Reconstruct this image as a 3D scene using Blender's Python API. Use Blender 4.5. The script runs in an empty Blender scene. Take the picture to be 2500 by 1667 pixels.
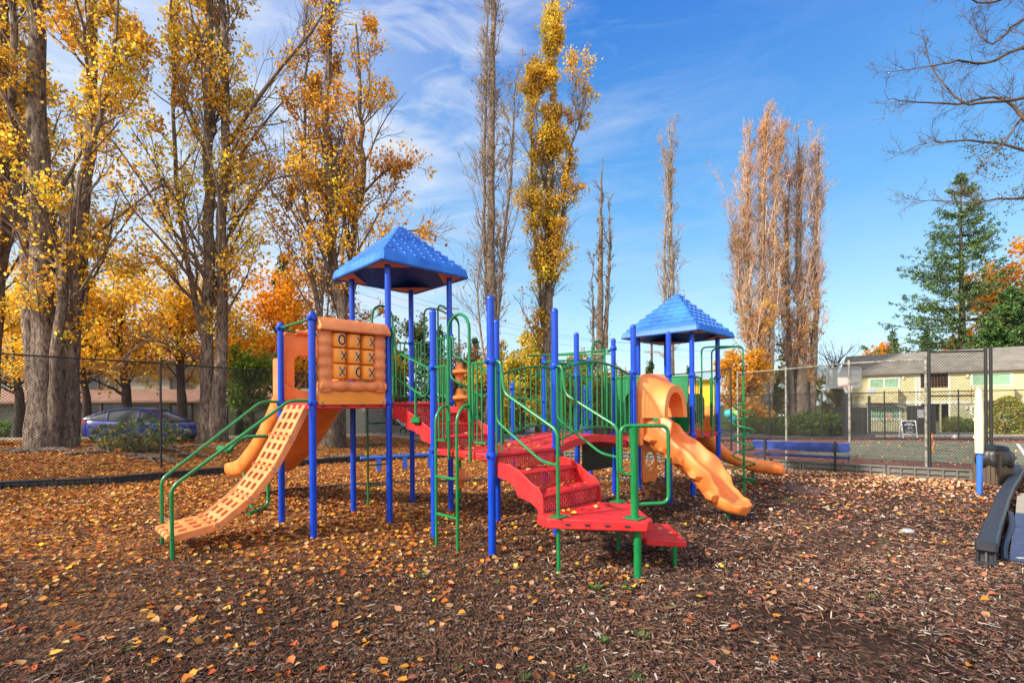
import bpy, math, random
import numpy as np
from mathutils import Vector, Matrix, noise
R = math.radians
random.seed(7); rng = np.random.default_rng(7)
scene = bpy.context.scene
COL = scene.collection
FOC, HY, ROLL, EYE = 1210.0, 990.0, 0.008, 1.8     # photo pixels (2500 wide): focal length, horizon row, tilt; eye height in metres

# ------------------------------------------------------------------ terrain
def sstep(t, a, b):
    t = max(0.0, min(1.0, (t-a)/(b-a))); return t*t*(3-2*t)
def gz(x, y):
    s = (x+10.2)*-.855+(y-14.4)*.52
    z = .34*sstep(s, -1.0, 4.0)*(1-sstep(y, 27, 46))*(1-sstep(x, -2, 12))
    z += .12*sstep(s, -.6, .8)*(1-sstep(s, 2, 6))*(.6+.8*noise.noise(Vector((x*.7, y*.7, 0))))*(1-sstep(x, -8, 0))
    z -= 1.15*sstep(y, 20, 56)
    return z
def at(px, D, dz=0.0):
    x = (px-1250)/FOC*D
    return Vector((x, D, gz(x, D)+dz))
def atz(px, py, D):                     # world point seen at pixel px,py at depth D
    a = px-1250; b = py-HY
    return Vector(((a-ROLL*b)/FOC*D, D, EYE-(b+ROLL*a)/FOC*D))
def gp(px, py, z=0.0):
    a = px-1250; b = py-HY
    D = FOC*(EYE-z)/(b+ROLL*a)
    return Vector(((a-ROLL*b)/FOC*D, D, z))

# ------------------------------------------------------------------ materials
MATS = {}
def mat(name, col, rough=.5, var=.12, scale=3.0, bump=0.0, bscale=30.0, col2=None, metal=0.0, transl=0.0, stretch=None, spec=.5, dirt=0.0, coat=0.0):
    if name in MATS: return MATS[name]
    m = bpy.data.materials.new(name); m.use_nodes = True
    nt = m.node_tree; N = nt.nodes; Lk = nt.links
    b = N['Principled BSDF']
    tc = N.new('ShaderNodeTexCoord'); mp = N.new('ShaderNodeMapping')
    Lk.new(tc.outputs['Object'], mp.inputs['Vector'])
    if stretch: mp.inputs['Scale'].default_value = stretch
    no = N.new('ShaderNodeTexNoise'); no.inputs['Scale'].default_value = scale; no.inputs['Detail'].default_value = 6; no.inputs['Roughness'].default_value = .65
    Lk.new(mp.outputs['Vector'], no.inputs['Vector'])
    cr = N.new('ShaderNodeValToRGB')
    c1 = [max(0, c*(1-var)) for c in col]; c2 = col2 if col2 else [min(1, c*(1+var)) for c in col]
    cr.color_ramp.elements[0].color = (*c1, 1); cr.color_ramp.elements[1].color = (*c2, 1)
    cr.color_ramp.elements[0].position = .35; cr.color_ramp.elements[1].position = .65
    Lk.new(no.outputs['Fac'], cr.inputs['Fac'])
    out = cr.outputs['Color']
    if dirt > 0:
        n3 = N.new('ShaderNodeTexNoise'); n3.inputs['Scale'].default_value = 2.2; n3.inputs['Detail'].default_value = 9; n3.inputs['Roughness'].default_value = .75
        m3 = N.new('ShaderNodeMapping'); m3.inputs['Scale'].default_value = (1.5, 1.5, .8); m3.inputs['Location'].default_value = (3, 7, 1)
        Lk.new(tc.outputs['Object'], m3.inputs['Vector']); Lk.new(m3.outputs['Vector'], n3.inputs['Vector'])
        r3 = N.new('ShaderNodeValToRGB'); r3.color_ramp.elements[0].position = .52; r3.color_ramp.elements[1].position = .74
        r3.color_ramp.elements[0].color = (0, 0, 0, 1); r3.color_ramp.elements[1].color = (dirt, dirt, dirt, 1)
        Lk.new(n3.outputs['Fac'], r3.inputs['Fac'])
        mx = N.new('ShaderNodeMixRGB'); mx.inputs['Color2'].default_value = (col[0]*.35+.02, col[1]*.3+.015, col[2]*.3+.01, 1)
        Lk.new(r3.outputs['Color'], mx.inputs['Fac']); Lk.new(out, mx.inputs['Color1']); out = mx.outputs['Color']
    Lk.new(out, b.inputs['Base Color'])
    b.inputs['Roughness'].default_value = rough; b.inputs['Metallic'].default_value = metal
    b.inputs['Specular IOR Level'].default_value = spec
    if coat: b.inputs['Coat Weight'].default_value = coat; b.inputs['Coat Roughness'].default_value = .08
    if rough < .9:
        rr = N.new('ShaderNodeMapRange'); rr.inputs['To Min'].default_value = max(.05, rough-.1); rr.inputs['To Max'].default_value = min(1, rough+.15)
        Lk.new(no.outputs['Fac'], rr.inputs['Value']); Lk.new(rr.outputs['Result'], b.inputs['Roughness'])
    if bump > 0:
        n2 = N.new('ShaderNodeTexNoise'); n2.inputs['Scale'].default_value = bscale; n2.inputs['Detail'].default_value = 5
        Lk.new(mp.outputs['Vector'], n2.inputs['Vector'])
        bp = N.new('ShaderNodeBump'); bp.inputs['Strength'].default_value = bump; bp.inputs['Distance'].default_value = .02
        Lk.new(n2.outputs['Fac'], bp.inputs['Height']); Lk.new(bp.outputs['Normal'], b.inputs['Normal'])
    if transl > 0:
        tr = N.new('ShaderNodeBsdfTranslucent'); Lk.new(out, tr.inputs['Color'])
        mx = N.new('ShaderNodeMixShader'); mx.inputs[0].default_value = transl
        Lk.new(b.outputs[0], mx.inputs[1]); Lk.new(tr.outputs[0], mx.inputs[2]); Lk.new(mx.outputs[0], N['Material Output'].inputs['Surface'])
    MATS[name] = m; return m

def attr_mat(name, rough=.6, transl=0.0, bump=0.0):
    if name in MATS: return MATS[name]
    m = bpy.data.materials.new(name); m.use_nodes = True; nt = m.node_tree; N = nt.nodes; Lk = nt.links
    b = N['Principled BSDF']; a = N.new('ShaderNodeAttribute'); a.attribute_name = 'tint'
    Lk.new(a.outputs['Color'], b.inputs['Base Color']); b.inputs['Roughness'].default_value = rough; b.inputs['Specular IOR Level'].default_value = .25
    if transl > 0:
        tr = N.new('ShaderNodeBsdfTranslucent'); Lk.new(a.outputs['Color'], tr.inputs['Color'])
        mx = N.new('ShaderNodeMixShader'); mx.inputs[0].default_value = transl
        Lk.new(b.outputs[0], mx.inputs[1]); Lk.new(tr.outputs[0], mx.inputs[2]); Lk.new(mx.outputs[0], N['Material Output'].inputs['Surface'])
    MATS[name] = m; return m

BLUE = mat('blue_paint', (.004, .055, .50), .30, .12, 2.0, .05, 60, spec=.38, dirt=.2)
GREEN = mat('green_paint', (.006, .17, .045), .26, .12, 3.0, .04, 60, spec=.55, dirt=.15)
ORANGE = mat('orange_plastic', (.84, .19, .030), .42, .10, 2.5, .04, 80, col2=(.90, .28, .065), dirt=.35)
FADED = mat('faded_orange_plastic', (.76, .20, .055), .48, .12, 3.0, .05, 80, col2=(.82, .27, .085), dirt=.6)
TILEM = mat('orange_tile', (.85, .28, .025), .4, .08, 3, dirt=.1)
ORANGE2 = mat('amber_plastic', (.80, .26, .02), .4, .08, 2.5, .03, 80, dirt=.15)
YELLOW = mat('yellow_plastic', (.85, .50, .02), .4, .06, 2.5)
ROOFB = mat('roof_blue_plastic', (.010, .10, .50), .48, .18, 1.6, .05, 70, col2=(.03, .19, .66), dirt=.25)
RED = mat('red_coating', (.52, .008, .010), .5, .14, 4.0, .15, 90, col2=(.63, .022, .024), dirt=.3)
DGREEN = mat('green_plastic', (.008, .17, .055), .4, .12, 2.0)
BLACKM = mat('dark_print', (.012, .014, .02), .5, .05)
CREAM = mat('cream_print', (.86, .52, .28), .5, .05)
STEEL = mat('bolt_steel', (.35, .35, .36), .35, .1, metal=.9)
TAN = mat('corner_plate', (.50, .24, .13), .6, .1)
GREY = mat('grey_timber_plastic', (.135, .125, .105), .55, .15, 4, .08, 60)
BLACKP = mat('black_timber_plastic', (.018, .018, .022), .5, .2, 4, .08, 60, dirt=.3)
FENCEM = mat('fence_black_vinyl', (.014, .013, .012), .6, .2)
POSTG = mat('fence_post_worn', (.14, .13, .11), .6, .5, 9, col2=(.34, .32, .27))
DKGREEN = mat('dark_green_board', (.022, .035, .016), .4, .5, 3)

def perf_mat():
    m = bpy.data.materials.new('red_perforated'); m.use_nodes = True; nt = m.node_tree; N = nt.nodes; Lk = nt.links
    b = N['Principled BSDF']; b.inputs['Roughness'].default_value = .45
    no = N.new('ShaderNodeTexNoise'); no.inputs['Scale'].default_value = 5; cr = N.new('ShaderNodeValToRGB')
    cr.color_ramp.elements[0].color = (.40, .014, .02, 1); cr.color_ramp.elements[1].color = (.70, .05, .055, 1); cr.color_ramp.elements[0].position = .35; cr.color_ramp.elements[1].position = .62
    tc = N.new('ShaderNodeTexCoord'); Lk.new(tc.outputs['Object'], no.inputs['Vector']); Lk.new(no.outputs['Fac'], cr.inputs['Fac']); Lk.new(cr.outputs['Color'], b.inputs['Base Color'])
    sp = N.new('ShaderNodeSeparateXYZ'); Lk.new(tc.outputs['Object'], sp.inputs[0])
    def mth(op, a, bb=None, c=None):
        n = N.new('ShaderNodeMath'); n.operation = op
        for i, v in enumerate((a, bb, c)):
            if v is None: continue
            if isinstance(v, (int, float)): n.inputs[i].default_value = v
            else: Lk.new(v, n.inputs[i])
        return n.outputs[0]
    u = mth('MULTIPLY', sp.outputs[0], 1/.034); col = mth('FLOOR', u)
    odd = mth('MODULO', mth('ABSOLUTE', col), 2.0)
    v = mth('ADD', mth('MULTIPLY', sp.outputs[2], 1/.07), mth('MULTIPLY', odd, .5))
    fu = mth('ABSOLUTE', mth('SUBTRACT', mth('FRACT', u), .5)); fv = mth('ABSOLUTE', mth('SUBTRACT', mth('FRACT', v), .5))
    hole = mth('MULTIPLY', mth('LESS_THAN', fu, .27), mth('LESS_THAN', fv, .38))
    tr = N.new('ShaderNodeBsdfTransparent'); mx = N.new('ShaderNodeMixShader')
    Lk.new(hole, mx.inputs[0]); Lk.new(b.outputs[0], mx.inputs[1]); Lk.new(tr.outputs[0], mx.inputs[2]); Lk.new(mx.outputs[0], N['Material Output'].inputs['Surface'])
    return m
PERF = perf_mat()

# ------------------------------------------------------------------ mesh building
class MB:
    def __init__(s): s.v = []; s.f = []; s.m = []; s.sm = []
    def add(s, vs, fs, mi=0, smooth=False):
        o = len(s.v); s.v.extend([tuple(v) for v in vs])
        for f in fs: s.f.append(tuple(i+o for i in f)); s.m.append(mi); s.sm.append(smooth)
        return s
    def box(s, c, d, rz=0.0, mi=0, rx=0.0, ry=0.0, taper=1.0):
        M = Matrix.Translation(c) @ Matrix.Rotation(rz, 4, 'Z') @ Matrix.Rotation(ry, 4, 'Y') @ Matrix.Rotation(rx, 4, 'X')
        vs = []
        for z in (-.5, .5):
            t = taper if z > 0 else 1.0
            for x, y in ((-.5, -.5), (.5, -.5), (.5, .5), (-.5, .5)): vs.append(M @ Vector((x*d[0]*t, y*d[1]*t, z*d[2])))
        return s.add(vs, [(3, 2, 1, 0), (4, 5, 6, 7), (0, 1, 5, 4), (1, 2, 6, 5), (2, 3, 7, 6), (3, 0, 4, 7)], mi)
    def rbox(s, c, d, b=.01, rz=0.0, mi=0, M=None):          # box with chamfered edges
        if M is None: M = Matrix.Translation(c) @ Matrix.Rotation(rz, 4, 'Z')
        else: M = M @ Matrix.Translation(c)
        x, y, z = d[0]/2, d[1]/2, d[2]/2; b = min(b, x*.9, y*.9, z*.9); rings = []
        for zz, i in ((-z, b), (-z+b, 0), (z-b, 0), (z, b)):
            X, Y = x-i, y-i; k = b
            rings.append([(-X+k, -Y, zz), (X-k, -Y, zz), (X, -Y+k, zz), (X, Y-k, zz), (X-k, Y, zz), (-X+k, Y, zz), (-X, Y-k, zz), (-X, -Y+k, zz)])
        vs = [M @ Vector(p) for r in rings for p in r]; fs = [tuple(range(7, -1, -1)), tuple(range(24, 32))]
        for r in range(3):
            for i in range(8): fs.append((r*8+i, r*8+(i+1) % 8, r*8+8+(i+1) % 8, r*8+8+i))
        return s.add(vs, fs, mi, True)
    def tube(s, pts, r, n=10, mi=0, cap=True, smooth=True):
        pts = [Vector(p) for p in pts]; k = len(pts); rs = r if isinstance(r, (list, tuple)) else [r]*k
        T = []
        for i in range(k):
            a = pts[max(0, i-1)]; b = pts[min(k-1, i+1)]; T.append((b-a).normalized())
        ref = Vector((0, 0, 1)) if abs(T[0].z) < .9 else Vector((1, 0, 0))
        nx = T[0].cross(ref).normalized(); vs = []
        for i in range(k):
            nx = (nx-T[i]*nx.dot(T[i]))
            nx = nx.normalized() if nx.length > 1e-6 else T[i].orthogonal().normalized()
            ny = T[i].cross(nx)
            for j in range(n):
                a = 2*math.pi*j/n; vs.append(pts[i]+nx*(math.cos(a)*rs[i])+ny*(math.sin(a)*rs[i]))
        fs = [(i*n+j, i*n+(j+1) % n, (i+1)*n+(j+1) % n, (i+1)*n+j) for i in range(k-1) for j in range(n)]
        s.add(vs, fs, mi, smooth)
        if cap:
            s.add(vs[:n], [tuple(range(n-1, -1, -1))], mi); s.add(vs[-n:], [tuple(range(n))], mi)
        return s
    def lathe(s, prof, c=(0, 0, 0), n=20, mi=0, M=None, smooth=True):
        vs = []; k = len(prof)
        for r_, z in prof:
            for j in range(n):
                a = 2*math.pi*j/n; p = Vector((r_*math.cos(a), r_*math.sin(a), z))
                vs.append((M @ p if M else p)+Vector(c))
        fs = [(i*n+j, i*n+(j+1) % n, (i+1)*n+(j+1) % n, (i+1)*n+j) for i in range(k-1) for j in range(n)]
        return s.add(vs, fs, mi, smooth)
    def prism(s, poly, h0, h1, plane='z', mi=0, off=(0, 0, 0), smooth=False):   # extrude polygon; plane: axis of extrusion
        n = len(poly)
        def P(a, b, h):
            return {'z': (a, b, h), 'x': (h, a, b), 'y': (a, h, b)}[plane]
        vs = [Vector(P(a, b, h0))+Vector(off) for a, b in poly]+[Vector(P(a, b, h1))+Vector(off) for a, b in poly]
        fs = [tuple(range(n-1, -1, -1)), tuple(range(n, 2*n))]+[(i, (i+1) % n, n+(i+1) % n, n+i) for i in range(n)]
        return s.add(vs, fs, mi, smooth)
    def loft(s, rings, closed=True, caps=True, mi=0, smooth=True):
        n = len(rings[0]); vs = [p for r in rings for p in r]; m_ = n if closed else n-1
        fs = [(i*n+j, i*n+(j+1) % n, (i+1)*n+(j+1) % n, (i+1)*n+j) for i in range(len(rings)-1) for j in range(m_)]
        if caps: fs += [tuple(range(n-1, -1, -1)), tuple(range((len(rings)-1)*n, len(rings)*n))]
        return s.add(vs, fs, mi, smooth)
    def build(s, name, mats, parent=None, sharp=35, bevel=0, sub=0, recalc=True):
        me = bpy.data.meshes.new(name); me.from_pydata(s.v, [], s.f)
        if not isinstance(mats, (list, tuple)): mats = [mats]
        for m in mats: me.materials.append(m)
        me.polygons.foreach_set('material_index', s.m); me.polygons.foreach_set('use_smooth', s.sm)
        if recalc:
            import bmesh
            bm = bmesh.new(); bm.from_mesh(me); bmesh.ops.remove_doubles(bm, verts=bm.verts, dist=1e-5); bmesh.ops.recalc_face_normals(bm, faces=bm.faces); bm.to_mesh(me); bm.free()
        if sharp and not sub: me.set_sharp_from_angle(angle=R(sharp))
        me.update(); o = bpy.data.objects.new(name, me); COL.objects.link(o)
        if parent: o.parent = parent
        if bevel:
            b = o.modifiers.new('bevel', 'BEVEL'); b.width = bevel; b.segments = 2; b.limit_method = 'ANGLE'; b.angle_limit = R(40)
        if sub:
            b = o.modifiers.new('sub', 'SUBSURF'); b.levels = sub; b.render_levels = sub
        return o

def fillet(pts, r=.08, n=5):
    pts = [Vector(p) for p in pts]; out = [pts[0]]
    for i in range(1, len(pts)-1):
        p = pts[i]; a = pts[i-1]-p; b = pts[i+1]-p
        d = min(r, a.length*.49, b.length*.49); A = p+a.normalized()*d; B = p+b.normalized()*d
        for k in range(n+1):
            t = k/n; out.append(A*(1-t)**2+p*2*t*(1-t)+B*t*t)
    out.append(pts[-1]); return out

def thing(name, label, cat, loc=(0, 0, 0), rz=0.0, group=None):
    o = bpy.data.objects.new(name, None); COL.objects.link(o); o.location = loc; o.rotation_euler = (0, 0, rz); o.empty_display_size = .3
    o['label'] = label; o['category'] = cat
    if group: o['group'] = group
    return o
def tag(o, label=None, cat=None, group=None, kind=None):
    if label: o['label'] = label
    if cat: o['category'] = cat
    if group: o['group'] = group
    if kind: o['kind'] = kind
    return o
def copy_tree(o, parent=None):
    c = o.copy(); COL.objects.link(c); c.parent = parent
    for ch in [x for x in bpy.data.objects if x.parent == o]: copy_tree(ch, c)
    return c

# fast quads with a per-face colour attribute (leaves, chips)
def quads_object(name, V, F, tint, m, parent=None, smooth=False):
    """V (n,3), F (k,4) int, tint (k,3) per face"""
    me = bpy.data.meshes.new(name); k = len(F); q = F.shape[1]
    me.vertices.add(len(V)); me.vertices.foreach_set('co', np.asarray(V, dtype=np.float32).ravel())
    me.loops.add(k*q); me.loops.foreach_set('vertex_index', np.asarray(F, dtype=np.int32).ravel())
    me.polygons.add(k); me.polygons.foreach_set('loop_start', np.arange(0, k*q, q, dtype=np.int32))
    try: me.polygons.foreach_set('loop_total', np.full(k, q, dtype=np.int32))
    except Exception: pass
    me.materials.append(m); me.update(calc_edges=True)
    at_ = me.color_attributes.new('tint', 'FLOAT_COLOR', 'CORNER')
    c = np.ones((k, q, 4), dtype=np.float32); c[:, :, :3] = np.asarray(tint)[:, None, :]
    at_.data.foreach_set('color', c.ravel()); me.validate()
    o = bpy.data.objects.new(name, me); COL.objects.link(o)
    if parent: o.parent = parent
    return o

def leaf_mesh(P, size, nrm=None, aspect=1.0, flat=0.0, shape='leaf'):
    """six-vertex folded leaves at points P; flat: 0 random orientation, 1 lying on the ground"""
    n = len(P); a = rng.uniform(0, 2*np.pi, n)
    if flat > 0:
        tilt = rng.normal(0, (1-flat)+.02, (n, 2)); N = np.stack([tilt[:, 0], tilt[:, 1], np.ones(n)], 1)
    else: N = rng.normal(0, 1, (n, 3))
    N /= np.linalg.norm(N, axis=1)[:, None]
    T = np.stack([np.cos(a), np.sin(a), np.zeros(n)], 1); T += rng.normal(0, .4*(1-flat), (n, 3))
    T -= N*(T*N).sum(1)[:, None]; T /= np.linalg.norm(T, axis=1)[:, None]; B = np.cross(N, T)
    s = size*rng.uniform(.65, 1.3, n); s = s[:, None]; cup = (rng.uniform(.0, .3, n))[:, None]
    p0 = P-T*s*.5; p1 = P+T*s*.55
    wl = .42*aspect; l0 = P-T*s*.2+B*s*wl+N*s*cup; l1 = P+T*s*.18+B*s*wl*.75+N*s*cup*.8
    r0 = P-T*s*.2-B*s*wl+N*s*cup; r1 = P+T*s*.18-B*s*wl*.75+N*s*cup*.8
    V = np.stack([p0, l0, l1, p1, r1, r0], 1).reshape(-1, 3)
    b = (np.arange(n)*6)[:, None]
    F = np.concatenate([b+np.array([[0, 1, 2, 3]]), b+np.array([[0, 3, 4, 5]])], 1).reshape(-1, 4)
    return V, F
def quad_mesh(P, size, aspect=.8):
    n = len(P); N = rng.normal(0, 1, (n, 3)); N /= np.linalg.norm(N, axis=1)[:, None]
    T = rng.normal(0, 1, (n, 3)); T -= N*(T*N).sum(1)[:, None]; T /= np.linalg.norm(T, axis=1)[:, None]; B = np.cross(N, T)
    s = (size*rng.uniform(.6, 1.4, n))[:, None]
    V = np.stack([P-T*s*.5, P+B*s*.5*aspect, P+T*s*.5, P-B*s*.5*aspect], 1).reshape(-1, 3)
    F = (np.arange(n)*4)[:, None]+np.array([[0, 1, 2, 3]]); return V, F
def pick(pal, w, n, jit=.15):
    pal = np.array(pal); w = np.array(w, float); w /= w.sum()
    c = pal[rng.choice(len(pal), n, p=w)]; return np.clip(c*rng.uniform(1-jit*1.6, 1+jit, (n, 1))*rng.uniform(1-jit*.4, 1+jit*.4, (n, 3)), 0, 1)
# ================================================================== PLAY STRUCTURE
L = 1.186; ZH = 1.86; ZL = 1.22; RX0, RX1 = 3.17, 4.35; FX0, FX1 = 5.27, 6.456
PS = thing('play_structure', 'big playground climber with two blue roofed towers, red decks and orange slides', 'playground', (-.252, 5.985, 0), R(44.36))
PR = .047
def collar(mb_parent, z, d=0.0):
    m = MB(); m.lathe([(PR+.001, z-.035), (PR+.016, z-.033), (PR+.02, z-.015), (PR+.02, z+.015), (PR+.016, z+.033), (PR+.001, z+.035)], n=18)
    for a in (d, d+math.pi):
        m.rbox((0, 0, 0), (.05, .055, .05), .015, M=Matrix.Rotation(a, 4, 'Z') @ Matrix.Translation((PR+.018, 0, z)))
    o = m.build('collar', BLUE, mb_parent); return o
def post(x, y, top, collars, cap=True, d=0.0):
    m = MB()
    prof = [(PR*.98, -.06), (PR, -.04), (PR, top-.05)]
    if cap: prof += [(PR+.003, top-.05), (PR+.003, top-.04), (PR*.95, top-.02), (PR*.7, top-.004), (PR*.35, top+.003), (0.001, top+.005)]
    else: prof += [(PR, top), (.001, top)]
    m.lathe(prof, n=22)
    o = m.build('post', BLUE, PS); o.location = (x, y, 0)
    for z in collars: collar(o, z, d)
    return o
zHr, zLr = 3.0, 2.335
for i, j, top, cs, cap in ((-1, 2, 3.12, (ZH-.0, 3.03), 1), (-1, 3, 3.12, (ZH, 3.03), 1), (0, 2, 4.1, (ZH, 3.0), 0), (0, 3, 4.1, (ZH, 3.0), 0), (1, 2, 4.1, (ZH, 3.0), 0), (1, 3, 4.1, (ZH, 3.0), 0),
                           (0, 1, 3.13, (ZL-.02, zLr), 1), (1, 1, 3.13, (ZL-.02, zLr), 1), (0, 0, 3.13, (ZL-.02, zLr), 1), (1, 0, 3.13, (ZL-.02, zLr), 1)):
    post(i*L, j*L, top, cs, cap, R(45) if (i, j) != (0, 0) else 0)
for x in (RX0, RX1):
    for y in (0, L): post(x, y, 3.12, (ZL-.02, zLr) + ((2.92,) if (x == RX1 and y == L) else ()), 1, R(45))
for x in (FX0, FX1):
    for y in (0, L): post(x, y, 3.42, (ZL-.02, 2.36), 0)
MQ = [(4.52, 3.19), (5.95, 2.95)]
for x, y in MQ: post(x, y, 2.98, (2.78, 1.9, 1.45), 1)
post(4.05, 3.75, 2.35, (2.2,), 1); post(7.0, 3.9, 2.35, (2.2, 1.7), 1)

# decks
def deck(x0, x1, y0, y1, z):
    m = MB(); c = .06
    poly = [(x0+c, y0-.02), (x1-c, y0-.02), (x1+.02, y0+c), (x1+.02, y1-c), (x1-c, y1+.02), (x0+c, y1+.02), (x0-.02, y1-c), (x0-.02, y0+c)]
    m.prism(poly, z-.085, z)
    o = m.build('deck', RED, PS, bevel=.012)
    for k in range(4):
        t = (k+.5)/4; X = x0+(x1-x0)*t; Y = y0+(y1-y0)*t
        for cx, cy, dx, dy in ((X, y0-.021, .06, .006), (x0-.021, Y, .006, .06)):
            MB().box((cx, cy, z-.045), (dx, dy, .018)).build('drain_slot', BLACKM, o)
deck(-L, 0, 2*L, 3*L, ZH); deck(.0, L, 2*L, 3*L, ZH); deck(0, L, 0, L, ZL); deck(RX0, RX1, 0, L, ZL); deck(FX0, FX1, 0, L, ZL)

# stairs descending along -y
def stairs(y_top, z_top, z_bot, nr, run, holes=1):
    rise = (z_top-z_bot)/nr
    m = MB(); pr = MB()
    x0, x1 = .07, L-.07
    for k in range(nr):
        y = y_top-.03-run*k; zt = z_top-rise*k
        pr.box(((x0+x1)/2, y, zt-rise/2-.02), (x1-x0, .012, rise-.05))
        if k < nr-1: m.rbox(((x0+x1)/2, y-run/2, zt-rise-.018), (x1-x0, run+.015, .036), .01)
        m.rbox(((x0+x1)/2, y-.008, zt-.02), (x1-x0, .03, .04), .01)
    st = m.build('stairway', RED, PS); pr.build('riser', PERF, st)
    # side plates with a curved outline
    def plate(x, up):
        tot = run*(nr-1); zt1 = z_top-rise+up; ze1 = z_bot+rise+up*.55
        top = [(.04, zt1), (.04+run*.62, zt1-.008), (.04+run*.82, zt1-.04)]
        for k in range(1, 7):
            t = k/6; top.append((.04+run*.82+(tot-run*.95)*t, zt1-.04+(ze1+.02-zt1+.04)*t+.012*math.sin(t*math.pi*2)))
        top += [(tot+.05, ze1-.05), (tot+.065, ze1-.12), (tot+.07, z_bot-.05)]
        bot = [(.04, zt1-.18)]
        for k in range(nr-1):
            y_ = .04+run*k; zz = z_top-rise*(k+1)
            bot += [(y_+run*.55, zz-.09-.02), (y_+run*.74, zz-.15), (y_+run*.84, zz-rise*.85)]
            if k < nr-2: bot += [(y_+run*.98, zz-rise-.07)]
        bot += [(tot-.0, z_bot-.06)]
        q = MB(); poly = [(y_top-a, b) for a, b in top]+[(y_top-a, b) for a, b in reversed(bot)]
        q.prism(poly, x-.012, x+.012, plane='x'); q.build('side_plate', RED, st, bevel=.006)
    plate(x0-.012, .10); plate(x1+.012, .10)
    return st
stairs(2*L, ZH, ZL, 4, L/3.05); stairs(0, ZL, .61, 3, .36)

GR = .0195
def rail(name, paths, parent=None, r=GR, mat_=None, n=10):
    m = MB()
    for p in paths:
        if len(p) == 2 and not isinstance(p[0], (tuple, list, Vector)): pts, rr = p
        else: pts, rr = p, r
        m.tube(pts, rr, n)
    return m.build(name, mat_ or GREEN, parent or PS)
# lower stair handrails (plane x)
def plate4(m, x, y, z, s=.075):
    m.rbox((x, y, z+.008), (s*2.1, s*2.1, .014), .004)
for x in (0.03, L-.03):
    m = MB()
    m.tube(fillet([(x, -.04, 2.33), (x, -.14, 2.33), (x, -.20, 1.95), (x, -1.02, 1.53), (x, -1.02, .0)], .09), GR, 12)
    m.tube(fillet([(x, -.06, 2.31), (x, -.06, 1.62), (x, -.78, 1.19), (x, -1.01, 1.16)], .09), GR*.85, 10)
    m.tube([(x, -.06, 1.65), (x, -.06, 1.2)], .013, 8); m.tube([(x, -.14, 2.3), (x, -.15, 1.55), (x, -.15, 1.26)], .012, 8)
    plate4(m, x, -1.02, .612)
    for dx in (-.05, .05): m.lathe([(.012, 0), (.012, .012), (.001, .014)], (x+dx, -1.02-.05, .628), n=8)
    m.build('handrail', GREEN, PS)
# upper stair handrails
for x in (0.03, L-.03):
    y = 2*L; m = MB()
    m.tube(fillet([(x, y-.04, 3.0), (x, y-.12, 2.98), (x, y-.17, 2.64), (x, y-1.0, 2.345), (x, y-L+.05, 2.335)], .07), GR*.9, 10)
    m.tube(fillet([(x, y-.06, 2.99), (x, y-.06, 2.28), (x, y-.92, 1.93), (x, y-1.03, 2.0), (x, y-1.03, 2.34)], .09), GR*.85, 10)
    m.tube([(x, y-.70, 2.02), (x, y-.70, 1.62)], GR, 10)
    m.rbox((x-.02, y-.72, 1.6), (.05, .20, .10), .02)
    m.build('handrail', GREEN, PS)
# picket panels
def pickets(p0, p1, z0, z1, n, arc=0.0, name='railing', loop=True, rr=.016, feet=False):
    p0, p1 = Vector(p0), Vector(p1); m = MB(); K = 12 if arc else 2
    def P(t, z): q = p0.lerp(p1, t); return Vector((q.x, q.y, z+arc*math.sin(math.pi*t)))
    m.tube([P(k/K, z1) for k in range(K+1)], rr*1.15, 10); m.tube([P(k/K, z0) for k in range(K+1)], rr*1.05, 10)
    for k in range(n):
        t = k/(n-1) if n > 1 else .5; m.tube([P(t, z0), P(t, z1)], rr*.72, 8)
    if feet:
        for t in (0, 1): m.tube([P(t, z0+.02), P(t, z0-.22)], rr*.8, 8)
    m.build(name, GREEN, PS)
def upanel(a, b, z0, z1, n=2, rr=.016):       # narrow panel: side tube, rounded bottom corner, pickets
    a, b = Vector(a), Vector(b); m = MB()
    A = lambda t, z: Vector((a.x+(b.x-a.x)*t, a.y+(b.y-a.y)*t, z))
    m.tube(fillet([A(0, z1), A(0, z0), A(1, z0)], .07), rr, 9); m.tube([A(0, z1), A(1, z1)], rr, 9)
    for k in range(n): m.tube([A((k+1)/(n+1), z0), A((k+1)/(n+1), z1)], rr*.75, 8)
    m.build('railing', GREEN, PS)
def entry_arch(a, b, zfoot, ztop, r=.02):
    a, b = Vector(a), Vector(b); w = (b-a).length; pts = [Vector((a.x, a.y, zfoot))]
    for k in range(11):
        t = math.pi*(1-k/10); c = (a+b)/2; pts.append(Vector((c.x+(b.x-a.x)/2*math.cos(t), c.y+(b.y-a.y)/2*math.cos(t), ztop-w/2+w/2*math.sin(t))))
    pts.append(Vector((b.x, b.y, zfoot))); m = MB(); m.tube(pts, r, 10)
    for p in (a, b): m.lathe([(.011, 0), (.011, .03), (.001, .032)], (p.x, p.y, zfoot+.03), n=8, M=Matrix.Rotation(R(90), 4, 'Y'))
    m.build('entry_arch', GREEN, PS)
# edge C0-C1 (x=0): arch ladder
ya, yb = L*.68, L*.31
entry_arch((-.03, ya, 0), (-.03, yb, 0), ZL-.12, 2.98)
upanel((-.02, ya+.05, 0), (-.02, L-.06, 0), ZL+.12, 2.33, 2); upanel((-.02, yb-.05, 0), (-.02, .06, 0), ZL+.12, 2.33, 2)
m = MB()
for yy in (ya, yb): m.tube(fillet([(-.03, yy, 1.80), (-.14, yy, 1.80), (-.24, yy, 1.66), (-.24, yy, -.05)], .1), GR, 12); m.rbox((-.03, yy, 1.7), (.03, .06, .22), .01)
for z in (.90, .42): m.tube([(-.24, ya, z), (-.24, yb, z)], GR*.9, 10)
m.build('ladder', GREEN, PS)
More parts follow.
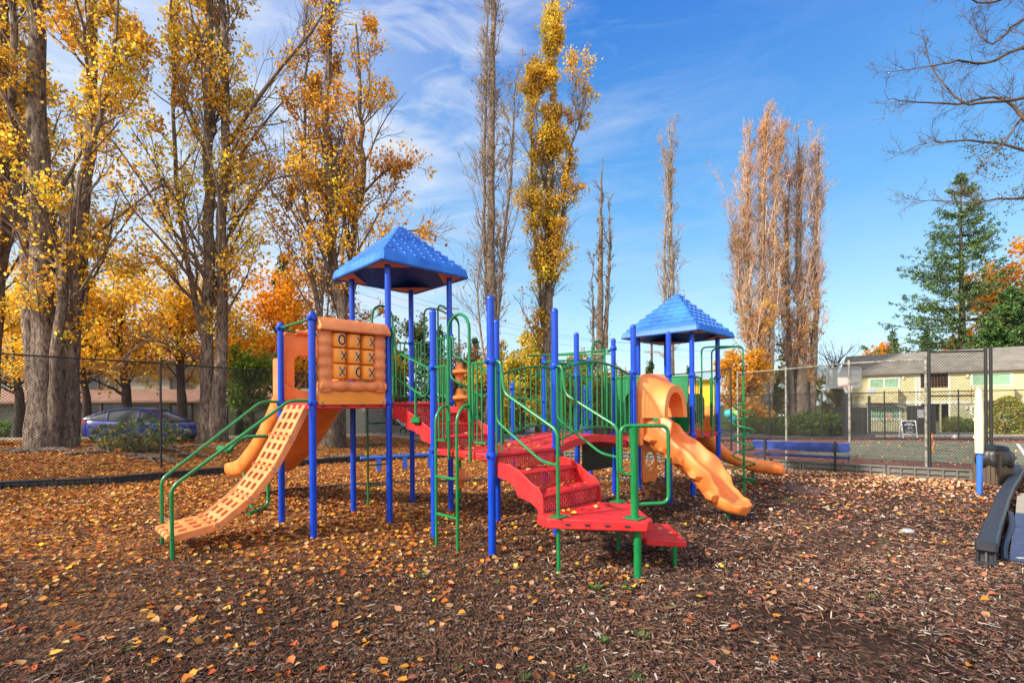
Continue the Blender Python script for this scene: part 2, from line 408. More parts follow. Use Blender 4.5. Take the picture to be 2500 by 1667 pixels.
# bridge
m = MB(); top = []; bot = []
for k in range(17):
    t = k/16; x = L+.05+(RX0-L-.1)*t; a = .14*math.sin(math.pi*t); top.append((x, ZL-.01+a)); bot.append((x, ZL-.13+a))
m.prism(top+bot[::-1], .07, L-.07, plane='y'); BR = m.build('bridge', RED, PS, bevel=.01)
for y in (.02, L-.02): pickets((L+.11, y, 0), (RX0-.10, y, 0), ZL+.10, 2.30, 15, .15, feet=True)
# tower P edges
upanel((L*.28, 3*L, 0), (L*.05, 3*L, 0), ZH+.12, 2.98, 2); upanel((L*.72, 3*L, 0), (L*.95, 3*L, 0), ZH+.12, 2.98, 2)
entry_arch((L*.33, 3*L+.03, 0), (L*.68, 3*L+.03, 0), ZH-.1, 3.62)
upanel((L, 2*L+.30*L, 0), (L, 2*L+.05*L, 0), ZH+.12, 2.98, 2); upanel((L, 2*L+.72*L, 0), (L, 2*L+.95*L, 0), ZH+.12, 2.98, 2)
# ladder on far edge
m = MB()
for xx in (L*.33, L*.68): m.tube(fillet([(xx, 3*L+.05, 1.9), (xx, 3*L+.22, 1.85), (xx, 3*L+.22, -.05)], .08), GR*.9, 10)
for z in (1.5, 1.12, .74, .36): m.tube([(L*.33, 3*L+.22, z), (L*.68, 3*L+.22, z)], GR*.8, 10)
m.build('ladder', GREEN, PS)
# pod climber with loop
m = MB(); ty = 2*L+.5*L; tx = 1.86
for yy in (ty-.22, ty+.2): m.tube(fillet([(L+.03, yy, ZH-.1), (L+.03, yy, 3.60), (L+.28, (yy+ty)/2, 3.60), (tx, ty, 3.42), (tx, ty, 2.4)], .12), GR*.85, 10)
m.tube([(tx, ty, 2.5), (tx, ty, -.1)], .025, 10)
PC = m.build('pod_climber', GREEN, PS)
for z in (2.46, 1.97, 1.48, .99, .46):
    q = MB(); q.lathe([(.001, .16), (.055, .16), (.06, .06), (.09, .035), (.16, .01), (.185, -.01), (.185, -.035), (.165, -.045), (.10, -.055), (.085, -.09), (.06, -.21), (.001, -.22)], (tx, ty, z), n=20)
    q.build('pod', ORANGE, PC)
# bars around the climber opening and slide entrance
rail('guard_bar', [[(-L, 2*L, 3.03), (-L, 3*L, 3.03)]]); 
gb = rail('guard_bar', [[(-L, 3*L-.02, 3.0), (0, 3*L-.02, 2.97)]])
q = MB(); q.lathe([(.02, -.1), (.042, -.1), (.048, -.07), (.034, -.03), (.034, .03), (.048, .07), (.042, .1), (.02, .1)], n=16, M=Matrix.Rotation(R(90), 4, 'Y')); o = q.build('roller', FADED, gb); o.location = (-L*.72, 3*L-.02, 2.992)

# ---------------------------------------------------------------- tic-tac-toe panel
TX0, TX1, TY = -L+.075, -.075, 2*L
m = MB()
m.prism([(-.05, 3.06), (-.16, 2.93), (-.165, 2.885), (-.15, 2.865), (.02, 2.88), (.06, 2.93), (.03, 3.05)], TX0-.02, TX1+.03, plane='x', off=(0, TY, 0))
TT = m.build('game_panel', FADED, PS, bevel=.02)
for sx in (0, 1):
    q = MB(); xc = TX0+.10 if sx == 0 else TX1-.10; rings = []
    for k in range(49):
        z = 2.02+(2.88-2.02)*k/48; sw = .5-.5*math.cos(k/48*math.pi*11); w = .084+.013*sw; dd = .062+.016*sw
        xo = (xc-(.10-w) if sx == 0 else xc+(.10-w))
        rings.append([Vector((xc+w*math.cos(a)*1.15, TY-.02+dd*math.sin(a), z)) for a in [2*math.pi*j/14 for j in range(14)]])
    q.loft(rings); q.build('frame', FADED, TT)
q = MB(); rings = []
for k in range(41):
    x = TX0+.01+(TX1-TX0-.02)*k/40; h = .075+.008*math.sin(k/40*math.pi*8); rings.append([Vector((x, TY-.02+h*math.cos(a), 2.10+h*1.05*math.sin(a))) for a in [2*math.pi*j/14 for j in range(14)]])
q.loft(rings); q.build('frame', FADED, TT); q = MB(); q.box(((TX0+TX1)/2, TY+.02, 2.85), (TX1-TX0-.05, .06, .09)); q.build('frame', FADED, TT)
q = MB(); q.rbox(((TX0+TX1)/2, TY-.02, 1.975), (TX1-TX0-.0, .022, .13), .006); q.rbox(((TX0+TX1)/2, TY-.035, 1.875), (TX1-TX0+.0, .024, .085), .006)
o = q.build('base_board', ORANGE2, TT)
for xx in (TX0+.05, TX1-.05): MB().lathe([(.014, 0), (.014, .01), (.004, .014), (.001, .008)], (xx, TY-.047, 1.87), n=10, M=Matrix.Rotation(R(90), 4, 'X')).build('bolt', STEEL, o)
cw = (TX1-TX0-.36)/3; ch = .225; mk = ['OXX', 'XXX', 'XOX']; offs = [[.02, .075, .045], [.05, .045, .03], [.02, .055, .03]]
rr_ = .112
for r_ in range(3):
    for c_ in range(3):
        cx = TX0+.18+cw*(c_+.5); cz = 2.775-ch*r_-.02; q = MB()
        h = ch/2-.007; prof = [(.02, -h), (.085, -h), (.10, -h+.008), (.108, -h+.025), (.108, h-.025), (.10, h-.008), (.085, h), (.02, h)]
        def sq(p, n=24):
            out = []
            for j in range(n):
                a = 2*math.pi*j/n; e = .62; c, s_ = math.cos(a), math.sin(a)
                out.append(Vector((math.copysign(abs(c)**e, c)*p[0]/.108*(cw/2-.007), math.copysign(abs(s_)**.9, s_)*p[0]*.95, p[1])))
            return out
        q.loft([sq(p) for p in prof])
        def surf(x, z, lift):     # point on the tile's front surface
            X = max(-cw/2+.012, min(cw/2-.008, x)); hx = abs(X)/(cw/2-.007); c = min(1, hx)**(1/.62); s_ = math.sqrt(max(0, 1-c*c))**.9
            return Vector((X, -s_*.108*.95-lift, z))
        dx = offs[r_][c_]
        def stroke(p, w, lift, mi):
            n = len(p); vs = []
            for i in range(n):
                a = Vector(p[max(0, i-1)]); b = Vector(p[min(n-1, i+1)]); d = (b-a).normalized(); nn = Vector((-d.y, d.x))
                for s_ in (-1, 1): vs.append(surf(p[i][0]+dx+nn.x*s_*w, p[i][1]+nn.y*s_*w, lift))
            q.add(vs, [(2*i, 2*i+1, 2*i+3, 2*i+2) for i in range(n-1)], mi)
        if mk[r_][c_] == 'O':
            ring = [(.048*math.cos(2*math.pi*k/28), .064*math.sin(2*math.pi*k/28)) for k in range(29)]
            stroke(ring, .0205, .0030, 2); stroke(ring, .0135, .0045, 1)
        else:
            for sg in (1, -1):
                ln = lambda e: [((-.048+.096*k/10)*e, sg*(-.066+.132*k/10)*e) for k in range(11)]
                stroke(ln(1.09), .0155, .0030 if sg == 1 else .0032, 2); stroke(ln(1.0), .0095, .0045 if sg == 1 else .0048, 1)
        o = q.build('tile', [TILEM, BLACKM, CREAM], TT, recalc=False); o.location = (cx, TY-.0, cz)
q = MB()
for c_ in range(4): q.tube([(TX0+.18+cw*c_, TY+.02, 2.18), (TX0+.18+cw*c_, TY+.02, 2.84)], .008, 6)
q.build('tile_rod', GREEN, TT)

# ---------------------------------------------------------------- plastic link climber
CL = bpy.data.objects.new('link_climber', None); COL.objects.link(CL); CL.parent = PS
cpath = [(-L-.02, 1.84), (-L-.235, 1.40), (-L-.455, .99), (-L-.74, .63), (-L-1.11, .345), (-L-1.60, .27)]
def cy_at(t): return (3*L-.24, 2*L+.20) if t <= 0 else (3*L-.24+(3.526-.06-3*L+.24)*t/1.6, 2*L+.20+(2.616+.05-2*L-.20)*t/1.6)
for s_ in range(5):
    (xa, za), (xb, zb) = cpath[s_], cpath[s_+1]; q = MB()
    A1, A0 = cy_at(-xa-L); B1, B0 = cy_at(-xb-L)
    a0, a1, b0, b1 = Vector((xa, A0, za)), Vector((xa, A1, za)), Vector((xb, B0, zb)), Vector((xb, B1, zb))
    nrm = (b0-a0).cross(a1-a0).normalized()
    if nrm.z < 0: nrm = -nrm
    def P(u, w, h): return (a0.lerp(a1, w)).lerp(b0.lerp(b1, w), u)+nrm*h
    def slab(u0, u1, w0, w1, h0, h1):
        vs = [P(u, w, h) for h in (h0, h1) for u, w in ((u0, w0), (u1, w0), (u1, w1), (u0, w1))]
        q.add(vs, [(3, 2, 1, 0), (4, 5, 6, 7), (0, 1, 5, 4), (1, 2, 6, 5), (2, 3, 7, 6), (3, 0, 4, 7)])
    cols = [0, .13, .255, .375, .44+.06, .62, .745, .87, 1.0]
    # four lengthwise bars, cross bars with holes between
    bars = [(0, .13), (.29, .41), (.59, .71), (.87, 1)]
    for w0, w1 in bars: slab(.0, 1.0, w0, w1, -.095 if w0 in (0, .87) else -.06, .0)
    for u0, u1 in ((.13, .26), (.45, .58), (.77, .90)):
        for (x0_, x1_) in ((.13, .29), (.41, .59), (.71, .87)): slab(u0, u1, x0_, x1_, -.05, -.002)
    seg = q.build('climber_link', FADED, CL, bevel=.010)
    q = MB()
    if s_ > 0:
        for w_ in (-.02, 1.02):
            q.tube([P(0, w_-.012, -.035), P(0, w_+.012, -.035)], .05, 16, mi=1); 
            q.tube([P(0, w_-.018 if w_ < 0 else w_+.018, -.035), P(0, w_-.026 if w_ < 0 else w_+.026, -.035)], .018, 10, mi=2)
        q.tube([P(0, 0, -.035), P(0, 1, -.035)], .018, 10, mi=0)
        for w_ in (.21, .5, .79): q.tube([P(0, w_-.045, -.035), P(0, w_+.045, -.035)], .03, 12, mi=1)
    else: q.tube([P(0.02, 0, -.035), P(0.02, 1, -.035)], .018, 10, mi=0)
    q.build('hinge_rod', [GREEN, FADED, STEEL], CL)
q = MB()
for w in range(4):
    yy = 2.66+(3.44-2.66)*(w+.5)/4; q.tube([(-L-1.60, yy-.07, .235), (-L-1.60, yy+.07, .235)], .042, 14)
q.build('climber_toe', FADED, CL)
for (yt, yf, xf) in ((2*L, 2.616, -2.779), (3*L-.03, 3.526, -2.732)):
    dr = Vector((xf+L, yf-yt, 0)); ln_ = dr.length; dr.normalize()
    W = lambda t, z: Vector((-L, yt, z))+dr*t
    m = MB(); m.tube(fillet([W(.03, 1.89), W(.30, 1.89), W(ln_, .86), W(ln_, -.05)], .09), .0225, 12)
    m.lathe([(.02, 0), (.02, .02), (.002, .024)], tuple(W(ln_, .25)), n=10, M=Matrix.Rotation(R(90), 4, 'X'))
    m.build('handrail', GREEN, PS)

# ---------------------------------------------------------------- slides
def slide(path, hw, wall, name='slide', m_=ORANGE, wav=0.0, th=.05, sub=1, parent=None, floor_rise=0.0):
    """path: list of (x,y,z); hw, wall: per-station half width and wall height"""
    path = [Vector(p) for p in path]; K = len(path); rings = []
    for i in range(K):
        a = path[max(0, i-1)]; b = path[min(K-1, i+1)]; T = (b-a).normalized(); S = T.cross(Vector((0, 0, 1))).normalized(); N = S.cross(T).normalized()
        w = hw[i]; h = wall[i]; wv = wav*math.sin(i*1.9) if 0 < i < K-2 else 0
        sec = [(-w-.03, -th*1.3), (-w-.045, h*.5), (-w-.04, h+wv), (-w+.0, h+.02+wv), (-w+.035, h*.9+wv), (-w+.06, h*.4), (-w+.12, .02), (0, .0), (w-.12, .02), (w-.06, h*.4), (w-.035, h*.9-wv), (w, h+.02-wv), (w+.04, h-wv), (w+.045, h*.5), (w+.03, -th*1.3), (0, -th*1.5)]
        rings.append([path[i]+S*u+N*v_ for u, v_ in sec])
    rings = [rings[0], [a.lerp(b, .12) for a, b in zip(rings[0], rings[1])]]+rings[1:-1]+[[a.lerp(b, .12) for a, b in zip(rings[-1], rings[-2])], rings[-1]]
    q = MB(); q.loft(rings); return q.build(name, m_, parent or PS, sub=sub)
def spath(knots, n):    # Catmull-Rom through knots (any tuple length)
    out = []; k = len(knots)
    for i in range(n):
        t = i/(n-1)*(k-1); j = min(k-2, int(t)); f = t-j
        p = [knots[max(0, min(k-1, j+d))] for d in (-1, 0, 1, 2)]
        out.append([.5*((2*b)+(-a+c)*f+(2*a-5*b+4*c-d)*f*f+(-a+3*b-3*c+d)*f**3) for a, b, c, d in zip(*p)])
    return out
# rock slide: knots (y, z, hw, wall, x)
kn = [(.02, ZL+.0, .32, .36, 3.74), (-.10, ZL-.02, .32, .34, 3.74), (-.30, 1.08, .32, .27, 3.74), (-.60, .90, .34, .25, 3.74), (-.88, .71, .35, .22, 3.74), (-1.06, .50, .34, .19, 3.75), (-1.22, .34, .32, .12, 3.76), (-1.42, .27, .29, .06, 3.76), (-1.56, .25, .19, .02, 3.76), (-1.60, .24, .07, .0, 3.76)]
st = spath(kn, 26)
SL = slide([(s[4], s[0], s[1]) for s in st], [s[2] for s in st], [s[3] for s in st], wav=.022, th=.095)
# hand-hold rocks on both sides
def rock(parent, c, n, up, s, seedk):
    rnd = random.Random(seedk); n = Vector(n).normalized(); up = Vector(up); t = n.cross(up).normalized(); up = t.cross(n)
    s *= 1.15; c = Vector(c); k = 5 + (seedk % 2); base = []; topv = []
    for i in range(k):
        a = 2*math.pi*i/k+rnd.uniform(-.25, .25); r_ = s*rnd.uniform(.85, 1.15)
        base.append(c+t*(math.cos(a)*r_)+up*(math.sin(a)*r_*.72)); topv.append(c+n*(s*.55)+t*(math.cos(a)*r_*.55)+up*(math.sin(a)*r_*.40))
    q = MB(); q.loft([[b-n*.03 for b in base], base, topv], smooth=False); q.build('grip', ORANGE, parent, bevel=.006)
for k, (y, z, s) in enumerate([(-.17, 1.18, .11), (-.40, 1.02, .085), (-.50, .90, .06), (-.68, .86, .115), (-.94, .66, .13), (-1.20, .36, .12)]):
    rock(SL, (3.74-.378, y, z+.05), (-1, 0, .1), (0, -.35, 1), s, k+3)
    rock(SL, (3.74+.385, y, z-.02), (1, 0, .1), (0, -.35, 1), s, k+13)
for k, (x, y, z, s) in enumerate([(3.64, -.50, .97, .06), (3.88, -.75, .81, .06), (3.68, -.98, .60, .07), (3.86, -1.18, .38, .06)]): rock(SL, (x, y, z), (0, -.6, .8), (0, -.8, -.6), s, k+31)
q = MB(); q.tube([(3.86, -1.25, .24), (3.86, -1.25, -.05)], .03, 10); q.build('slide_leg', GREEN, SL)
# hood
rings = []; rings_in = []
NH = 26
def archp(t, x0, x1, z0, z1, e):       # rounded-top outline, t 0..1 left foot to right foot
    a = math.pi*(1-t); cx = (x0+x1)/2; w = (x1-x0)/2; h = (z1-z0)
    c, s_ = math.cos(a), math.sin(a)
    return cx+w*math.copysign(abs(c)**e, c), z0+h*abs(s_)**e
q = MB()
sta = [(-.0, 3.25, 4.27, 2.33, .42), (-.06, 3.25, 4.27, 2.33, .42), (-.14, 3.29, 4.22, 2.28, .5), (-.24, 3.34, 4.18, 2.2, .62), (-.32, 3.36, 4.17, 2.15, .75), (-.44, 3.375, 4.165, 2.12, .85)]
outer = [[Vector((archp(k/NH, x0, x1, 1.58, z1, e)[0], y, archp(k/NH, x0, x1, 1.58, z1, e)[1])) for k in range(NH+1)] for y, x0, x1, z1, e in sta]
inner = [[Vector((archp(k/NH, x0+.13, x1-.13, 1.58, min(z1, 2.15)-.12, e)[0], y+(.006 if i == len(sta)-1 else 0), archp(k/NH, x0+.13, x1-.13, 1.58, min(z1, 2.15)-.12, e)[1])) for k in range(NH+1)] for i, (y, x0, x1, z1, e) in enumerate(sta)]
allr = outer+inner[::-1]
q.loft(allr, closed=False, caps=False); q.loft([inner[0], outer[0]], closed=False, caps=False)
for idx in (0, NH): q.add([r[idx] for r in outer]+[r[idx] for r in inner[::-1]], [tuple(range(2*len(sta)))])
q.build('hood', ORANGE, SL, sharp=60)
q = MB()
for x in (3.30, 4.22): q.rbox((x, -.03, 1.36), (.10, .12, .50), .02)
q.build('jamb', ORANGE, SL)

# wide slide on the far left
kn = [(0.02, ZH), (.22, ZH-.03), (.5, 1.62), (1.15, 1.16), (1.6, .92), (2.2, .64), (2.5, .54), (2.8, .49), (3.1, .465), (3.22, .455)]
st = spath(kn, 24); hw = [.53]*24; wl = [.30-.16*sstep(i/23, 0, .3) for i in range(24)]; wl = [.30-.06*sstep(i/23, 0, .3)-.03*sstep(i/23, .78, .95) for i in range(24)]
SW = slide([(-L/2, 3*L+s[0], s[1]) for s in st], hw, wl, th=.055, wav=0)
q = MB(); q.prism([(-.60, 1.30), (-.60, 1.16), (.60, 1.16)], 0, .001, plane='y')
q = MB()
q.tube(fillet([(-L+.03, 3*L+2.0, .60), (-L+.03, 3*L+1.6, .02), (-L+.03, 3*L+1.25, -.05)], .2), .03, 10); q.build('slide_leg', GREEN, SW)
q = MB(); q.tube(fillet([(-L/2-.35, 3*L+1.35, 1.1), (-L/2-.35, 3*L+1.35, .05), (-L/2-.8, 3*L+.9, .05)], .15), .03, 10); q.build('slide_leg', GREEN, SW)
# hood of the wide slide: frame with arched opening
def arch_frame(parent, x0, x1, z0, z1, wside, ztop_in, th, place, m_, name='hood', round_=.25):
    n = 10; outer = [(x0, z0)]; 
    for k in range(n+1): a = math.pi-math.pi/2*k/n; outer.append((x0+round_+round_*math.cos(a), z1-round_+round_*math.sin(a)))
    for k in range(n+1): a = math.pi/2-math.pi/2*k/n; outer.append((x1-round_+round_*math.cos(a), z1-round_+round_*math.sin(a)))
    outer.append((x1, z0)); inn = []; xi0, xi1 = x0+wside, x1-wside; rin = min((xi1-xi0)/2, round_*1.0)
    inn.append((xi0, z0))
    for k in range(n+1): a = math.pi-math.pi/2*k/n; inn.append((xi0+rin+rin*math.cos(a), ztop_in-rin+rin*math.sin(a)))
    for k in range(n+1): a = math.pi/2-math.pi/2*k/n; inn.append((xi1-rin+rin*math.cos(a), ztop_in-rin+rin*math.sin(a)))
    inn.append((xi1, z0)); N_ = len(outer); q = MB(); vs = []
    for h in (-th/2, th/2):
        vs += [place(a, h, b) for a, b in outer]+[place(a, h, b) for a, b in inn]
    fs = []
    for i in range(N_-1):
        fs += [(i, i+1, N_+i+1, N_+i), (2*N_+i, 3*N_+i, 3*N_+i+1, 2*N_+i+1), (i, 2*N_+i, 2*N_+i+1, i+1), (N_+i, N_+i+1, 3*N_+i+1, 3*N_+i)]
    fs += [(0, N_, 3*N_, 2*N_), (N_-1, 3*N_-1, 4*N_-1, 2*N_-1)]
    q.add(vs, fs, 0, True); return q.build(name, m_, parent, sharp=45, bevel=.015)
arch_frame(SW, -L+.06, -.06, ZH-.02, 3.0, .17, 2.62, .10, lambda a, h, b: Vector((a, 3*L+.10+h, b)), ORANGE, round_=.09)
q = MB(); q.rbox((-L+.09, 3*L+.30, 2.25), (.06, .5, .72), .03); q.rbox((-.09, 3*L+.30, 2.25), (.06, .5, .72), .03); q.build('side_guard', FADED, SW)
# green footrest / chute seen past the climber
q = MB(); q.tube(fillet([(-L+.1, 3*L+.9, 1.32), (-L-.28, 3*L+1.0, 1.32), (-L-.42, 3*L+1.15, 1.1)], .12), .03, 10); q.rbox((-L-.42, 3*L+1.45, 1.10), (.14, .6, .10), .03); q.build('side_step', DGREEN, SW)

# curved slide at the right tower
cy = L/2
kn = [(FX1+.0, cy, ZL), (FX1+.15, cy, ZL-.02), (FX1+.42, cy-.05, .98), (FX1+.72, cy-.20, .74), (FX1+.98, cy-.48, .56), (FX1+1.18, cy-.80, .43), (FX1+1.32, cy-1.12, .37), (FX1+1.40, cy-1.36, .36), (FX1+1.43, cy-1.46, .35)]
st = spath(kn, 24); hw = [.30]*20+[.28, .25, .18, .07]; wl = [.26-.14*sstep(i/23, 0, .35) for i in range(20)]+[.09, .06, .03, .0]
SC = slide(st, hw, wl, th=.09)
q = MB(); q.tube([(FX1+1.2, cy-.85, .34), (FX1+1.2, cy-.85, -.05)], .03, 10); q.build('slide_leg', GREEN, SC)
arch_frame(SC, .06, L-.06, ZL-.02, 2.33, .24, 2.02, .08, lambda a, h, b: Vector((FX1+.05+h, a, b)), YELLOW, round_=.16)
q = MB()
for y in (.18, L-.18): q.rbox((FX1+.05, y, 1.5), (.10, .23, .55), .02)
q.build('side_guard', ORANGE, SC); 
# crawl tunnel between the towers
q = MB(); n = 28; K = []
for x, r_ in ((RX1+.03, .37), (RX1+.12, .40), (RX1+.25, .46), (RX1+.46, .50), (FX0-.25, .46), (FX0-.12, .40), (FX0-.03, .37)):
    K.append([Vector((x, L/2+r_*math.cos(2*math.pi*j/n), 1.78+r_*math.sin(2*math.pi*j/n))) for j in range(n)])
q.loft(K, caps=False); TN = q.build('tunnel', DGREEN, PS, sharp=60)
for x in (RX1, FX0-.03):
    q = MB(); nn = 32; vs = []
    for h in (0, .03):
        for j in range(nn):
            a = 2*math.pi*j/nn; c, s_ = math.cos(a), math.sin(a); k = 1/max(abs(c), abs(s_))
            vs.append(Vector((x+h, L/2+c*k*(L/2-.07), 1.80+s_*k*.54)))
        for j in range(nn):
            a = 2*math.pi*j/nn; vs.append(Vector((x+h, L/2+.36*math.cos(a), 1.78+.36*math.sin(a))))
    fs = []
    for j in range(nn):
        a, b = j, (j+1) % nn
        fs += [(a, b, nn+b, nn+a), (2*nn+a, 3*nn+a, 3*nn+b, 2*nn+b), (a, 2*nn+a, 2*nn+b, b), (nn+a, nn+b, 3*nn+b, 3*nn+a)]
    q.add(vs, fs); q.build('end_panel', DGREEN, TN)
rail('guard_bar', [[(RX1, 0, 2.34), (RX1, L, 2.34)], [(FX0, 0, 2.36), (FX0, L, 2.36)]])
# entry arch and railings on the far side of the R deck, F deck railings
entry_arch((RX0+.50, L+.03, 0), (RX0+.92, L+.03, 0), ZL-.1, 3.03)
upanel((RX0+.45, L, 0), (RX0+.06, L, 0), ZL+.12, 2.33, 3); upanel((RX0+.96, L, 0), (RX1-.06, L, 0), ZL+.12, 2.33, 1)
pickets((FX0+.08, L, 0), (FX1-.08, L, 0), ZL+.12, 2.33, 8)
upanel((FX0+.36, 0, 0), (FX0+.06, 0, 0), ZL+.12, 2.33, 2); upanel((FX1-.36, 0, 0), (FX1-.06, 0, 0), ZL+.12, 2.33, 2)
# dark panel hanging below R deck
q = MB(); q.rbox((RX0+.60, L-.02, .86), (.95, .035, .58), .01); q.build('play_counter', DKGREEN, PS)
# orange panel with porthole under the right tower
q = MB(); nn = 36; vs = []; pc = (FX0+.42, .62); hwx, hz = .30, .50
for h in (0, .035):
    for j in range(nn):
        a = 2*math.pi*j/nn; c, s_ = math.cos(a), math.sin(a); k = 1/max(abs(c), abs(s_)); vs.append(Vector((pc[0]+c*k*hwx, L+h-.02, pc[1]+s_*k*hz)))
    for j in range(nn):
        a = 2*math.pi*j/nn; vs.append(Vector((pc[0]+.02+.21*math.cos(a), L+h-.02, pc[1]-.05+.21*math.sin(a))))
fs = []
for j in range(nn):
    a, b = j, (j+1) % nn; fs += [(a, b, nn+b, nn+a), (2*nn+a, 3*nn+a, 3*nn+b, 2*nn+b), (a, 2*nn+a, 2*nn+b, b), (nn+a, nn+b, 3*nn+b, 3*nn+a)]
q.add(vs, fs); q.build('porthole_panel', ORANGE, PS, bevel=.01)
# spiral climber
hx, hy = 6.25, -.60
m = MB()
for xx in (FX0+.36, FX1-.36): m.tube(fillet([(xx, -.03, ZL-.1), (xx, -.03, 2.93), (hx*.5+xx*.5, -.30, 2.95), (hx, hy, 2.95), (hx, hy, 2.3)], .10), GR*.85, 10)
m.tube([(hx, hy, 2.4), (hx, hy, -.05)], .024, 10)
hel = []
for k in range(150):
    t = k/149; a = t*2*math.pi*5.5; rr = .20*min(1, t*14+.1, 1); hel.append((hx+rr*math.cos(a), hy+rr*math.sin(a), 1.85-1.80*t))
m.tube([(hx, hy, 1.85)]+hel, .0165, 8); m.build('spiral_climber', GREEN, PS)

# overhead ladder behind
Q1, Q2 = MQ
m = MB()
m.tube([(RX1, L, 2.80), (RX1-.0, L+.05, 2.82), (Q1[0]-1.2, Q1[1]-.6, 2.82)], GR, 10)
m.tube([(RX1, L, 2.90), (Q2[0]-1.6, Q2[1]-.2, 2.92)], GR, 10)
m.tube([(Q1[0], Q1[1], 2.80), (Q2[0], Q2[1], 2.80)], GR, 10); m.tube([(Q1[0], Q1[1], 2.80), (RX0, L, 2.55)], GR, 10); m.tube([(Q2[0], Q2[1], 2.80), (RX1, L, 2.92)], GR, 10)
def arcp(a, b, rise, n=12): a, b = Vector(a), Vector(b); return [a.lerp(b, k/n)+Vector((0, 0, rise*math.sin(math.pi*k/n))) for k in range(n+1)]
A1 = arcp((RX0+.1, L+.5, 2.35), (Q2[0]-.2, Q2[1]-.5, 2.35), .42); A2 = arcp((RX0+.0, L+1.0, 2.35), (Q2[0]-.9, Q2[1]+.1, 2.35), .42)
m.tube(A1, GR, 8); m.tube(A2, GR, 8)
for i in range(0, 12):
    m.tube([A1[i], A2[i+1]] if i % 2 else [A2[i], A1[i+1]], GR*.7, 6)
m.tube([(RX0+.1, L+.5, 2.35), (Q2[0]-.2, Q2[1]-.5, 2.35)], GR, 8); m.tube([(Q1[0], Q1[1], 1.9), (4.05, 3.75, 2.0), (3.2, 3.6, 2.0)], GR, 8); m.tube([(Q1[0], Q1[1], 1.45), (Q2[0], Q2[1], 1.45)], GR, 8)
m.build('overhead_ladder', GREEN, PS)

# ---------------------------------------------------------------- transfer platform and step
m = MB(); pl = [(-.10, -1.03), (.02, -.86), (L*.96, -.80), (1.24, -1.13), (.66, -1.86), (.52, -1.84)]
pl = [(-.09, -.985), (-.03, -.76), (.98, -.76), (1.22, -1.17), (.62, -1.80), (.50, -1.81)]
m.prism(pl, .50, .61); TP = m.build('transfer_platform', RED, PS, bevel=.014)
A, B = Vector((-.09, -.985, .555)), Vector((.50, -1.81, .555)); d = (B-A).normalized(); ang = math.atan2(d.y, d.x)
for k in range(4): c = A.lerp(B, .2+.2*k)+Vector((-d.y*-1, d.x*-1, 0))*.0; MB().box(tuple(c), (.05, .02, .018), rz=ang).build('drain_slot', BLACKM, TP)
q = MB(); q.tube([(L-.03, -1.02, .5), (L-.03, -1.02, -.05)], GR, 10); q.tube([(.54, -1.665, .50), (.54, -1.665, -.05)], .04, 16); q.build('platform_leg', GREEN, TP)
# grab post with loops
q = MB(); gx, gy = .53, -1.64
q.lathe([(.04, .6), (.04, 1.42), (.045, 1.5), (.05, 1.56), (.001, 1.57)], (gx, gy, 0), n=18); plate4(q, gx, gy, .612, .085)
dd = Vector((.72, -.69, 0)); G0 = Vector((gx, gy, 0)); gl = lambda t, z: G0+dd*t+Vector((0, 0, z))
q.tube(fillet([gl(0, 1.06), gl(-.14, 1.08), gl(-.14, 1.58), gl(.36, 1.58), gl(.36, .77), gl(.0, .76)], .09), .0205, 12)
q.build('grab_rail', GREEN, PS)
m = MB(); m.prism([(.93, -1.54), (1.16, -1.90), (1.76, -1.36), (1.45, -1.05)][::1], .225, .30); SP = m.build('lower_step', RED, PS, bevel=.012)
q = MB()
for x, y in ((1.12, -1.78), (1.60, -1.35)): q.tube([(x, y, .235), (x, y, .18), (x, y, -.05)], [.034, .022, .022], 12)
q.build('step_leg', GREEN, SP)
q = MB(); q.prism([(.90, -1.46), (.93, -1.52), (1.40, -1.07), (1.36, -1.02)], .30, .50); q.build('step_riser', RED, SP)

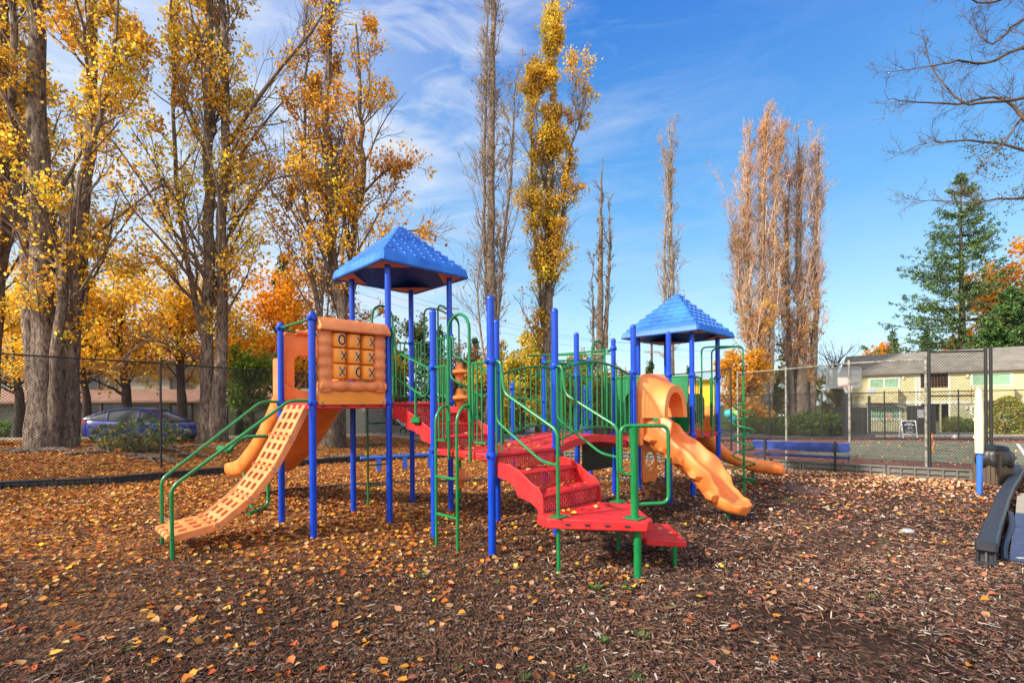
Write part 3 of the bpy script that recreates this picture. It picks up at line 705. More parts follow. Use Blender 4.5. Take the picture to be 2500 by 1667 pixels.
# ---------------------------------------------------------------- roofs
def roof(cx, cy, half, ze, zf, za, rows=9):
    """ze eave bottom, zf eave top, za apex"""
    q = MB(); h = half
    corners = [(-h, -h), (h, -h), (h, h), (-h, h)]
    def ring(s, z, k=.04):
        out = []
        for i, (a, b) in enumerate(corners):
            sx, sy = math.copysign(1, a), math.copysign(1, b); A = (a*s/h*1.0, b*s/h)
            e = k
            p = [(A[0]-sx*e, A[1]), (A[0], A[1]-sy*e)] if i % 2 else [(A[0], A[1]-sy*e), (A[0]-sx*e, A[1])]
            out += [Vector((x, y, z)) for x, y in p]
        return out
    i0 = h*.90; slope = (za-zf)/i0
    q.loft([ring(h, ze), ring(h+.012, ze+.02), ring(h-.012, zf-.025), ring(h-.03, zf)], caps=False)
    q.loft([ring(h-.03, zf), ring(i0, zf+.02)], caps=False)
    # underside
    q.loft([ring(h, ze), ring(h-.05, ze), ring(h-.07, ze+.05), ring(.05, za-.15, .01)], caps=False)
    # solid sloping core just below shingles
    q.loft([ring(i0, zf+.01), ring(.03, za-.02, .01)], caps=False)
    RF = q.build('roof', ROOFB, PS, sharp=30)
    RF.location = (cx, cy, 0)
    q = MB()
    for f in range(4):
        Mr = Matrix.Rotation(f*math.pi/2, 4, 'Z')
        for r_ in range(rows):
            s0 = i0*(1-r_/rows); s1 = i0*(1-(r_+1)/rows); z0 = zf+.015+slope*(i0-s0); z1 = zf+.015+slope*(i0-s1)
            n = max(1, int(round(2*s0/.19))); sh = (r_ % 2)*.5
            ed = [-s0]+[(-s0+(k+sh)*2*s0/n) for k in range(1 if not sh else 0, n+1) if -s0+.03 < (-s0+(k+sh)*2*s0/n) < s0-.03]+[s0]
            for a, b in zip(ed[:-1], ed[1:]):
                l0, l1 = .052, .020     # lip heights: left edge stands proud
                clampx = lambda x: max(-s1, min(s1, x))
                v = [Vector((a, -s0, z0-.0)), Vector((b, -s0, z0)), Vector((a, -s0, z0+l0)), Vector((b, -s0, z0+l1)), Vector((clampx(a), -s1, z1+.004)), Vector((clampx(b), -s1, z1+.002)), Vector((clampx(a), -s1, z1-.01)), Vector((clampx(b), -s1, z1-.01))]
                q.add([Mr @ p for p in v], [(0, 1, 3, 2), (2, 3, 5, 4), (0, 2, 4, 6), (1, 7, 5, 3)])
    q.lathe([(.07, za-.03), (.05, za+.0), (.001, za+.012)], n=8)
    q.build('shingle_cover', ROOFB, RF, recalc=False)
    for a, b in corners:
        sx, sy = math.copysign(1, a), math.copysign(1, b); q = MB()
        q.prism([(a-sx*.06, b-sy*.06), (a-sx*.62, b-sy*.06), (a-sx*.06, b-sy*.62)], ze+.012, ze+.03)
        q.build('corner_plate', TAN, RF)
roof(.5*L, 2.5*L, L/2+.24, 3.98, 4.14, 4.87)
roof((FX0+FX1)/2, L/2, L/2+.26, 3.19, 3.32, 4.12, 8)
# ================================================================== GROUND
def gmat(name, kind):
    m = bpy.data.materials.new(name); m.use_nodes = True; nt = m.node_tree; N = nt.nodes; Lk = nt.links
    b = N['Principled BSDF']; b.inputs['Roughness'].default_value = .95; b.inputs['Specular IOR Level'].default_value = .15
    tc = N.new('ShaderNodeTexCoord')
    def nz(scale, det=6, rough=.6, st=(1, 1, 1)):
        mp = N.new('ShaderNodeMapping'); mp.inputs['Scale'].default_value = st; Lk.new(tc.outputs['Object'], mp.inputs[0])
        n = N.new('ShaderNodeTexNoise'); n.inputs['Scale'].default_value = scale; n.inputs['Detail'].default_value = det; n.inputs['Roughness'].default_value = rough; Lk.new(mp.outputs[0], n.inputs['Vector']); return n.outputs['Fac']
    def ramp(fac, stops):
        r = N.new('ShaderNodeValToRGB'); e = r.color_ramp.elements
        while len(e) < len(stops): e.new(.5)
        for i, (p, c) in enumerate(stops): e[i].position = p; e[i].color = (*c, 1)
        Lk.new(fac, r.inputs[0]); return r.outputs[0]
    def mix(f, a, c):
        x = N.new('ShaderNodeMixRGB')
        if isinstance(f, float): x.inputs[0].default_value = f
        else: Lk.new(f, x.inputs[0])
        Lk.new(a, x.inputs[1]); Lk.new(c, x.inputs[2]); return x.outputs[0]
    if kind == 'chips':
        vo = N.new('ShaderNodeTexVoronoi'); vo.inputs['Scale'].default_value = 38; vo.feature = 'F1'
        mpv = N.new('ShaderNodeMapping'); mpv.inputs['Scale'].default_value = (1, .55, 1); mpv.inputs['Rotation'].default_value = (0, 0, .5); Lk.new(tc.outputs['Object'], mpv.inputs[0]); Lk.new(mpv.outputs[0], vo.inputs['Vector'])
        chip = ramp(vo.outputs['Color'], [(.0, (.016, .009, .006)), (.35, (.045, .022, .013)), (.6, (.09, .045, .026)), (.85, (.17, .10, .065)), (1, (.28, .20, .15))])
        soil = ramp(nz(25, 8, .7), [(.3, (.014, .008, .006)), (.7, (.06, .030, .018))])
        big = ramp(nz(.55, 5, .6), [(.42, (0, 0, 0)), (.6, (1, 1, 1))])
        c1 = mix(big, chip, soil)
        leafn = N.new('ShaderNodeTexVoronoi'); leafn.inputs['Scale'].default_value = 14; Lk.new(tc.outputs['Object'], leafn.inputs['Vector'])
        lc = ramp(leafn.outputs['Color'], [(0, (.07, .022, .010)), (.4, (.20, .07, .02)), (.7, (.42, .17, .035)), (1, (.50, .24, .06))])
        a = N.new('ShaderNodeAttribute'); a.attribute_name = 'tint'; s = N.new('ShaderNodeSeparateColor'); Lk.new(a.outputs['Color'], s.inputs[0])
        mm = N.new('ShaderNodeMath'); mm.operation = 'MULTIPLY_ADD'; mm.use_clamp = True; Lk.new(nz(9, 4), mm.inputs[0]); mm.inputs[1].default_value = 2.2
        sb = N.new('ShaderNodeMath'); sb.operation = 'MULTIPLY_ADD'; Lk.new(s.outputs[0], sb.inputs[0]); sb.inputs[1].default_value = 2.4; sb.inputs[2].default_value = -1.9; Lk.new(sb.outputs[0], mm.inputs[2])
        c2 = mix(mm.outputs[0], c1, lc)
        gr = ramp(nz(6, 6), [(.3, (.035, .06, .012)), (.7, (.10, .14, .03))])
        c3 = mix(s.outputs[1], c2, gr)
        Lk.new(c3, b.inputs['Base Color'])
        bp = N.new('ShaderNodeBump'); bp.inputs['Strength'].default_value = .9; bp.inputs['Distance'].default_value = .03; Lk.new(vo.outputs['Distance'], bp.inputs['Height']); Lk.new(bp.outputs[0], b.inputs['Normal'])
    else:
        cA, cB = kind
        c = ramp(nz(1.3, 8, .65), [(.35, cA), (.65, cB)]); sp = ramp(nz(120, 3), [(.4, (.72, .72, .72)), (.6, (1.12, 1.12, 1.12))])
        x = N.new('ShaderNodeMixRGB'); x.blend_type = 'MULTIPLY'; x.inputs[0].default_value = 1; Lk.new(c, x.inputs[1]); Lk.new(sp, x.inputs[2]); Lk.new(x.outputs[0], b.inputs['Base Color']); b.inputs['Roughness'].default_value = .85
    return m
# terrain sheet
xs = np.concatenate([np.linspace(-400, -60, 12), np.arange(-56, -30, 2.), np.arange(-30, 30, .6), np.arange(30, 56, 2.), np.linspace(60, 400, 12)])
ys = np.concatenate([np.linspace(-80, -5, 8), np.arange(-3, 32, .6), np.arange(33, 70, 2.5), np.linspace(75, 900, 14)])
V = np.array([(x, y, gz(x, y)) for y in ys for x in xs]); nx_, ny_ = len(xs), len(ys)
F = np.array([(j*nx_+i, j*nx_+i+1, (j+1)*nx_+i+1, (j+1)*nx_+i) for j in range(ny_-1) for i in range(nx_-1)])
def leafcov(x, y):      # share of ground hidden by fallen leaves, 0..1
    c = .36+.30*sstep(-x+.15*y, -3, 5)+.0
    c += .34*sstep(y-.35*x, 7.5, 12)*(1-sstep(x, 3, 9)); c -= .13*sstep(x, -1.5, 2.5)*(1-sstep(y, 8, 11))
    c += .30*sstep(y, 11, 13)*sstep(-x, -4, 0)
    c *= .55+.45*sstep(y, 3.5, 8)
    return min(1, max(.08, c))
BORD = [gp(*p) for p in ((-330, 1232), (0, 1195), (265, 1182.6), (543, 1157), (743, 1137), (854, 1128.5), (1031, 1119), (1290, 1116), (1567, 1123.6), (1760, 1133), (1957, 1148), (2164, 1160.7), (2376, 1173))]
def fcol(f):
    c = V[f].mean(0); x, y = c[0], c[1]
    grass = sstep(y, 27, 30)*.8
    return (leafcov(x, y)*(1 if y < 40 else .6), grass, 0)
T_ = np.array([fcol(f) for f in F])
g = quads_object('ground', V, F, T_, gmat('ground_cover', 'chips'), smooth=True); tag(g, kind='structure')
g.data.polygons.foreach_set('use_smooth', [True]*len(g.data.polygons))

def sheet(name, poly, m, dz, res=1.5):
    """polygon sheet draped over the terrain, cut in a grid"""
    import bmesh
    bm = bmesh.new(); f = bm.faces.new([bm.verts.new((p[0], p[1], 0)) for p in poly])
    x0, x1 = min(p[0] for p in poly), max(p[0] for p in poly); y0, y1 = min(p[1] for p in poly), max(p[1] for p in poly)
    for ax, a, b_ in ((0, x0, x1), (1, y0, y1)):
        k = a+res
        while k < b_:
            no_ = (1, 0, 0) if ax == 0 else (0, 1, 0); co = (k, 0, 0) if ax == 0 else (0, k, 0)
            bmesh.ops.bisect_plane(bm, geom=bm.verts[:]+bm.edges[:]+bm.faces[:], plane_co=co, plane_no=no_); k += res
    for v in bm.verts: v.co.z = gz(v.co.x, v.co.y)+dz
    me = bpy.data.meshes.new(name); bmesh.ops.recalc_face_normals(bm, faces=bm.faces)
    if bm.faces and sum(f.normal.z for f in bm.faces) < 0: bmesh.ops.reverse_faces(bm, faces=bm.faces)
    bm.to_mesh(me); bm.free(); me.materials.append(m)
    o = bpy.data.objects.new(name, me); COL.objects.link(o); o['kind'] = 'structure'; return o
ASPH = gmat('asphalt', ((.085, .083, .085), (.15, .145, .14))); CONC = gmat('concrete', ((.30, .26, .20), (.42, .37, .30))); COURTG = gmat('court_green', ((.12, .13, .085), (.22, .215, .15))); COURTR = gmat('court_red', ((.15, .058, .042), (.25, .11, .08)))
WHITEP = mat('white_paint_line', (.62, .60, .55), .8, .2); YELP = mat('yellow_paint_line', (.65, .40, .05), .8, .1)
road = sheet('road', [(-60, 23.5), (-10, 25.5), (12, 27.2), (12, 34), (-10, 32), (-60, 30)], ASPH, .03, 1.2)
sheet('road_marking', [(-60, 26.9), (-10, 28.9), (12, 30.6), (12, 30.72), (-10, 29.02), (-60, 27.02)], YELP, .036)
def kerb(pts, name='kerb', h=.12, w=.18):
    m = MB()
    for a, b in zip(pts[:-1], pts[1:]):
        n = max(1, int(math.dist(a, b)/2.5))
        for k in range(n):
            p = [a[i]+(b[i]-a[i])*k/n for i in (0, 1)]; q = [a[i]+(b[i]-a[i])*(k+1)/n for i in (0, 1)]
            d = Vector((q[0]-p[0], q[1]-p[1], 0)); nn = Vector((-d.y, d.x, 0)).normalized()*w/2
            P0 = Vector((*p, gz(*p))); P1 = Vector((*q, gz(*q))); vs = []
            for P in (P0, P1): vs += [P-nn-Vector((0, 0, .1)), P+nn-Vector((0, 0, .1)), P+nn*.85+Vector((0, 0, h)), P-nn*.85+Vector((0, 0, h))]
            m.add(vs, [(0, 1, 2, 3), (7, 6, 5, 4), (0, 4, 5, 1), (1, 5, 6, 2), (2, 6, 7, 3), (3, 7, 4, 0)])
    o = m.build(name, CONC); o['kind'] = 'structure'; return o
kerb([(-60, 23.35), (-10, 25.35), (12, 27.05)]); kerb([(-60, 30.15), (-10, 32.15), (12, 34.15)])
sheet('lawn', [(-70, 30.5), (-10, 32.5), (12, 34.5), (10, 41), (-10, 40), (-70, 36)], mat('grass_green', (.07, .13, .02), .95, .35, 5, .5, 60, col2=(.16, .17, .045)), .03, 3)
sheet('parking_lot', [(-35, 41), (14, 42), (30, 30), (60, 25), (60, 44), (20, 56), (14, 75), (-45, 70)], ASPH, .05, 3)
sheet('parking_lot', [(12, 26.8), (16, 26), (40, 18), (60, 14), (60, 25), (30, 30), (14, 42), (12, 34)], ASPH, .05, 3)
sheet('court', [(6.5, 15.5), (9.4, 12.9), (14.2, 11.6), (26, 11), (33, 20), (22, 25.3), (15, 26.2), (7.5, 22.5)], COURTR, .012, 1.5)
sheet('court_surface', [(9.6, 17.0), (14.0, 13.7), (17.5, 12.9), (23.8, 20.4), (17.2, 23.6), (13.0, 21.2)], COURTG, .02, 1.5)
def line(name, pts, w, m, dz):
    for a, b in zip(pts[:-1], pts[1:]):
        a, b = Vector((*a, 0)), Vector((*b, 0)); n = Vector((-(b-a).y, (b-a).x, 0)).normalized()*w/2
        sheet(name, [a-n, b-n, b+n, a+n], m, dz)
line('court_line', [(13.0, 21.2), (17.2, 23.6), (23.8, 20.4)], .06, WHITEP, .026); line('court_line', [(14.3, 13.6), (21.3, 20.9)], .10, WHITEP, .028)
line('court_line', [(11.0, 19.0), (15.5, 21.0), (20.0, 22.2)], .05, WHITEP, .030)
# concrete path and ramp on the right
m = MB(); m.prism([(7.25, 7.15), (8.75, 8.6), (10.6, 9.9), (12.3, 11.0), (13.3, 12.0), (22, 14.5), (22, 4), (8.7, 6.0)], -.1, .16); o = m.build('path', CONC); o['kind'] = 'structure'

# fallen leaves -------------------------------------------------------
PAL_L = [(.62, .24, .025), (.50, .15, .02), (.72, .38, .06), (.34, .10, .025), (.62, .36, .14), (.20, .075, .03), (.75, .46, .03), (.42, .07, .02), (.50, .27, .12)]
WL = [3.2, 2.6, 1.0, 2.8, 1.1, 2.4, .5, 1.1, 1.7]
PAL_S = [(.50, .20, .11), (.44, .13, .06), (.60, .30, .17), (.56, .34, .19), (.28, .10, .06), (.68, .28, .03), (.70, .42, .04), (.36, .07, .03)]
def in_view(P): return (np.abs(P[:, 0]) < 1.13*P[:, 1]+1.0)
def scatter(y0, y1, dens, cov=True, xmax=None):
    w = 1.08; area_max = (y1-y0)*2*w*y1*1.0+4
    n = int(area_max*dens); y = rng.uniform(y0, y1, n); x = rng.uniform(-w*y1-1, w*y1+1, n)
    k = np.abs(x) < w*y+.8; x, y = x[k], y[k]
    if cov:
        c = np.array([leafcov(a, b) for a, b in zip(x, y)]); cl = np.array([.35+1.3*max(0, min(1, .5+1.2*noise.noise(Vector((a*.9, b*.9, 3))))) for a, b in zip(x, y)])
        k = rng.uniform(0, 1, len(x)) < c**1.5*cl; x, y = x[k], y[k]
    return x, y
LX, LY, LS = [], [], []
for y0, y1, d, s in ((1.6, 4.5, 215, .062), (4.5, 8, 330, .058), (8, 13, 230, .066), (13, 19, 110, .075), (19, 24, 50, .09)):
    x, y = scatter(y0, y1, d)
    if y0 >= 13: k = (x < 5.2); x, y = x[k], y[k]
    LX.append(x); LY.append(y); LS.append(np.full(len(x), s))
x = rng.uniform(5, 30, 5200); y = rng.uniform(9, 26, 5200); k = rng.uniform(0, 1, 5200) < .5; LX.append(x[k]); LY.append(y[k]); LS.append(np.full(k.sum(), .07))
# drift of leaves against the right border
x = rng.uniform(3.5, 10.2, 20000); y = rng.uniform(8.0, 13.4, 20000)
bl = 13.1-.62*(x-7.5); d_ = bl-y; k = (d_ > .12) & (rng.uniform(0, 1, 20000) < np.exp(-d_/1.2)); LX.append(x[k]); LY.append(y[k]); LS.append(np.full(k.sum(), .06)); NDRIFT = int(k.sum())
x = np.concatenate(LX); y = np.concatenate(LY); s = np.concatenate(LS)
z = np.array([gz(a, b) for a, b in zip(x, y)])+rng.uniform(.008, .035, len(x)); z[x > 6] += .03*(y[x > 6] > 12)
P = np.stack([x, y, z], 1); V, F = leaf_mesh(P, s, flat=.70, aspect=1.05)
lc = pick(PAL_L, WL, len(P), .22); lr = pick(PAL_S, [3, 2.5, 1.5, 1.5, 3, 1.6, .7, 1.6], len(P), .22)
t = np.clip((x+1.5-.1*y)/3.5, 0, 1)[:, None]; u = (rng.uniform(0, 1, (len(P), 1)) < t*.85); lc = np.where(u, lr, lc)
lc[-NDRIFT:] = pick([(.80, .46, .26), (.74, .36, .16), (.86, .58, .38), (.56, .24, .12)], [2, 2, 2, 1], NDRIFT, .15)  # paler drift leaves: the sunlight on this strip is put into their colour
LM = attr_mat('fallen_leaf', .65, .12)
o = quads_object('fallen_leaves', V, F, np.repeat(lc, 2, 0), LM); tag(o, 'orange and brown fallen leaves covering the ground', 'leaves', kind='stuff')
print('leaves', len(P))
# wood chips ----------------------------------------------------------
CX, CY, SC_ = [], [], []
for y0, y1, d, sc_ in ((1.7, 3.6, 2300, 1.0), (3.6, 6, 1200, 1.15), (6, 10, 420, 1.45), (10, 13, 130, 1.6)):
    x, y = scatter(y0, y1, d, cov=False)
    cl = np.array([.22+1.0*max(0, min(1, .5+1.5*noise.noise(Vector((a*.7, b*.7, 9)))+.22*sstep(a, -2.5, 2.0))) for a, b in zip(x, y)]); k = rng.uniform(0, 1, len(x)) < cl; x, y = x[k], y[k]
    CX.append(x); CY.append(y); SC_.append(np.full(len(x), sc_))
x = np.concatenate(CX); y = np.concatenate(CY); sc_ = np.concatenate(SC_)
k = ~((x > 4.0) & (y < 1.1*x-.9)); x, y, sc_ = x[k], y[k], sc_[k]
n = len(x); print('chips', n)
P = np.stack([x, y, rng.uniform(.004, .024, n)], 1); ang = rng.uniform(0, np.pi, n); ln = sc_*rng.gamma(3, .0050, n)+.006; wd = sc_*rng.uniform(.0022, .0075, n)
tz = rng.normal(0, .22, n); T = np.stack([np.cos(ang), np.sin(ang), tz], 1); B = np.stack([-np.sin(ang), np.cos(ang), rng.normal(0, .3, n)], 1)
up = np.array([0, 0, 1.]); h = (wd*rng.uniform(.3, .9, n))[:, None]; T = T*ln[:, None]; B = B*wd[:, None]
V = np.stack([P-T-B, P+T*.9-B*.8, P+T+h*up, P-T+h*up, P-T*.9+B, P+T+B*.7], 1).reshape(-1, 3)
bb = (np.arange(n)*6)[:, None]; F = np.concatenate([bb+np.array([[0, 1, 2, 3]]), bb+np.array([[3, 2, 5, 4]])], 1).reshape(-1, 4)
cc = pick([(.050, .024, .014), (.085, .038, .020), (.13, .068, .042), (.21, .15, .115), (.28, .23, .19), (.115, .042, .022), (.02, .012, .009)], [3, 3, 2.4, 1.3, .5, 2.8, 2.5], n, .3)
br = np.clip((x+1.5)/5, 0, 1)[:, None]; cc = np.clip(cc*(1+1.1*br)+br*np.array([.06, .046, .038])*rng.uniform(0, 1, (n, 1)), 0, .6)  # lighter towards the right: greyer chips, plus sunlight put into the colour
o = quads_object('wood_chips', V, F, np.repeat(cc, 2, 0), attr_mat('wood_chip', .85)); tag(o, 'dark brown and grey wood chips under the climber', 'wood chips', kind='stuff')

# small weeds, stones ---------------------------------------------------
WEED = attr_mat('weed_leaf', .6, .25)
def weed(px, py, s, grass=False):
    c = gp(px, py); s *= .72; n = 50 if grass else 30; V = []; F = []
    for k in range(n):
        a = random.uniform(0, 6.28); l = s*random.uniform(.5, 1.0); w = s*(.025 if grass else .13); r0 = random.uniform(0, s*.35) if grass else 0
        b0 = Vector((math.cos(a)*r0, math.sin(a)*r0, 0)); d = Vector((math.cos(a), math.sin(a), random.uniform(.5, 1.8) if grass else random.uniform(.05, .8))).normalized(); t = Vector((-math.sin(a), math.cos(a), 0))*w
        i = len(V); V += [b0-t*.4, b0+d*l*.6-t, b0+d*l, b0+d*l*.6+t]; F.append((i, i+1, i+2, i+3))
    o = quads_object('weed', np.array([tuple(v) for v in V]), np.array(F), pick([(.06, .14, .025), (.11, .20, .04), (.04, .09, .02)], [1, 1, 1], len(F)), WEED); o.location = (c.x, c.y, -.004)
    tag(o, 'small green weed tuft growing between the wood chips in the foreground' if s < .15 else 'broad green rosette of weed growing in front of the red platform', 'weed', 'weeds in the wood chips'); return o
for px, py, s, gr in ((1212, 1424, .10, 0), (1332, 1435, .06, 0), (1395, 1459, .08, 0), (1455, 1440, .16, 0), (1532, 1440, .17, 0), (1560, 1425, .08, 1), (1475, 1565, .11, 0), (1568, 1555, .13, 0), (1645, 1484, .09, 0), (1418, 1640, .10, 0), (1278, 1660, .10, 1), (1555, 1662, .12, 0), (1120, 1635, .07, 0), (905, 1345, .10, 1), (1030, 1410, .12, 1), (1480, 1465, .08, 1), (310, 1588, .09, 0), (2128, 1463, .12, 1), (1890, 1215, .14, 1), (1925, 1222, .14, 1), (1690, 1424, .08, 1), (2165, 1325, .1, 1)): weed(px, py, s, gr)
STONE = mat('pale_stone', (.32, .32, .34), .8, .3, 20)
def stone(px, py, s):
    c = gp(px, py); rnd = random.Random(px); q = MB(); rings = []
    for k in range(7):
        t = math.pi*k/6; rings.append([Vector((s*math.sin(t)*math.cos(a)*rnd.uniform(.85, 1.1), s*.7*math.sin(t)*math.sin(a)*rnd.uniform(.85, 1.1), s*.4*math.cos(t))) for a in [2*math.pi*j/9 for j in range(9)]])
    q.loft(rings); o = q.build('stone', STONE, sharp=60); o.location = (c.x, c.y, s*.2); return o
for i, (px, py, s, lb) in enumerate(((1055, 1538, .028, 'small round grey pebble at the bottom centre left of the weeds'), (1460, 1548, .030, 'small oval grey pebble beside the weed at bottom centre'), (1446, 1498, .03, 'small angular white pebble below the red platform'), (1705, 1262, .05, 'rounded brown stone under the end of the rock slide'), (2215, 1300, .10, 'larger half buried stone in the chips at the right'))):
    tag(stone(px, py, s), lb, 'stone')

# ================================================================== BORDER TIMBERS
def timber(a, b, name, m_, lab, cat, grp, h=.24, w=.13, slots=True):
    a, b = Vector(a), Vector(b); ln = (b-a).length-.03; ang = math.atan2((b-a).y, (b-a).x); c = (a+b)/2
    q = MB(); H = h
    prof = [(-w/2, -.05), (-w/2, H-.025), (-w/2+.02, H), (w/2-.02, H), (w/2, H-.025), (w/2, -.05)]
    if not slots:
        q.loft([[Vector((x, p[0], p[1])) for p in prof] for x in (-ln/2, -ln/2+.02, ln/2-.02, ln/2)], smooth=False)
    else:   # face towards the play area carries slots: body set back, with ribs standing proud
        q.rbox((0, .02, H/2-.03), (ln, w-.045, H-.01), .01)
        q.rbox((0, 0, H-.02), (ln, w, .05), .012); q.rbox((0, 0, .105), (ln*.99, w*.98, .032), .008); q.rbox((0, 0, .0), (ln, w, .05), .01)
        for t in (-.485, -.33, -.16, .0, .17, .33, .485): q.rbox((ln*t, 0, H/2-.02), (.05 if abs(t) < .48 else .07, w*.985, H-.03), .015)
    o = q.build(name, m_); o.location = (c.x, c.y, (gz(a.x, a.y)+gz(b.x, b.y))/2); o.rotation_euler = (0, 0, ang)
    for t in (-.42, .42): MB().lathe([(.018, 0), (.018, .008), (.002, .014)], (ln*t, 0, H), n=10).build('spike_head', STEEL, o)
    return tag(o, lab, cat, grp)
acc = []; seglen = 1.22
for a, b in zip(BORD[:-1], BORD[1:]):
    n = max(1, round((b-a).length/seglen))
    for k in range(n): acc.append((a.lerp(b, k/n), a.lerp(b, (k+1)/n)))
for a, b in acc:
    left = (a.x+b.x)/2 < 1.2
    timber(a, b, 'border_timber', BLACKP if left else GREY, 'black plastic border timber edging the leaf litter behind the climber' if left else 'grey slotted plastic border timber in front of the chain link fence', 'border timber', 'black border timbers' if left else 'grey border timbers', h=.19 if left else .25)
# low curved black strip behind the towers
q = MB(); pts = [gp(px, py, .03) for px, py in ((600, 1212), (703, 1195), (800, 1188), (900, 1180), (1000, 1175), (1120, 1172), (1300, 1170), (1420, 1168), (1500, 1168), (1560, 1172))]
q.tube(pts, .032, 8); tag(q.build('black_strip', BLACKP), 'thin black strip lying across the chips under the towers', 'edging')
# serpentine ramp border
rb = thing('ramp_border', 'dark serpentine plastic border with scalloped edge beside the blue ramp', 'border', (0, 0, 0))
rp = [(5.10, 5.55), (5.45, 6.3), (6.0, 7.3), (6.75, 8.2), (7.7, 9.0), (8.9, 9.9), (9.5, 10.6)]
rp = [gp(2408, 1376), gp(2420, 1330), gp(2436, 1285), gp(2448, 1245), gp(2462, 1215), gp(2478, 1190), gp(2487, 1172), gp(2480, 1158)]
rp = [Vector((p.x, p.y, 0)) for p in rp]
RBM = mat('ramp_border_plastic', (.022, .023, .030), .42, .25, 5, .05, 60)
for i, (a, b) in enumerate(zip(rp[:-1], rp[1:])):
    d = (b-a); ln = d.length; ang = math.atan2(d.y, d.x); q = MB()
    n = 10; sec = []
    for k in range(n+1):
        x = -ln/2+.01+(ln-.02)*k/n; w0, w1 = .085, -.085-.010*abs(math.sin(k*1.3)); hh = .258
        sec.append([Vector((x, w0, -.03)), Vector((x, w0, hh-.03)), Vector((x, w0-.025, hh)), Vector((x, w1+.02, hh)), Vector((x, w1, hh-.03)), Vector((x, w1, hh-.12)), Vector((x, -.06, hh-.13)), Vector((x, -.06, -.03))])
    q.loft(sec); o = q.build('border_link', RBM, rb, sharp=30); o.location = ((a+b)/2).to_tuple(); o.rotation_euler = (0, 0, ang)
d = (rp[1]-rp[0]).normalized(); ang = math.atan2(d.y, d.x)
q = MB(); M_ = Matrix.Translation(rp[0]) @ Matrix.Rotation(ang, 4, 'Z')
q.rbox((-.03, 0, .205), (.09, .185, .115), .015, M=M_); q.rbox((.0, -.07, .1), (.05, .03, .2), .01, M=M_); q.rbox((.0, .07, .1), (.05, .03, .2), .01, M=M_); q.rbox((-.02, 0, .015), (.12, .2, .04), .015, M=M_)
q.tube([M_ @ Vector((-.02, 0, .03)), M_ @ Vector((-.02, 0, .2))], .012, 8, mi=1); q.build('end_cap', [RBM, STEEL], rb)
# ramp
RAMPB = mat('ramp_blue_grey', (.045, .060, .115), .45, .2, 6, .05, 50, dirt=.2)
rm = thing('access_ramp', 'blue grey ribbed plastic access ramp at the right edge', 'ramp')
A0, A1 = rp[0]+Vector((.30, .05, 0)), Vector((4.02, 4.78, 0)); A1 = Vector((7.27, 7.17, 0)); wv = Vector((1.42, -1.15, 0))
q = MB(); K = 26
ra = [Vector((A0.x, A0.y, .02)), Vector((A1.x, A1.y, .19))]
for k in range(K):
    t0, t1 = k/K, (k+.62)/K; a = ra[0].lerp(ra[1], t0); b = ra[0].lerp(ra[1], t1); c = ra[0].lerp(ra[1], (k+1)/K); up = Vector((0, 0, .007))
    q.add([a+up, b+up, b+wv+up, a+wv+up], [(0, 1, 2, 3)]); q.add([b+up, b+wv+up, b+wv, b], [(0, 1, 2, 3)]); q.add([b, c, c+wv, b+wv], [(0, 1, 2, 3)]); q.add([c, c+wv, c+wv+up, c+up], [(0, 1, 2, 3)])
q.add([ra[0], ra[0]+wv, ra[0]+wv-Vector((0, 0, .08)), ra[0]-Vector((0, 0, .08))], [(0, 1, 2, 3)]); q.build('ramp_tread', RAMPB, rm, recalc=False)
q = MB(); side = [(A0-Vector((.05, 0, 0))).lerp(A1-Vector((.05, 0, 0)), k/6)+Vector((-.03*math.sin(k*1.2), 0, .02+.17*k/6)) for k in range(7)]
q.tube(side, .035, 8); q.build('side_curb', RBM, rm)
q = MB(); q.box((A0.x+.22, A0.y+.03, .036), (.16, .045, .004), rz=-.25); q.build('warning_strip', mat('grey_white_strip', (.45, .46, .5), .6), rm)

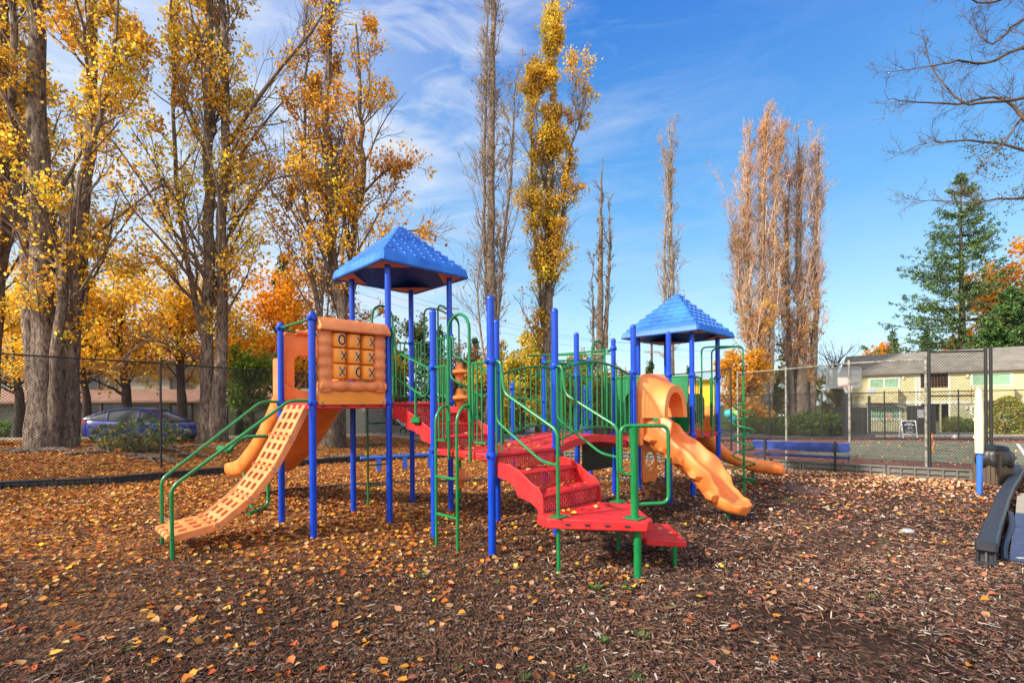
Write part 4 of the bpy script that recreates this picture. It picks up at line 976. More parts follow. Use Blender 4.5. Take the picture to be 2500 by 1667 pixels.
# ================================================================== CHAIN LINK FENCES
def fence(label, pts, h, name='chain_link_fence', sp=.070, wr=.0046, posts=None, midrail=False, pm=None, pr=.03, botrail=False, group=None):
    pts = [Vector(p) for p in pts]; pts = [Vector((p.x, p.y, gz(p.x, p.y)-.0)) for p in pts]
    rt = thing(name, label, 'fence', tuple(pts[0]), 0, group); inv = -pts[0]
    for i, (a, b) in enumerate(zip(pts[:-1], pts[1:])):
        ln = (Vector((b.x, b.y, 0))-Vector((a.x, a.y, 0))).length; q = MB(); V = []; F = []
        def P(s_, z_): return a.lerp(b, s_/ln)+Vector((0, 0, z_))+inv
        nn = Vector((-(b-a).y, (b-a).x, 0)).normalized(); dd = (b-a).normalized()
        z0, z1 = .04, h-.02
        for sgn in (1, -1):
            s0 = -(z1-z0)
            while s0 < ln:
                sa, za, sb, zb = s0, z0, s0+(z1-z0), z1
                if sa < 0: za += -sa; sa = 0
                if sb > ln: zb -= sb-ln; sb = ln
                if zb > za+.02:
                    if sgn < 0: za, zb = z1+z0-za, z1+z0-zb
                    A, B = P(sa, za), P(sb, zb); k = len(V); off = nn*wr; pv = Vector((0, 0, 1))*wr*1.2
                    V += [A+off*1.0, A-off*.6+pv, A-off*.6-pv, B+off, B-off*.6+pv, B-off*.6-pv]
                    F += [(k, k+1, k+4, k+3), (k+1, k+2, k+5, k+4), (k+2, k, k+3, k+5)]
                s0 += sp
        me = bpy.data.meshes.new('wire_mesh'); me.from_pydata([tuple(v) for v in V], [], F); me.materials.append(FENCEM); o = bpy.data.objects.new('wire_mesh', me); COL.objects.link(o); o.parent = rt
        q = MB(); q.tube([P(0, h), P(ln, h)], .021, 8); q.build('top_rail', pm or FENCEM, rt)
        if midrail: q = MB(); q.tube([P(0, midrail), P(ln, midrail)], .018, 8); q.build('middle_rail', FENCEM, rt)
        if botrail: q = MB(); q.tube([P(0, .06), P(ln, .06)], .016, 8); q.build('bottom_rail', FENCEM, rt)
        npst = posts[i] if posts else max(1, round(ln/3.0))
        for k in range(npst+(1 if i == len(pts)-2 else 0)):
            c = P(ln*k/npst, 0); q = MB(); q.lathe([(pr, -.1), (pr, h+.03), (pr+.006, h+.03), (pr+.004, h+.07), (.001, h+.085)], tuple(c), n=12); q.build('post', pm or FENCEM, rt)
    return rt
LF = [Vector((-10.22-.52*12.5, 14.42-.855*12.5, 0))]
def lf(s_): return Vector((-10.22+.52*s_, 14.42+.855*s_, 0))
fence('tall black chain link fence in front of the poplars and the blue car', [lf(-12), lf(0), lf(17.6)], 3.05, posts=[3, 5])
fence('back run of black chain link fence beyond the red bridge, running to the right', [lf(17.7), (4.8, 29.6, 0), (6.1, 21.0, 0), (7.6, 17.2, 0)], 3.0, sp=.09)
rf = [(7.7, 16.9, 0), (8.78, 12.9, 0), (9.98, 11.95, 0)]
fence('weathered grey and black chain link fence section behind the blue bench', rf, 2.83, posts=[2, 1], pm=POSTG)
GTA, GTB = Vector((10.02, 11.9, 0)), Vector((11.15, 11.66, 0))
gt = fence('tall chain link gate with middle rail and orange chain beside the basketball court', [GTA, GTB], 3.0, name='chain_link_gate', posts=[1], midrail=1.95, botrail=True, pr=.032)
q = MB(); q.tube([Vector((0.06, 0, 1.05)), Vector((.0, -.06, .95)), Vector((.07, -.05, .85)), Vector((.02, -.05, .70)), Vector((.06, -.05, .6))], .012, 6); q.build('chain', mat('rusty_chain', (.55, .14, .03), .7), gt)
for dx in (.12,):
    q = MB(); q.lathe([(.034, -.1), (.034, 3.05), (.04, 3.05), (.001, 3.1)], (GTB.x-GTA.x+dx, GTB.y-GTA.y, 0), n=12); q.build('post', FENCEM, gt)
fence('far low chain link fence on the other side of the basketball court', [at(1640, 27), at(2007, 25.2), at(2159, 24.6), at(2340, 23.4), at(2560, 22.6)], 2.35, sp=.085, posts=[3, 1, 1, 1])

# ================================================================== BENCH
BN = thing('bench', 'long blue metal bench with backrest against the chain link fence', 'bench', (7.62, 13.6, 0), math.atan2(12.45-13.95, 8.62-7.0))
pa, pb = Vector((6.78, 13.95, 0)), Vector((8.60, 12.62, 0)); BN.location = (pa+pb)/2; ang = math.atan2((pb-pa).y, (pb-pa).x); BN.rotation_euler = (0, 0, ang); bl_ = (pb-pa).length
BBL = mat('bench_blue_coating', (.012, .030, .17), .35, .25, 6, .1, 120, col2=(.025, .055, .25))
# local -y faces the camera; sitters face +y
q = MB(); rings = []
for k in range(9):
    t = k/8; a = -math.pi/2+math.pi*t
    pass
q.rbox((0, -.10, .66), (bl_, .022, .22), .01); q.tube([(-bl_/2, -.10, .77), (bl_/2, -.10, .77)], .018, 8); q.tube([(-bl_/2, -.10, .55), (bl_/2, -.10, .55)], .014, 8)
for t in (-.25, 0, .25): q.box((bl_*t, -.115, .66), (.012, .01, .2))
q.build('backrest', BBL, BN, bevel=.004)
q = MB(); q.rbox((0, .16, .39), (bl_, .34, .045), .02); q.build('seat', BBL, BN)
for t in (-.36, .36):
    q = MB(); q.rbox((bl_*t, -.135, .42), (.055, .05, .82), .008); q.rbox((bl_*t, .05, .39), (.055, .38, .04), .008); q.rbox((bl_*t, .0, .02), (.055, .45, .04), .008); q.build('leg', FENCEM, BN)

# ================================================================== RIGHT SIDE PLAY PANEL + BIN
base = gp(2391, 1206); PP = thing('activity_panel', 'cream play panel seen edge on, standing on two bright blue posts', 'play panel', (base.x, base.y, 0), math.atan2(.95, .93))
PB = mat('bright_blue_post', (.04, .16, .70), .3, .1); CRM = mat('cream_plastic', (.76, .62, .36), .45, .06, 3, dirt=.08)
for x in (0, .72):
    q = MB(); q.tube([(x, 0, -.05), (x, 0, 1.25)], .043, 16); q.build('post', PB, PP)
q = MB(); K = []
for x in np.linspace(-.08, .80, 9):
    e = 1-abs((x-.36)/.44)**8*.3; K.append([Vector((x, dx*w_, z)) for dx, w_, z in ((-1, .06, .80), (1, .06, .80), (1, .065, 1.5), (1, .06*e, 2.0), (1, .03*e, 2.08), (-1, .03*e, 2.08), (-1, .06*e, 2.0), (-1, .065, 1.5))])
q.loft(K); q.build('panel', CRM, PP, bevel=.01)
q = MB()
for z in (1.1, 1.45, 1.8): q.rbox((.36, .075, z), (.3, .03, .06), .01)
q.build('slider', CRM, PP)
c = gp(2412, 1183)
TB = thing('trash_can', 'brown slatted square trash can with black liner bag', 'trash can', (c.x+.24, c.y+.12, 0), .3); TB.scale = (.84, .84, .96)
BIN = mat('bin_brown', (.085, .060, .038), .7, .25, 5, .1, stretch=(8, 8, .6)); BAG = mat('black_bag', (.018, .018, .02), .38, .3, 6, .6, 12)
q = MB()
for s_ in range(4):
    M_ = Matrix.Rotation(s_*math.pi/2, 4, 'Z')
    for k in range(6): q.rbox((-.24+.096*k, -.28, .36), (.086, .03, .72), .005, M=M_)
q.build('body', BIN, TB)
q = MB(); n = 40; rings = []
for z, r_, am in ((.42, .335, .02), (.46, .36, .035), (.56, .37, .03), (.68, .345, .015), (.76, .34, .01), (.78, .30, .01), (.72, .27, 0)):
    rings.append([Vector(((r_+am*math.sin(j*1.7)+am*random.uniform(-.5, .5))*math.cos(2*math.pi*j/n)*(1.05), (r_+am*math.cos(j*2.3))*math.sin(2*math.pi*j/n), z+(am*1.8*math.sin(j*.9+1) if z < .6 else 0))) for j in range(n)])
q.loft(rings, caps=False); q.add([(.30, -.1, .70), (.62, -.18, .60), (.50, -.15, .48), (.34, -.2, .46), (.33, .1, .5)], [(0, 1, 2, 3), (0, 4, 1)], 0, True); q.build('liner_bag', BAG, TB, sharp=80)
q = MB(); q.lathe([(.30, .78), (.31, .82), (.27, .86), (.15, .885), (.10, .86), (.02, .86)], n=28); q.build('lid', BAG, TB)
# landing mat near the slide
q = MB(); a = [gp(*p, .03) for p in ((1868, 1189), (1998, 1207), (2030, 1194), (1925, 1180))]; q.loft([[Vector((p.x, p.y, -.02)) for p in a], [Vector((p.x, p.y, .035)) for p in a]], smooth=False)
tag(q.build('rubber_mat', mat('mat_rubber', (.06, .028, .024), .85, .4, 8, .3, 80), bevel=.01), 'dark reddish rubber landing mat lying behind the rock slide', 'mat')
# balance beam
a, b = gp(872, 1151), gp(1200, 1142); a = gp(880, 1152); b = Vector((-2.0, 14.9, 0)); BB = thing('balance_beam', 'low bright blue balance beam behind the left tower', 'balance beam', tuple((a+b)/2), math.atan2((b-a).y, (b-a).x)); ln = (b-a).length
q = MB(); q.rbox((0, 0, .385), (ln, .10, .07), .01); q.build('beam', PB, BB)
for t in (-.30, .0, .30): q = MB(); q.rbox((ln*t, 0, .17), (.13, .07, .40), .01); q.build('leg', PB, BB)
# ================================================================== TREES
def nrmz(v): return v/np.maximum(1e-9, np.linalg.norm(v, axis=-1, keepdims=True))
def grow(S, D_, Ln, k=6, wig=.15, up=.1):
    M = len(S); P = np.zeros((M, k, 3)); P[:, 0] = S; d = nrmz(D_)
    for i in range(1, k):
        d = nrmz(d+rng.normal(0, wig, (M, 3))+np.array([0, 0, up])); P[:, i] = P[:, i-1]+d*(Ln/(k-1))[:, None]
    return P
def kids(P, Rr, n, t0, t1, ang, jit=.15):
    M, k, _ = P.shape; idx = np.repeat(np.arange(M), n); t = rng.uniform(t0, t1, M*n)*(k-1); i = np.minimum(t.astype(int), k-2); f = (t-i)[:, None]
    S = P[idx, i]*(1-f)+P[idx, i+1]*f; T = nrmz(P[idx, i+1]-P[idx, i]); rr = Rr[idx]*(1-.8*t/(k-1))
    a = nrmz(np.cross(T, rng.normal(0, 1, (M*n, 3)))); an = ang*(1+rng.normal(0, jit, M*n)); an = np.asarray(an)[:, None]
    return S, nrmz(T*np.cos(an)+a*np.sin(an)), rr, idx, t/(k-1)
def tubes(P, R0, R1, n=5):
    """P (M,k,3) -> verts, faces; radius R0 at start to R1 at tip"""
    M, k, _ = P.shape; T = np.gradient(P, axis=1); T = nrmz(T); ref = np.where(np.abs(T[:, :1, 2:3]) < .9, np.array([[[0, 0, 1.]]]), np.array([[[1., 0, 0]]]))
    A = nrmz(np.cross(T, np.broadcast_to(ref, T.shape))); B = np.cross(T, A); t = np.linspace(0, 1, k)[None, :]
    r = (np.asarray(R0)[:, None]*(1-t)+np.asarray(R1)[:, None]*t)[..., None, None]; th = np.arange(n)*2*np.pi/n
    V = P[:, :, None]+r*(A[:, :, None]*np.cos(th)[None, None, :, None]+B[:, :, None]*np.sin(th)[None, None, :, None])
    base = (np.arange(M)*k*n)[:, None, None, None]; i = np.arange(k-1)[None, :, None, None]; j = np.arange(n)[None, None, :, None]; j2 = (j+1) % n
    F = np.concatenate([base+i*n+j, base+i*n+j2, base+(i+1)*n+j2, base+(i+1)*n+j], 3).reshape(-1, 4); return V.reshape(-1, 3), F
def plain_object(name, VF, m, parent=None, smooth=True):
    V = []; F = []; o_ = 0
    for v, f in VF: V.append(v); F.append(f+o_); o_ += len(v)
    V = np.concatenate(V); F = np.concatenate(F); me = bpy.data.meshes.new(name); k = len(F)
    me.vertices.add(len(V)); me.vertices.foreach_set('co', V.astype(np.float32).ravel()); me.loops.add(k*4); me.loops.foreach_set('vertex_index', F.astype(np.int32).ravel())
    me.polygons.add(k); me.polygons.foreach_set('loop_start', np.arange(0, k*4, 4, dtype=np.int32)); me.materials.append(m); me.update(calc_edges=True); me.validate()
    if smooth: me.polygons.foreach_set('use_smooth', [True]*len(me.polygons))
    o = bpy.data.objects.new(name, me); COL.objects.link(o); o.parent = parent; return o
def resample(knots, n): return np.array(spath([tuple(k) for k in knots], n))

def bark(name, c1, c2, moss=0):
    m = bpy.data.materials.new(name); m.use_nodes = True; nt = m.node_tree; N = nt.nodes; Lk = nt.links; b = N['Principled BSDF']; b.inputs['Roughness'].default_value = .95
    tc = N.new('ShaderNodeTexCoord'); mp = N.new('ShaderNodeMapping'); mp.inputs['Scale'].default_value = (5, 5, 1.5); Lk.new(tc.outputs['Object'], mp.inputs[0])
    n = N.new('ShaderNodeTexNoise'); n.inputs['Scale'].default_value = 2.2; n.inputs['Detail'].default_value = 10; n.inputs['Roughness'].default_value = .72; n.inputs['Distortion'].default_value = .6; Lk.new(mp.outputs[0], n.inputs['Vector'])
    r = N.new('ShaderNodeValToRGB'); e = r.color_ramp.elements; e[0].position = .40; e[1].position = .60; e[0].color = (*c1, 1); e[1].color = (*c2, 1); Lk.new(n.outputs['Fac'], r.inputs[0]); out = r.outputs[0]
    if moss:
        n2 = N.new('ShaderNodeTexNoise'); n2.inputs['Scale'].default_value = 1.1; n2.inputs['Detail'].default_value = 7; Lk.new(tc.outputs['Object'], n2.inputs['Vector'])
        r2 = N.new('ShaderNodeValToRGB'); r2.color_ramp.elements[0].position = .52; r2.color_ramp.elements[1].position = .68; r2.color_ramp.elements[1].color = (moss, moss, moss, 1); Lk.new(n2.outputs['Fac'], r2.inputs[0])
        mx = N.new('ShaderNodeMixRGB'); mx.inputs[2].default_value = (.045, .048, .018, 1); Lk.new(r2.outputs[0], mx.inputs[0]); Lk.new(out, mx.inputs[1]); out = mx.outputs[0]
    Lk.new(out, b.inputs['Base Color']); bp = N.new('ShaderNodeBump'); bp.inputs['Strength'].default_value = 1; bp.inputs['Distance'].default_value = .12; Lk.new(n.outputs['Fac'], bp.inputs['Height']); Lk.new(bp.outputs[0], b.inputs['Normal']); return m
BARK = bark('poplar_bark', (.045, .028, .020), (.32, .235, .175), .45); BARKL = bark('pale_bark', (.11, .08, .055), (.42, .34, .26), .25); BARKD = bark('dark_bark', (.04, .03, .024), (.13, .10, .08))
TWIG = mat('twig', (.14, .095, .068), .9, .3, 2); TWIGL = mat('pale_twig', (.34, .25, .18), .9, .3, 2); TWIGR = mat('reddish_twig', (.52, .30, .20), .9, .2, 1.5, col2=(.60, .40, .26)); TWIGD = mat('dark_twig', (.055, .040, .035), .9, .4, 2, col2=(.16, .10, .06))
LEAF = attr_mat('tree_leaf', .5, .6); NEEDLE = attr_mat('needles', .6, .15)
P_OR = [(.92, .53, .04), (.90, .44, .03), (.94, .64, .12), (.80, .50, .05), (.58, .52, .07), (.58, .27, .04), (.93, .60, .07)]
def tree(name, label, cat, D, stems, z0, z1, rad, ang, nlimb, nleaf, lsize, pal, w, barkm, twigm, group=None, sub=(7, 6), prof=.8, up=.16, wig=.13, limbs=(), ltop=1.0, twr=.010, lsig=.11, root_flare=1.35, depth=None, leafz=None, basez=None):
    px0 = stems[0][0][0]; base = at(px0, D); rt = thing(name, label, cat, tuple(base), 0, group); b0 = np.array(base)
    SP = []; SR = []
    for si, s in enumerate(stems):
        kn = []
        for q_ in s:
            dd = D+(q_[3] if len(q_) > 3 else 0); p = atz(q_[0], q_[1], dd); kn.append((p.x-b0[0], p.y-b0[1], p.z-b0[2], q_[2]))
        if kn[0][2] < 1.2: kn[0] = (kn[0][0], kn[0][1], gz(kn[0][0]+b0[0], kn[0][1]+b0[1])-b0[2]-.25, kn[0][3]*root_flare)
        a = resample(kn, 22); a[1:, :2] += rng.normal(0, .035, (21, 2)); SP.append(a)
    VF = []
    for a in SP:
        nn = 14; T = np.gradient(a[:, :3], axis=0); T = nrmz(T); A = nrmz(np.cross(T, np.array([0, 1., 0]))); B = np.cross(T, A); th = np.arange(nn)*2*np.pi/nn
        lob = 1+.10*np.sin(th*3+a[0, 0])[None, :]*(1-np.linspace(0, 1, 22)[:, None]*.6)+rng.normal(0, .025, (22, nn)); lob[0] += .14*np.abs(np.sin(th*2.5)); lob[1] += .05*np.abs(np.sin(th*2.5))
        V = a[:, None, :3]+(a[:, 3:4]*lob)[..., None]*(A[:, None]*np.cos(th)[None, :, None]+B[:, None]*np.sin(th)[None, :, None])
        i = np.arange(21)[:, None, None]; j = np.arange(nn)[None, :, None]; F = np.concatenate([i*nn+j, i*nn+(j+1) % nn, (i+1)*nn+(j+1) % nn, (i+1)*nn+j], 2).reshape(-1, 4); VF.append((V.reshape(-1, 3), F))
    plain_object('trunk', VF, barkm, rt)
    # limbs
    S = []; Dr = []; Ln = []; Rd = []
    tot = sum(a[-1, 2]-a[0, 2] for a in SP)
    for a in SP:
        n = int(nlimb*(a[-1, 2]-a[0, 2])/tot)
        zz = rng.uniform(max(z0, a[0, 2]), min(z1, a[-1, 2]-.2), n); az = rng.uniform(0, 2*np.pi, n)
        x = np.interp(zz, a[:, 2], a[:, 0]); y = np.interp(zz, a[:, 2], a[:, 1]); r = np.interp(zz, a[:, 2], a[:, 3])
        an = ang*rng.uniform(.7, 1.35, n); f = (zz-z0)/(z1-z0)
        l = rad/np.sin(an)*(1-prof*np.clip(f, 0, 1)**1.5)*rng.uniform(.45, 1.1, n)*np.clip(.6+f*4, 0, 1)
        S.append(np.stack([x, y, zz], 1)); Dr.append(np.stack([np.sin(an)*np.cos(az), np.sin(an)*np.sin(az), np.cos(an)], 1)); Ln.append(l); Rd.append(np.minimum(r*.42, .018+l*.011))
    S, Dr, Ln, Rd = map(np.concatenate, (S, Dr, Ln, Rd)); P1 = grow(S, Dr, Ln, 7, wig, up); VF = [tubes(P1, Rd, Rd*.25, 5)]; R1_ = Rd
    for lb in limbs:
        kn = [(*(np.array(atz(q_[0], q_[1], D+(q_[3] if len(q_) > 3 else 0)))-b0), q_[2]) for q_ in lb]; a = resample(kn, 7); a[1:] += 0
        VF.append(tubes(a[None, :, :3], [a[0, 3]], [a[-1, 3]], 7)); P1 = np.concatenate([P1]+[a[None, :, :3]]*4); R1_ = np.concatenate([R1_, [a[0, 3]*.6]*4])
    S, d, r, idx, t = kids(P1, R1_, sub[0], .15, .98, R(30)); ln_par = np.linalg.norm(P1[:, -1]-P1[:, 0], axis=1)[idx]
    l2 = ln_par*rng.uniform(.18, .42, len(S))*(1.1-.5*t)+.15; P2 = grow(S, d, l2, 5, .16, up*.8); VF.append(tubes(P2, np.maximum(r*.5, twr), np.full(len(S), twr*.5), 4))
    S, d, r, idx, t = kids(P2, r*.5, sub[1], .2, 1., R(36)); l3 = l2[idx]*rng.uniform(.25, .55, len(S))+.12; P3 = grow(S, d, l3, 4, .2, up*.5)
    VF.append(tubes(P3, np.full(len(S), twr*.75), np.full(len(S), twr*.35), 3)); plain_object('branches', VF, twigm, rt)
    if nleaf:
        src = np.concatenate([P3[:, 1], P3[:, 2], P3[:, 3], P2[:, 3], P2[:, 4]])
        if leafz: # keep more leaves where leafz(height fraction) says
            h = np.clip((src[:, 2]-z0)/(z1-z0), 0, 1); src = src[rng.uniform(0, 1, len(src)) < leafz(h)]
        cn = np.array([noise.noise(Vector(p*np.array([.5, .5, .35])+px0)) for p in src]); src = src[cn > np.quantile(cn, .28)]
        p = src[rng.integers(0, len(src), nleaf)]+rng.normal(0, lsig, (nleaf, 3)); V, F = quad_mesh(p, lsize, .85)
        c = pick(pal, w, nleaf, .16); cl = np.array([noise.noise(Vector(q_*.45+7.3)) for q_ in p])[:, None]; c = np.clip(c*(1+.35*cl), 0, .95); c[:, 1:2] *= (1+.25*cl)
        quads_object('crown', V, F, c, LEAF, rt)
    return rt
# the row of old poplars behind the left fence
tree('poplar_tree', 'huge old multi stemmed poplar with golden leaves, nearest the left edge of the photo', 'tree', 18.4,
     [[(112, 1101, .45), (110, 950, .38), (108, 700, .36), (98, 400, .30), (90, 100, .25), (86, -350, .10)], [(154, 1099, .42, .5), (166, 900, .33, .5), (196, 600, .22, .4), (220, 330, .18), (226, 60, .14), (236, -300, .05)], [(132, 1092, .22, -.1), (134, 960, .2, -.2), (150, 720, .14, -.6), (178, 520, .10, -.8), (250, 250, .07, -1), (300, -60, .04, -1)], [(92, 1092, .28, .4), (86, 950, .24, .5), (70, 700, .2, .9), (40, 400, .15, 1), (30, 0, .1, 1), (28, -300, .05, 1)]],
     3.2, 21, 3.4, R(38), 115, 24000, .125, P_OR, [4, 3, 2, 1.8, 1.6, 1, 2], BARK, TWIG, 'row of golden poplars behind the left fence', up=.10)
tree('poplar_tree', 'dark poplar trunk cut off by the left edge of the photo', 'tree', 20.5,
     [[(-60, 1090, .5), (-20, 800, .36), (5, 500, .30), (12, 250, .26), (0, -200, .12)]], 4, 20, 3.0, R(38), 60, 9000, .125, P_OR, [4, 3, 2, 1.8, 1.6, 1, 2], BARK, TWIG, 'row of golden poplars behind the left fence', up=.10)
tree('poplar_tree', 'tall poplar with twin pale trunks and orange yellow leaves right of the blue car', 'tree', 20.6,
     [[(503, 1084, .27), (504, 900, .24), (510, 600, .20), (508, 250, .17), (514, -50, .13), (520, -300, .06)], [(534, 1084, .27, -.1), (540, 850, .22), (545, 500, .18), (552, 200, .14), (536, -60, .10), (530, -280, .04)], [(505, 840, .16, .4), (460, 660, .10, .3), (430, 420, .08), (420, 150, .06), (425, -100, .03)]],
     3.6, 22, 3.1, R(34), 100, 17500, .125, P_OR, [4, 2.6, 2.4, 1.6, 1.2, 1, 2.4], BARK, TWIG, 'row of golden poplars behind the left fence', up=.10,
     limbs=[[(560, 350, .10), (610, 270, .09, -.5), (690, 160, .07, -1), (790, 40, .05, -1.2), (830, -60, .03, -1.2)], [(558, 560, .08), (600, 510, .06, -.6), (660, 440, .045, -1), (735, 425, .02, -1.3)], [(500, 760, .08), (440, 700, .06, -.8), (380, 640, .04, -1.2), (330, 655, .02, -1.5)], [(495, 880, .06), (430, 850, .05, -1.2), (360, 830, .035, -1.8), (300, 875, .02, -2.2)]])
tree('poplar_tree', 'broad poplar with orange leaves rising behind the left blue roof', 'tree', 20.8,
     [[(806, 1087, .40), (818, 900, .28), (836, 770, .22), (812, 620, .19), (806, 400, .16), (797, 250, .14), (812, 0, .10), (818, -120, .04)], [(822, 1085, .3, .2), (838, 850, .17, .3), (862, 580, .14, .3), (886, 440, .11, .2), (880, 280, .08), (872, 60, .04)], [(800, 860, .13), (760, 640, .09), (742, 400, .07), (748, 150, .04), (750, 0, .02)]],
     3.4, 18.5, 2.7, R(32), 95, 17500, .115, [(.86, .42, .03), (.90, .52, .05), (.72, .30, .03), (.82, .50, .07), (.56, .26, .05)], [3.4, 2.2, 2, 1.6, 1.2], BARK, TWIG, 'row of golden poplars behind the left fence', up=.12,
     limbs=[[(850, 760, .08), (880, 660, .06, -.6), (930, 590, .045, -1), (1000, 560, .03, -1.2), (1050, 572, .012, -1.4)], [(890, 470, .06), (940, 420, .04, -.4), (1010, 400, .02, -.6)]], leafz=lambda h: 1.0-.35*h)
# slim poplars farther back
tree('bare_poplar_tree', 'very tall nearly bare grey poplar left of the slim yellow one', 'tree', 34,
     [[(1200, 1040, .42), (1203, 800, .34), (1198, 500, .27), (1202, 200, .20), (1206, 0, .15), (1212, -200, .04)], [(1214, 800, .16), (1226, 640, .12), (1246, 440, .10), (1254, 300, .07), (1260, 180, .02)], [(1192, 760, .14), (1182, 560, .10), (1184, 300, .08), (1190, 0, .05), (1188, -150, .02)]],
     4, 31, .95, R(13), 120, 1100, .15, [(.45, .27, .10), (.36, .22, .10), (.5, .36, .08)], [2, 2, 1], BARK, mat('grey_twig', (.22, .16, .12), .9, .3, 2), up=.10, wig=.12, prof=.4, twr=.018, sub=(7, 4), limbs=[[(1215, 980, .10), (1180, 860, .09), (1165, 700, .07), (1178, 600, .03)]])
tree('yellow_poplar_tree', 'tall slim poplar full of bright yellow leaves in the middle of the sky', 'tree', 36,
     [[(1335, 1045, .42), (1338, 800, .32), (1340, 500, .24), (1352, 250, .16), (1350, 50, .10), (1346, -60, .03)], [(1340, 700, .14), (1375, 500, .10), (1400, 350, .07), (1426, 240, .02)], [(1325, 800, .14), (1300, 500, .10), (1298, 300, .06), (1300, 140, .02)]],
     3, 30, 1.65, R(17), 150, 27000, .165, [(.88, .52, .04), (.90, .60, .10), (.80, .42, .03), (.56, .48, .06), (.78, .52, .07)], [3, 2, 2, 1.4, 1.4], BARK, TWIG, up=.12, prof=.68, twr=.014, lsig=.16)
tree('bare_poplar_tree', 'small bare crooked poplar standing right of the slim yellow poplar', 'tree', 44,
     [[(1462, 1045, .40), (1464, 850, .33), (1466, 650, .22), (1468, 500, .13), (1472, 385, .03)], [(1478, 850, .2), (1484, 700, .15), (1490, 600, .10), (1484, 480, .03)], [(1452, 900, .10), (1446, 700, .06), (1452, 620, .02)]],
     4, 22, .50, R(14), 60, 500, .16, [(.35, .2, .08), (.45, .3, .08)], [1, 1], BARK, TWIG, up=.10, wig=.16, prof=.3, twr=.02, sub=(6, 3))
tree('bare_poplar_tree', 'thin bare pale poplar rising above the left side of the right blue roof', 'tree', 44,
     [[(1636, 1045, .36), (1638, 850, .28), (1640, 650, .20), (1636, 500, .14), (1640, 400, .09), (1630, 285, .02)], [(1628, 850, .14), (1622, 600, .10), (1634, 450, .06), (1612, 350, .02)]],
     4, 26.5, .80, R(15), 95, 500, .14, [(.45, .27, .15), (.5, .3, .12)], [1, 1], BARKL, TWIGL, up=.12, wig=.14, prof=.35, twr=.017, sub=(6, 4))
PAL_R = [(.80, .40, .08), (.85, .42, .05), (.60, .32, .16), (.88, .44, .03)]
low = lambda h: .10+.90*np.clip(1-h*1.9, 0, 1)
tree('russet_poplar_tree', 'russet poplar of dense upright twigs, the taller left one of the pair', 'tree', 42,
     [[(1858, 1041, .55), (1862, 850, .36), (1860, 600, .26), (1866, 400, .16), (1878, 262, .03)], [(1840, 1035, .3), (1828, 800, .22), (1822, 550, .15), (1832, 360, .04)], [(1872, 1035, .3), (1884, 800, .22), (1892, 550, .14), (1904, 350, .03)], [(1845, 900, .2), (1806, 750, .13), (1798, 560, .03)]],
     3.0, 25.5, 1.35, R(13), 190, 9000, .13, PAL_R, [2, 2, 2, 2], BARKL, TWIGR, 'pair of russet poplars', up=.14, wig=.08, prof=.55, twr=.019, sub=(9, 5), leafz=low)
tree('russet_poplar_tree', 'greyer russet poplar, the lower right one of the pair', 'tree', 43,
     [[(1958, 1041, .5), (1956, 850, .34), (1950, 600, .24), (1952, 430, .14), (1948, 335, .03)], [(1975, 1035, .3), (1990, 800, .22), (1994, 550, .15), (1998, 345, .03)], [(1935, 1035, .26), (1925, 800, .2), (1922, 560, .12), (1930, 400, .03)]],
     3.0, 23, 1.3, R(13), 170, 6000, .13, PAL_R, [2, 1.4, 3, 1.4], BARK, mat('grey_russet_twig', (.44, .28, .20), .9, .25, 1.5), 'pair of russet poplars', up=.14, wig=.09, prof=.5, twr=.019, sub=(9, 5), leafz=low)
# rounder trees
def round_tree(name, label, cat, px, D, h, rad, hb, nleaf, ls, pal, w, group=None, seed=0, barkm=None, nlimb=26, tw=None, squash=1.0, dz=0):
    b = at(px, D, dz); rt = thing(name, label, cat, tuple(b), 0, group)
    st = np.array([[(0, 0, -.2), (.05*rad, 0, h*.25), (-.04*rad, .03, h*.5), (0, 0, h*.8)]]); a = resample([tuple(p) for p in st[0]], 9)
    VF = [tubes(a[None], [.035*h*.8+.05], [.03], 8)]
    zz = rng.uniform(hb, h*.75, nlimb); az = rng.uniform(0, 2*np.pi, nlimb); el = R(35)+R(35)*(zz-hb)/(h-hb); S = np.stack([zz*0, zz*0, zz], 1)
    Dr = np.stack([np.cos(az)*np.cos(el), np.sin(az)*np.cos(el), np.sin(el)*squash], 1); Ln = rad*rng.uniform(.6, 1.0, nlimb)*(1.1-.35*(zz-hb)/(h-hb)); P1 = grow(S, Dr, Ln, 6, .16, .05); Rd = .012+Ln*.012; VF.append(tubes(P1, Rd, Rd*.3, 5))
    S, d, r, idx, t = kids(P1, Rd, 6, .25, 1, R(42)); l2 = Ln[idx]*rng.uniform(.2, .45, len(S)); P2 = grow(S, d, l2, 4, .2, .04); VF.append(tubes(P2, np.maximum(r*.6, .01), np.full(len(S), .006), 4))
    plain_object('trunk', VF, barkm or BARKD, rt)
    if nleaf:
        S, d, r, idx, t = kids(P2, r, 4, .3, 1, R(45)); P3 = grow(S, d, l2[idx]*.45+.1, 3, .2, 0); src = np.concatenate([P3[:, 1], P3[:, 2], P2[:, 3]])
        p = src[rng.integers(0, len(src), nleaf)]+rng.normal(0, rad*.045+.05, (nleaf, 3)); V, F = quad_mesh(p, ls, .85); c = pick(pal, w, nleaf, .2)
        quads_object('crown', V, F, c, LEAF, rt)
    return rt
PY = [(.90, .50, .03), (.93, .62, .09), (.84, .38, .02), (.60, .52, .07)]
round_tree('maple_tree', 'low golden maple between the huge poplar and the twin trunked poplar', 'tree', 300, 27, 9.5, 4.4, 2.2, 11000, .16, PY, [3, 3, 2, 1.4])
round_tree('maple_tree', 'orange maple glowing behind the tic tac toe panel', 'tree', 700, 27.5, 8.8, 3.8, 1.8, 12000, .16, [(.88, .38, .02), (.92, .48, .03), (.76, .28, .02)], [3, 3, 2])
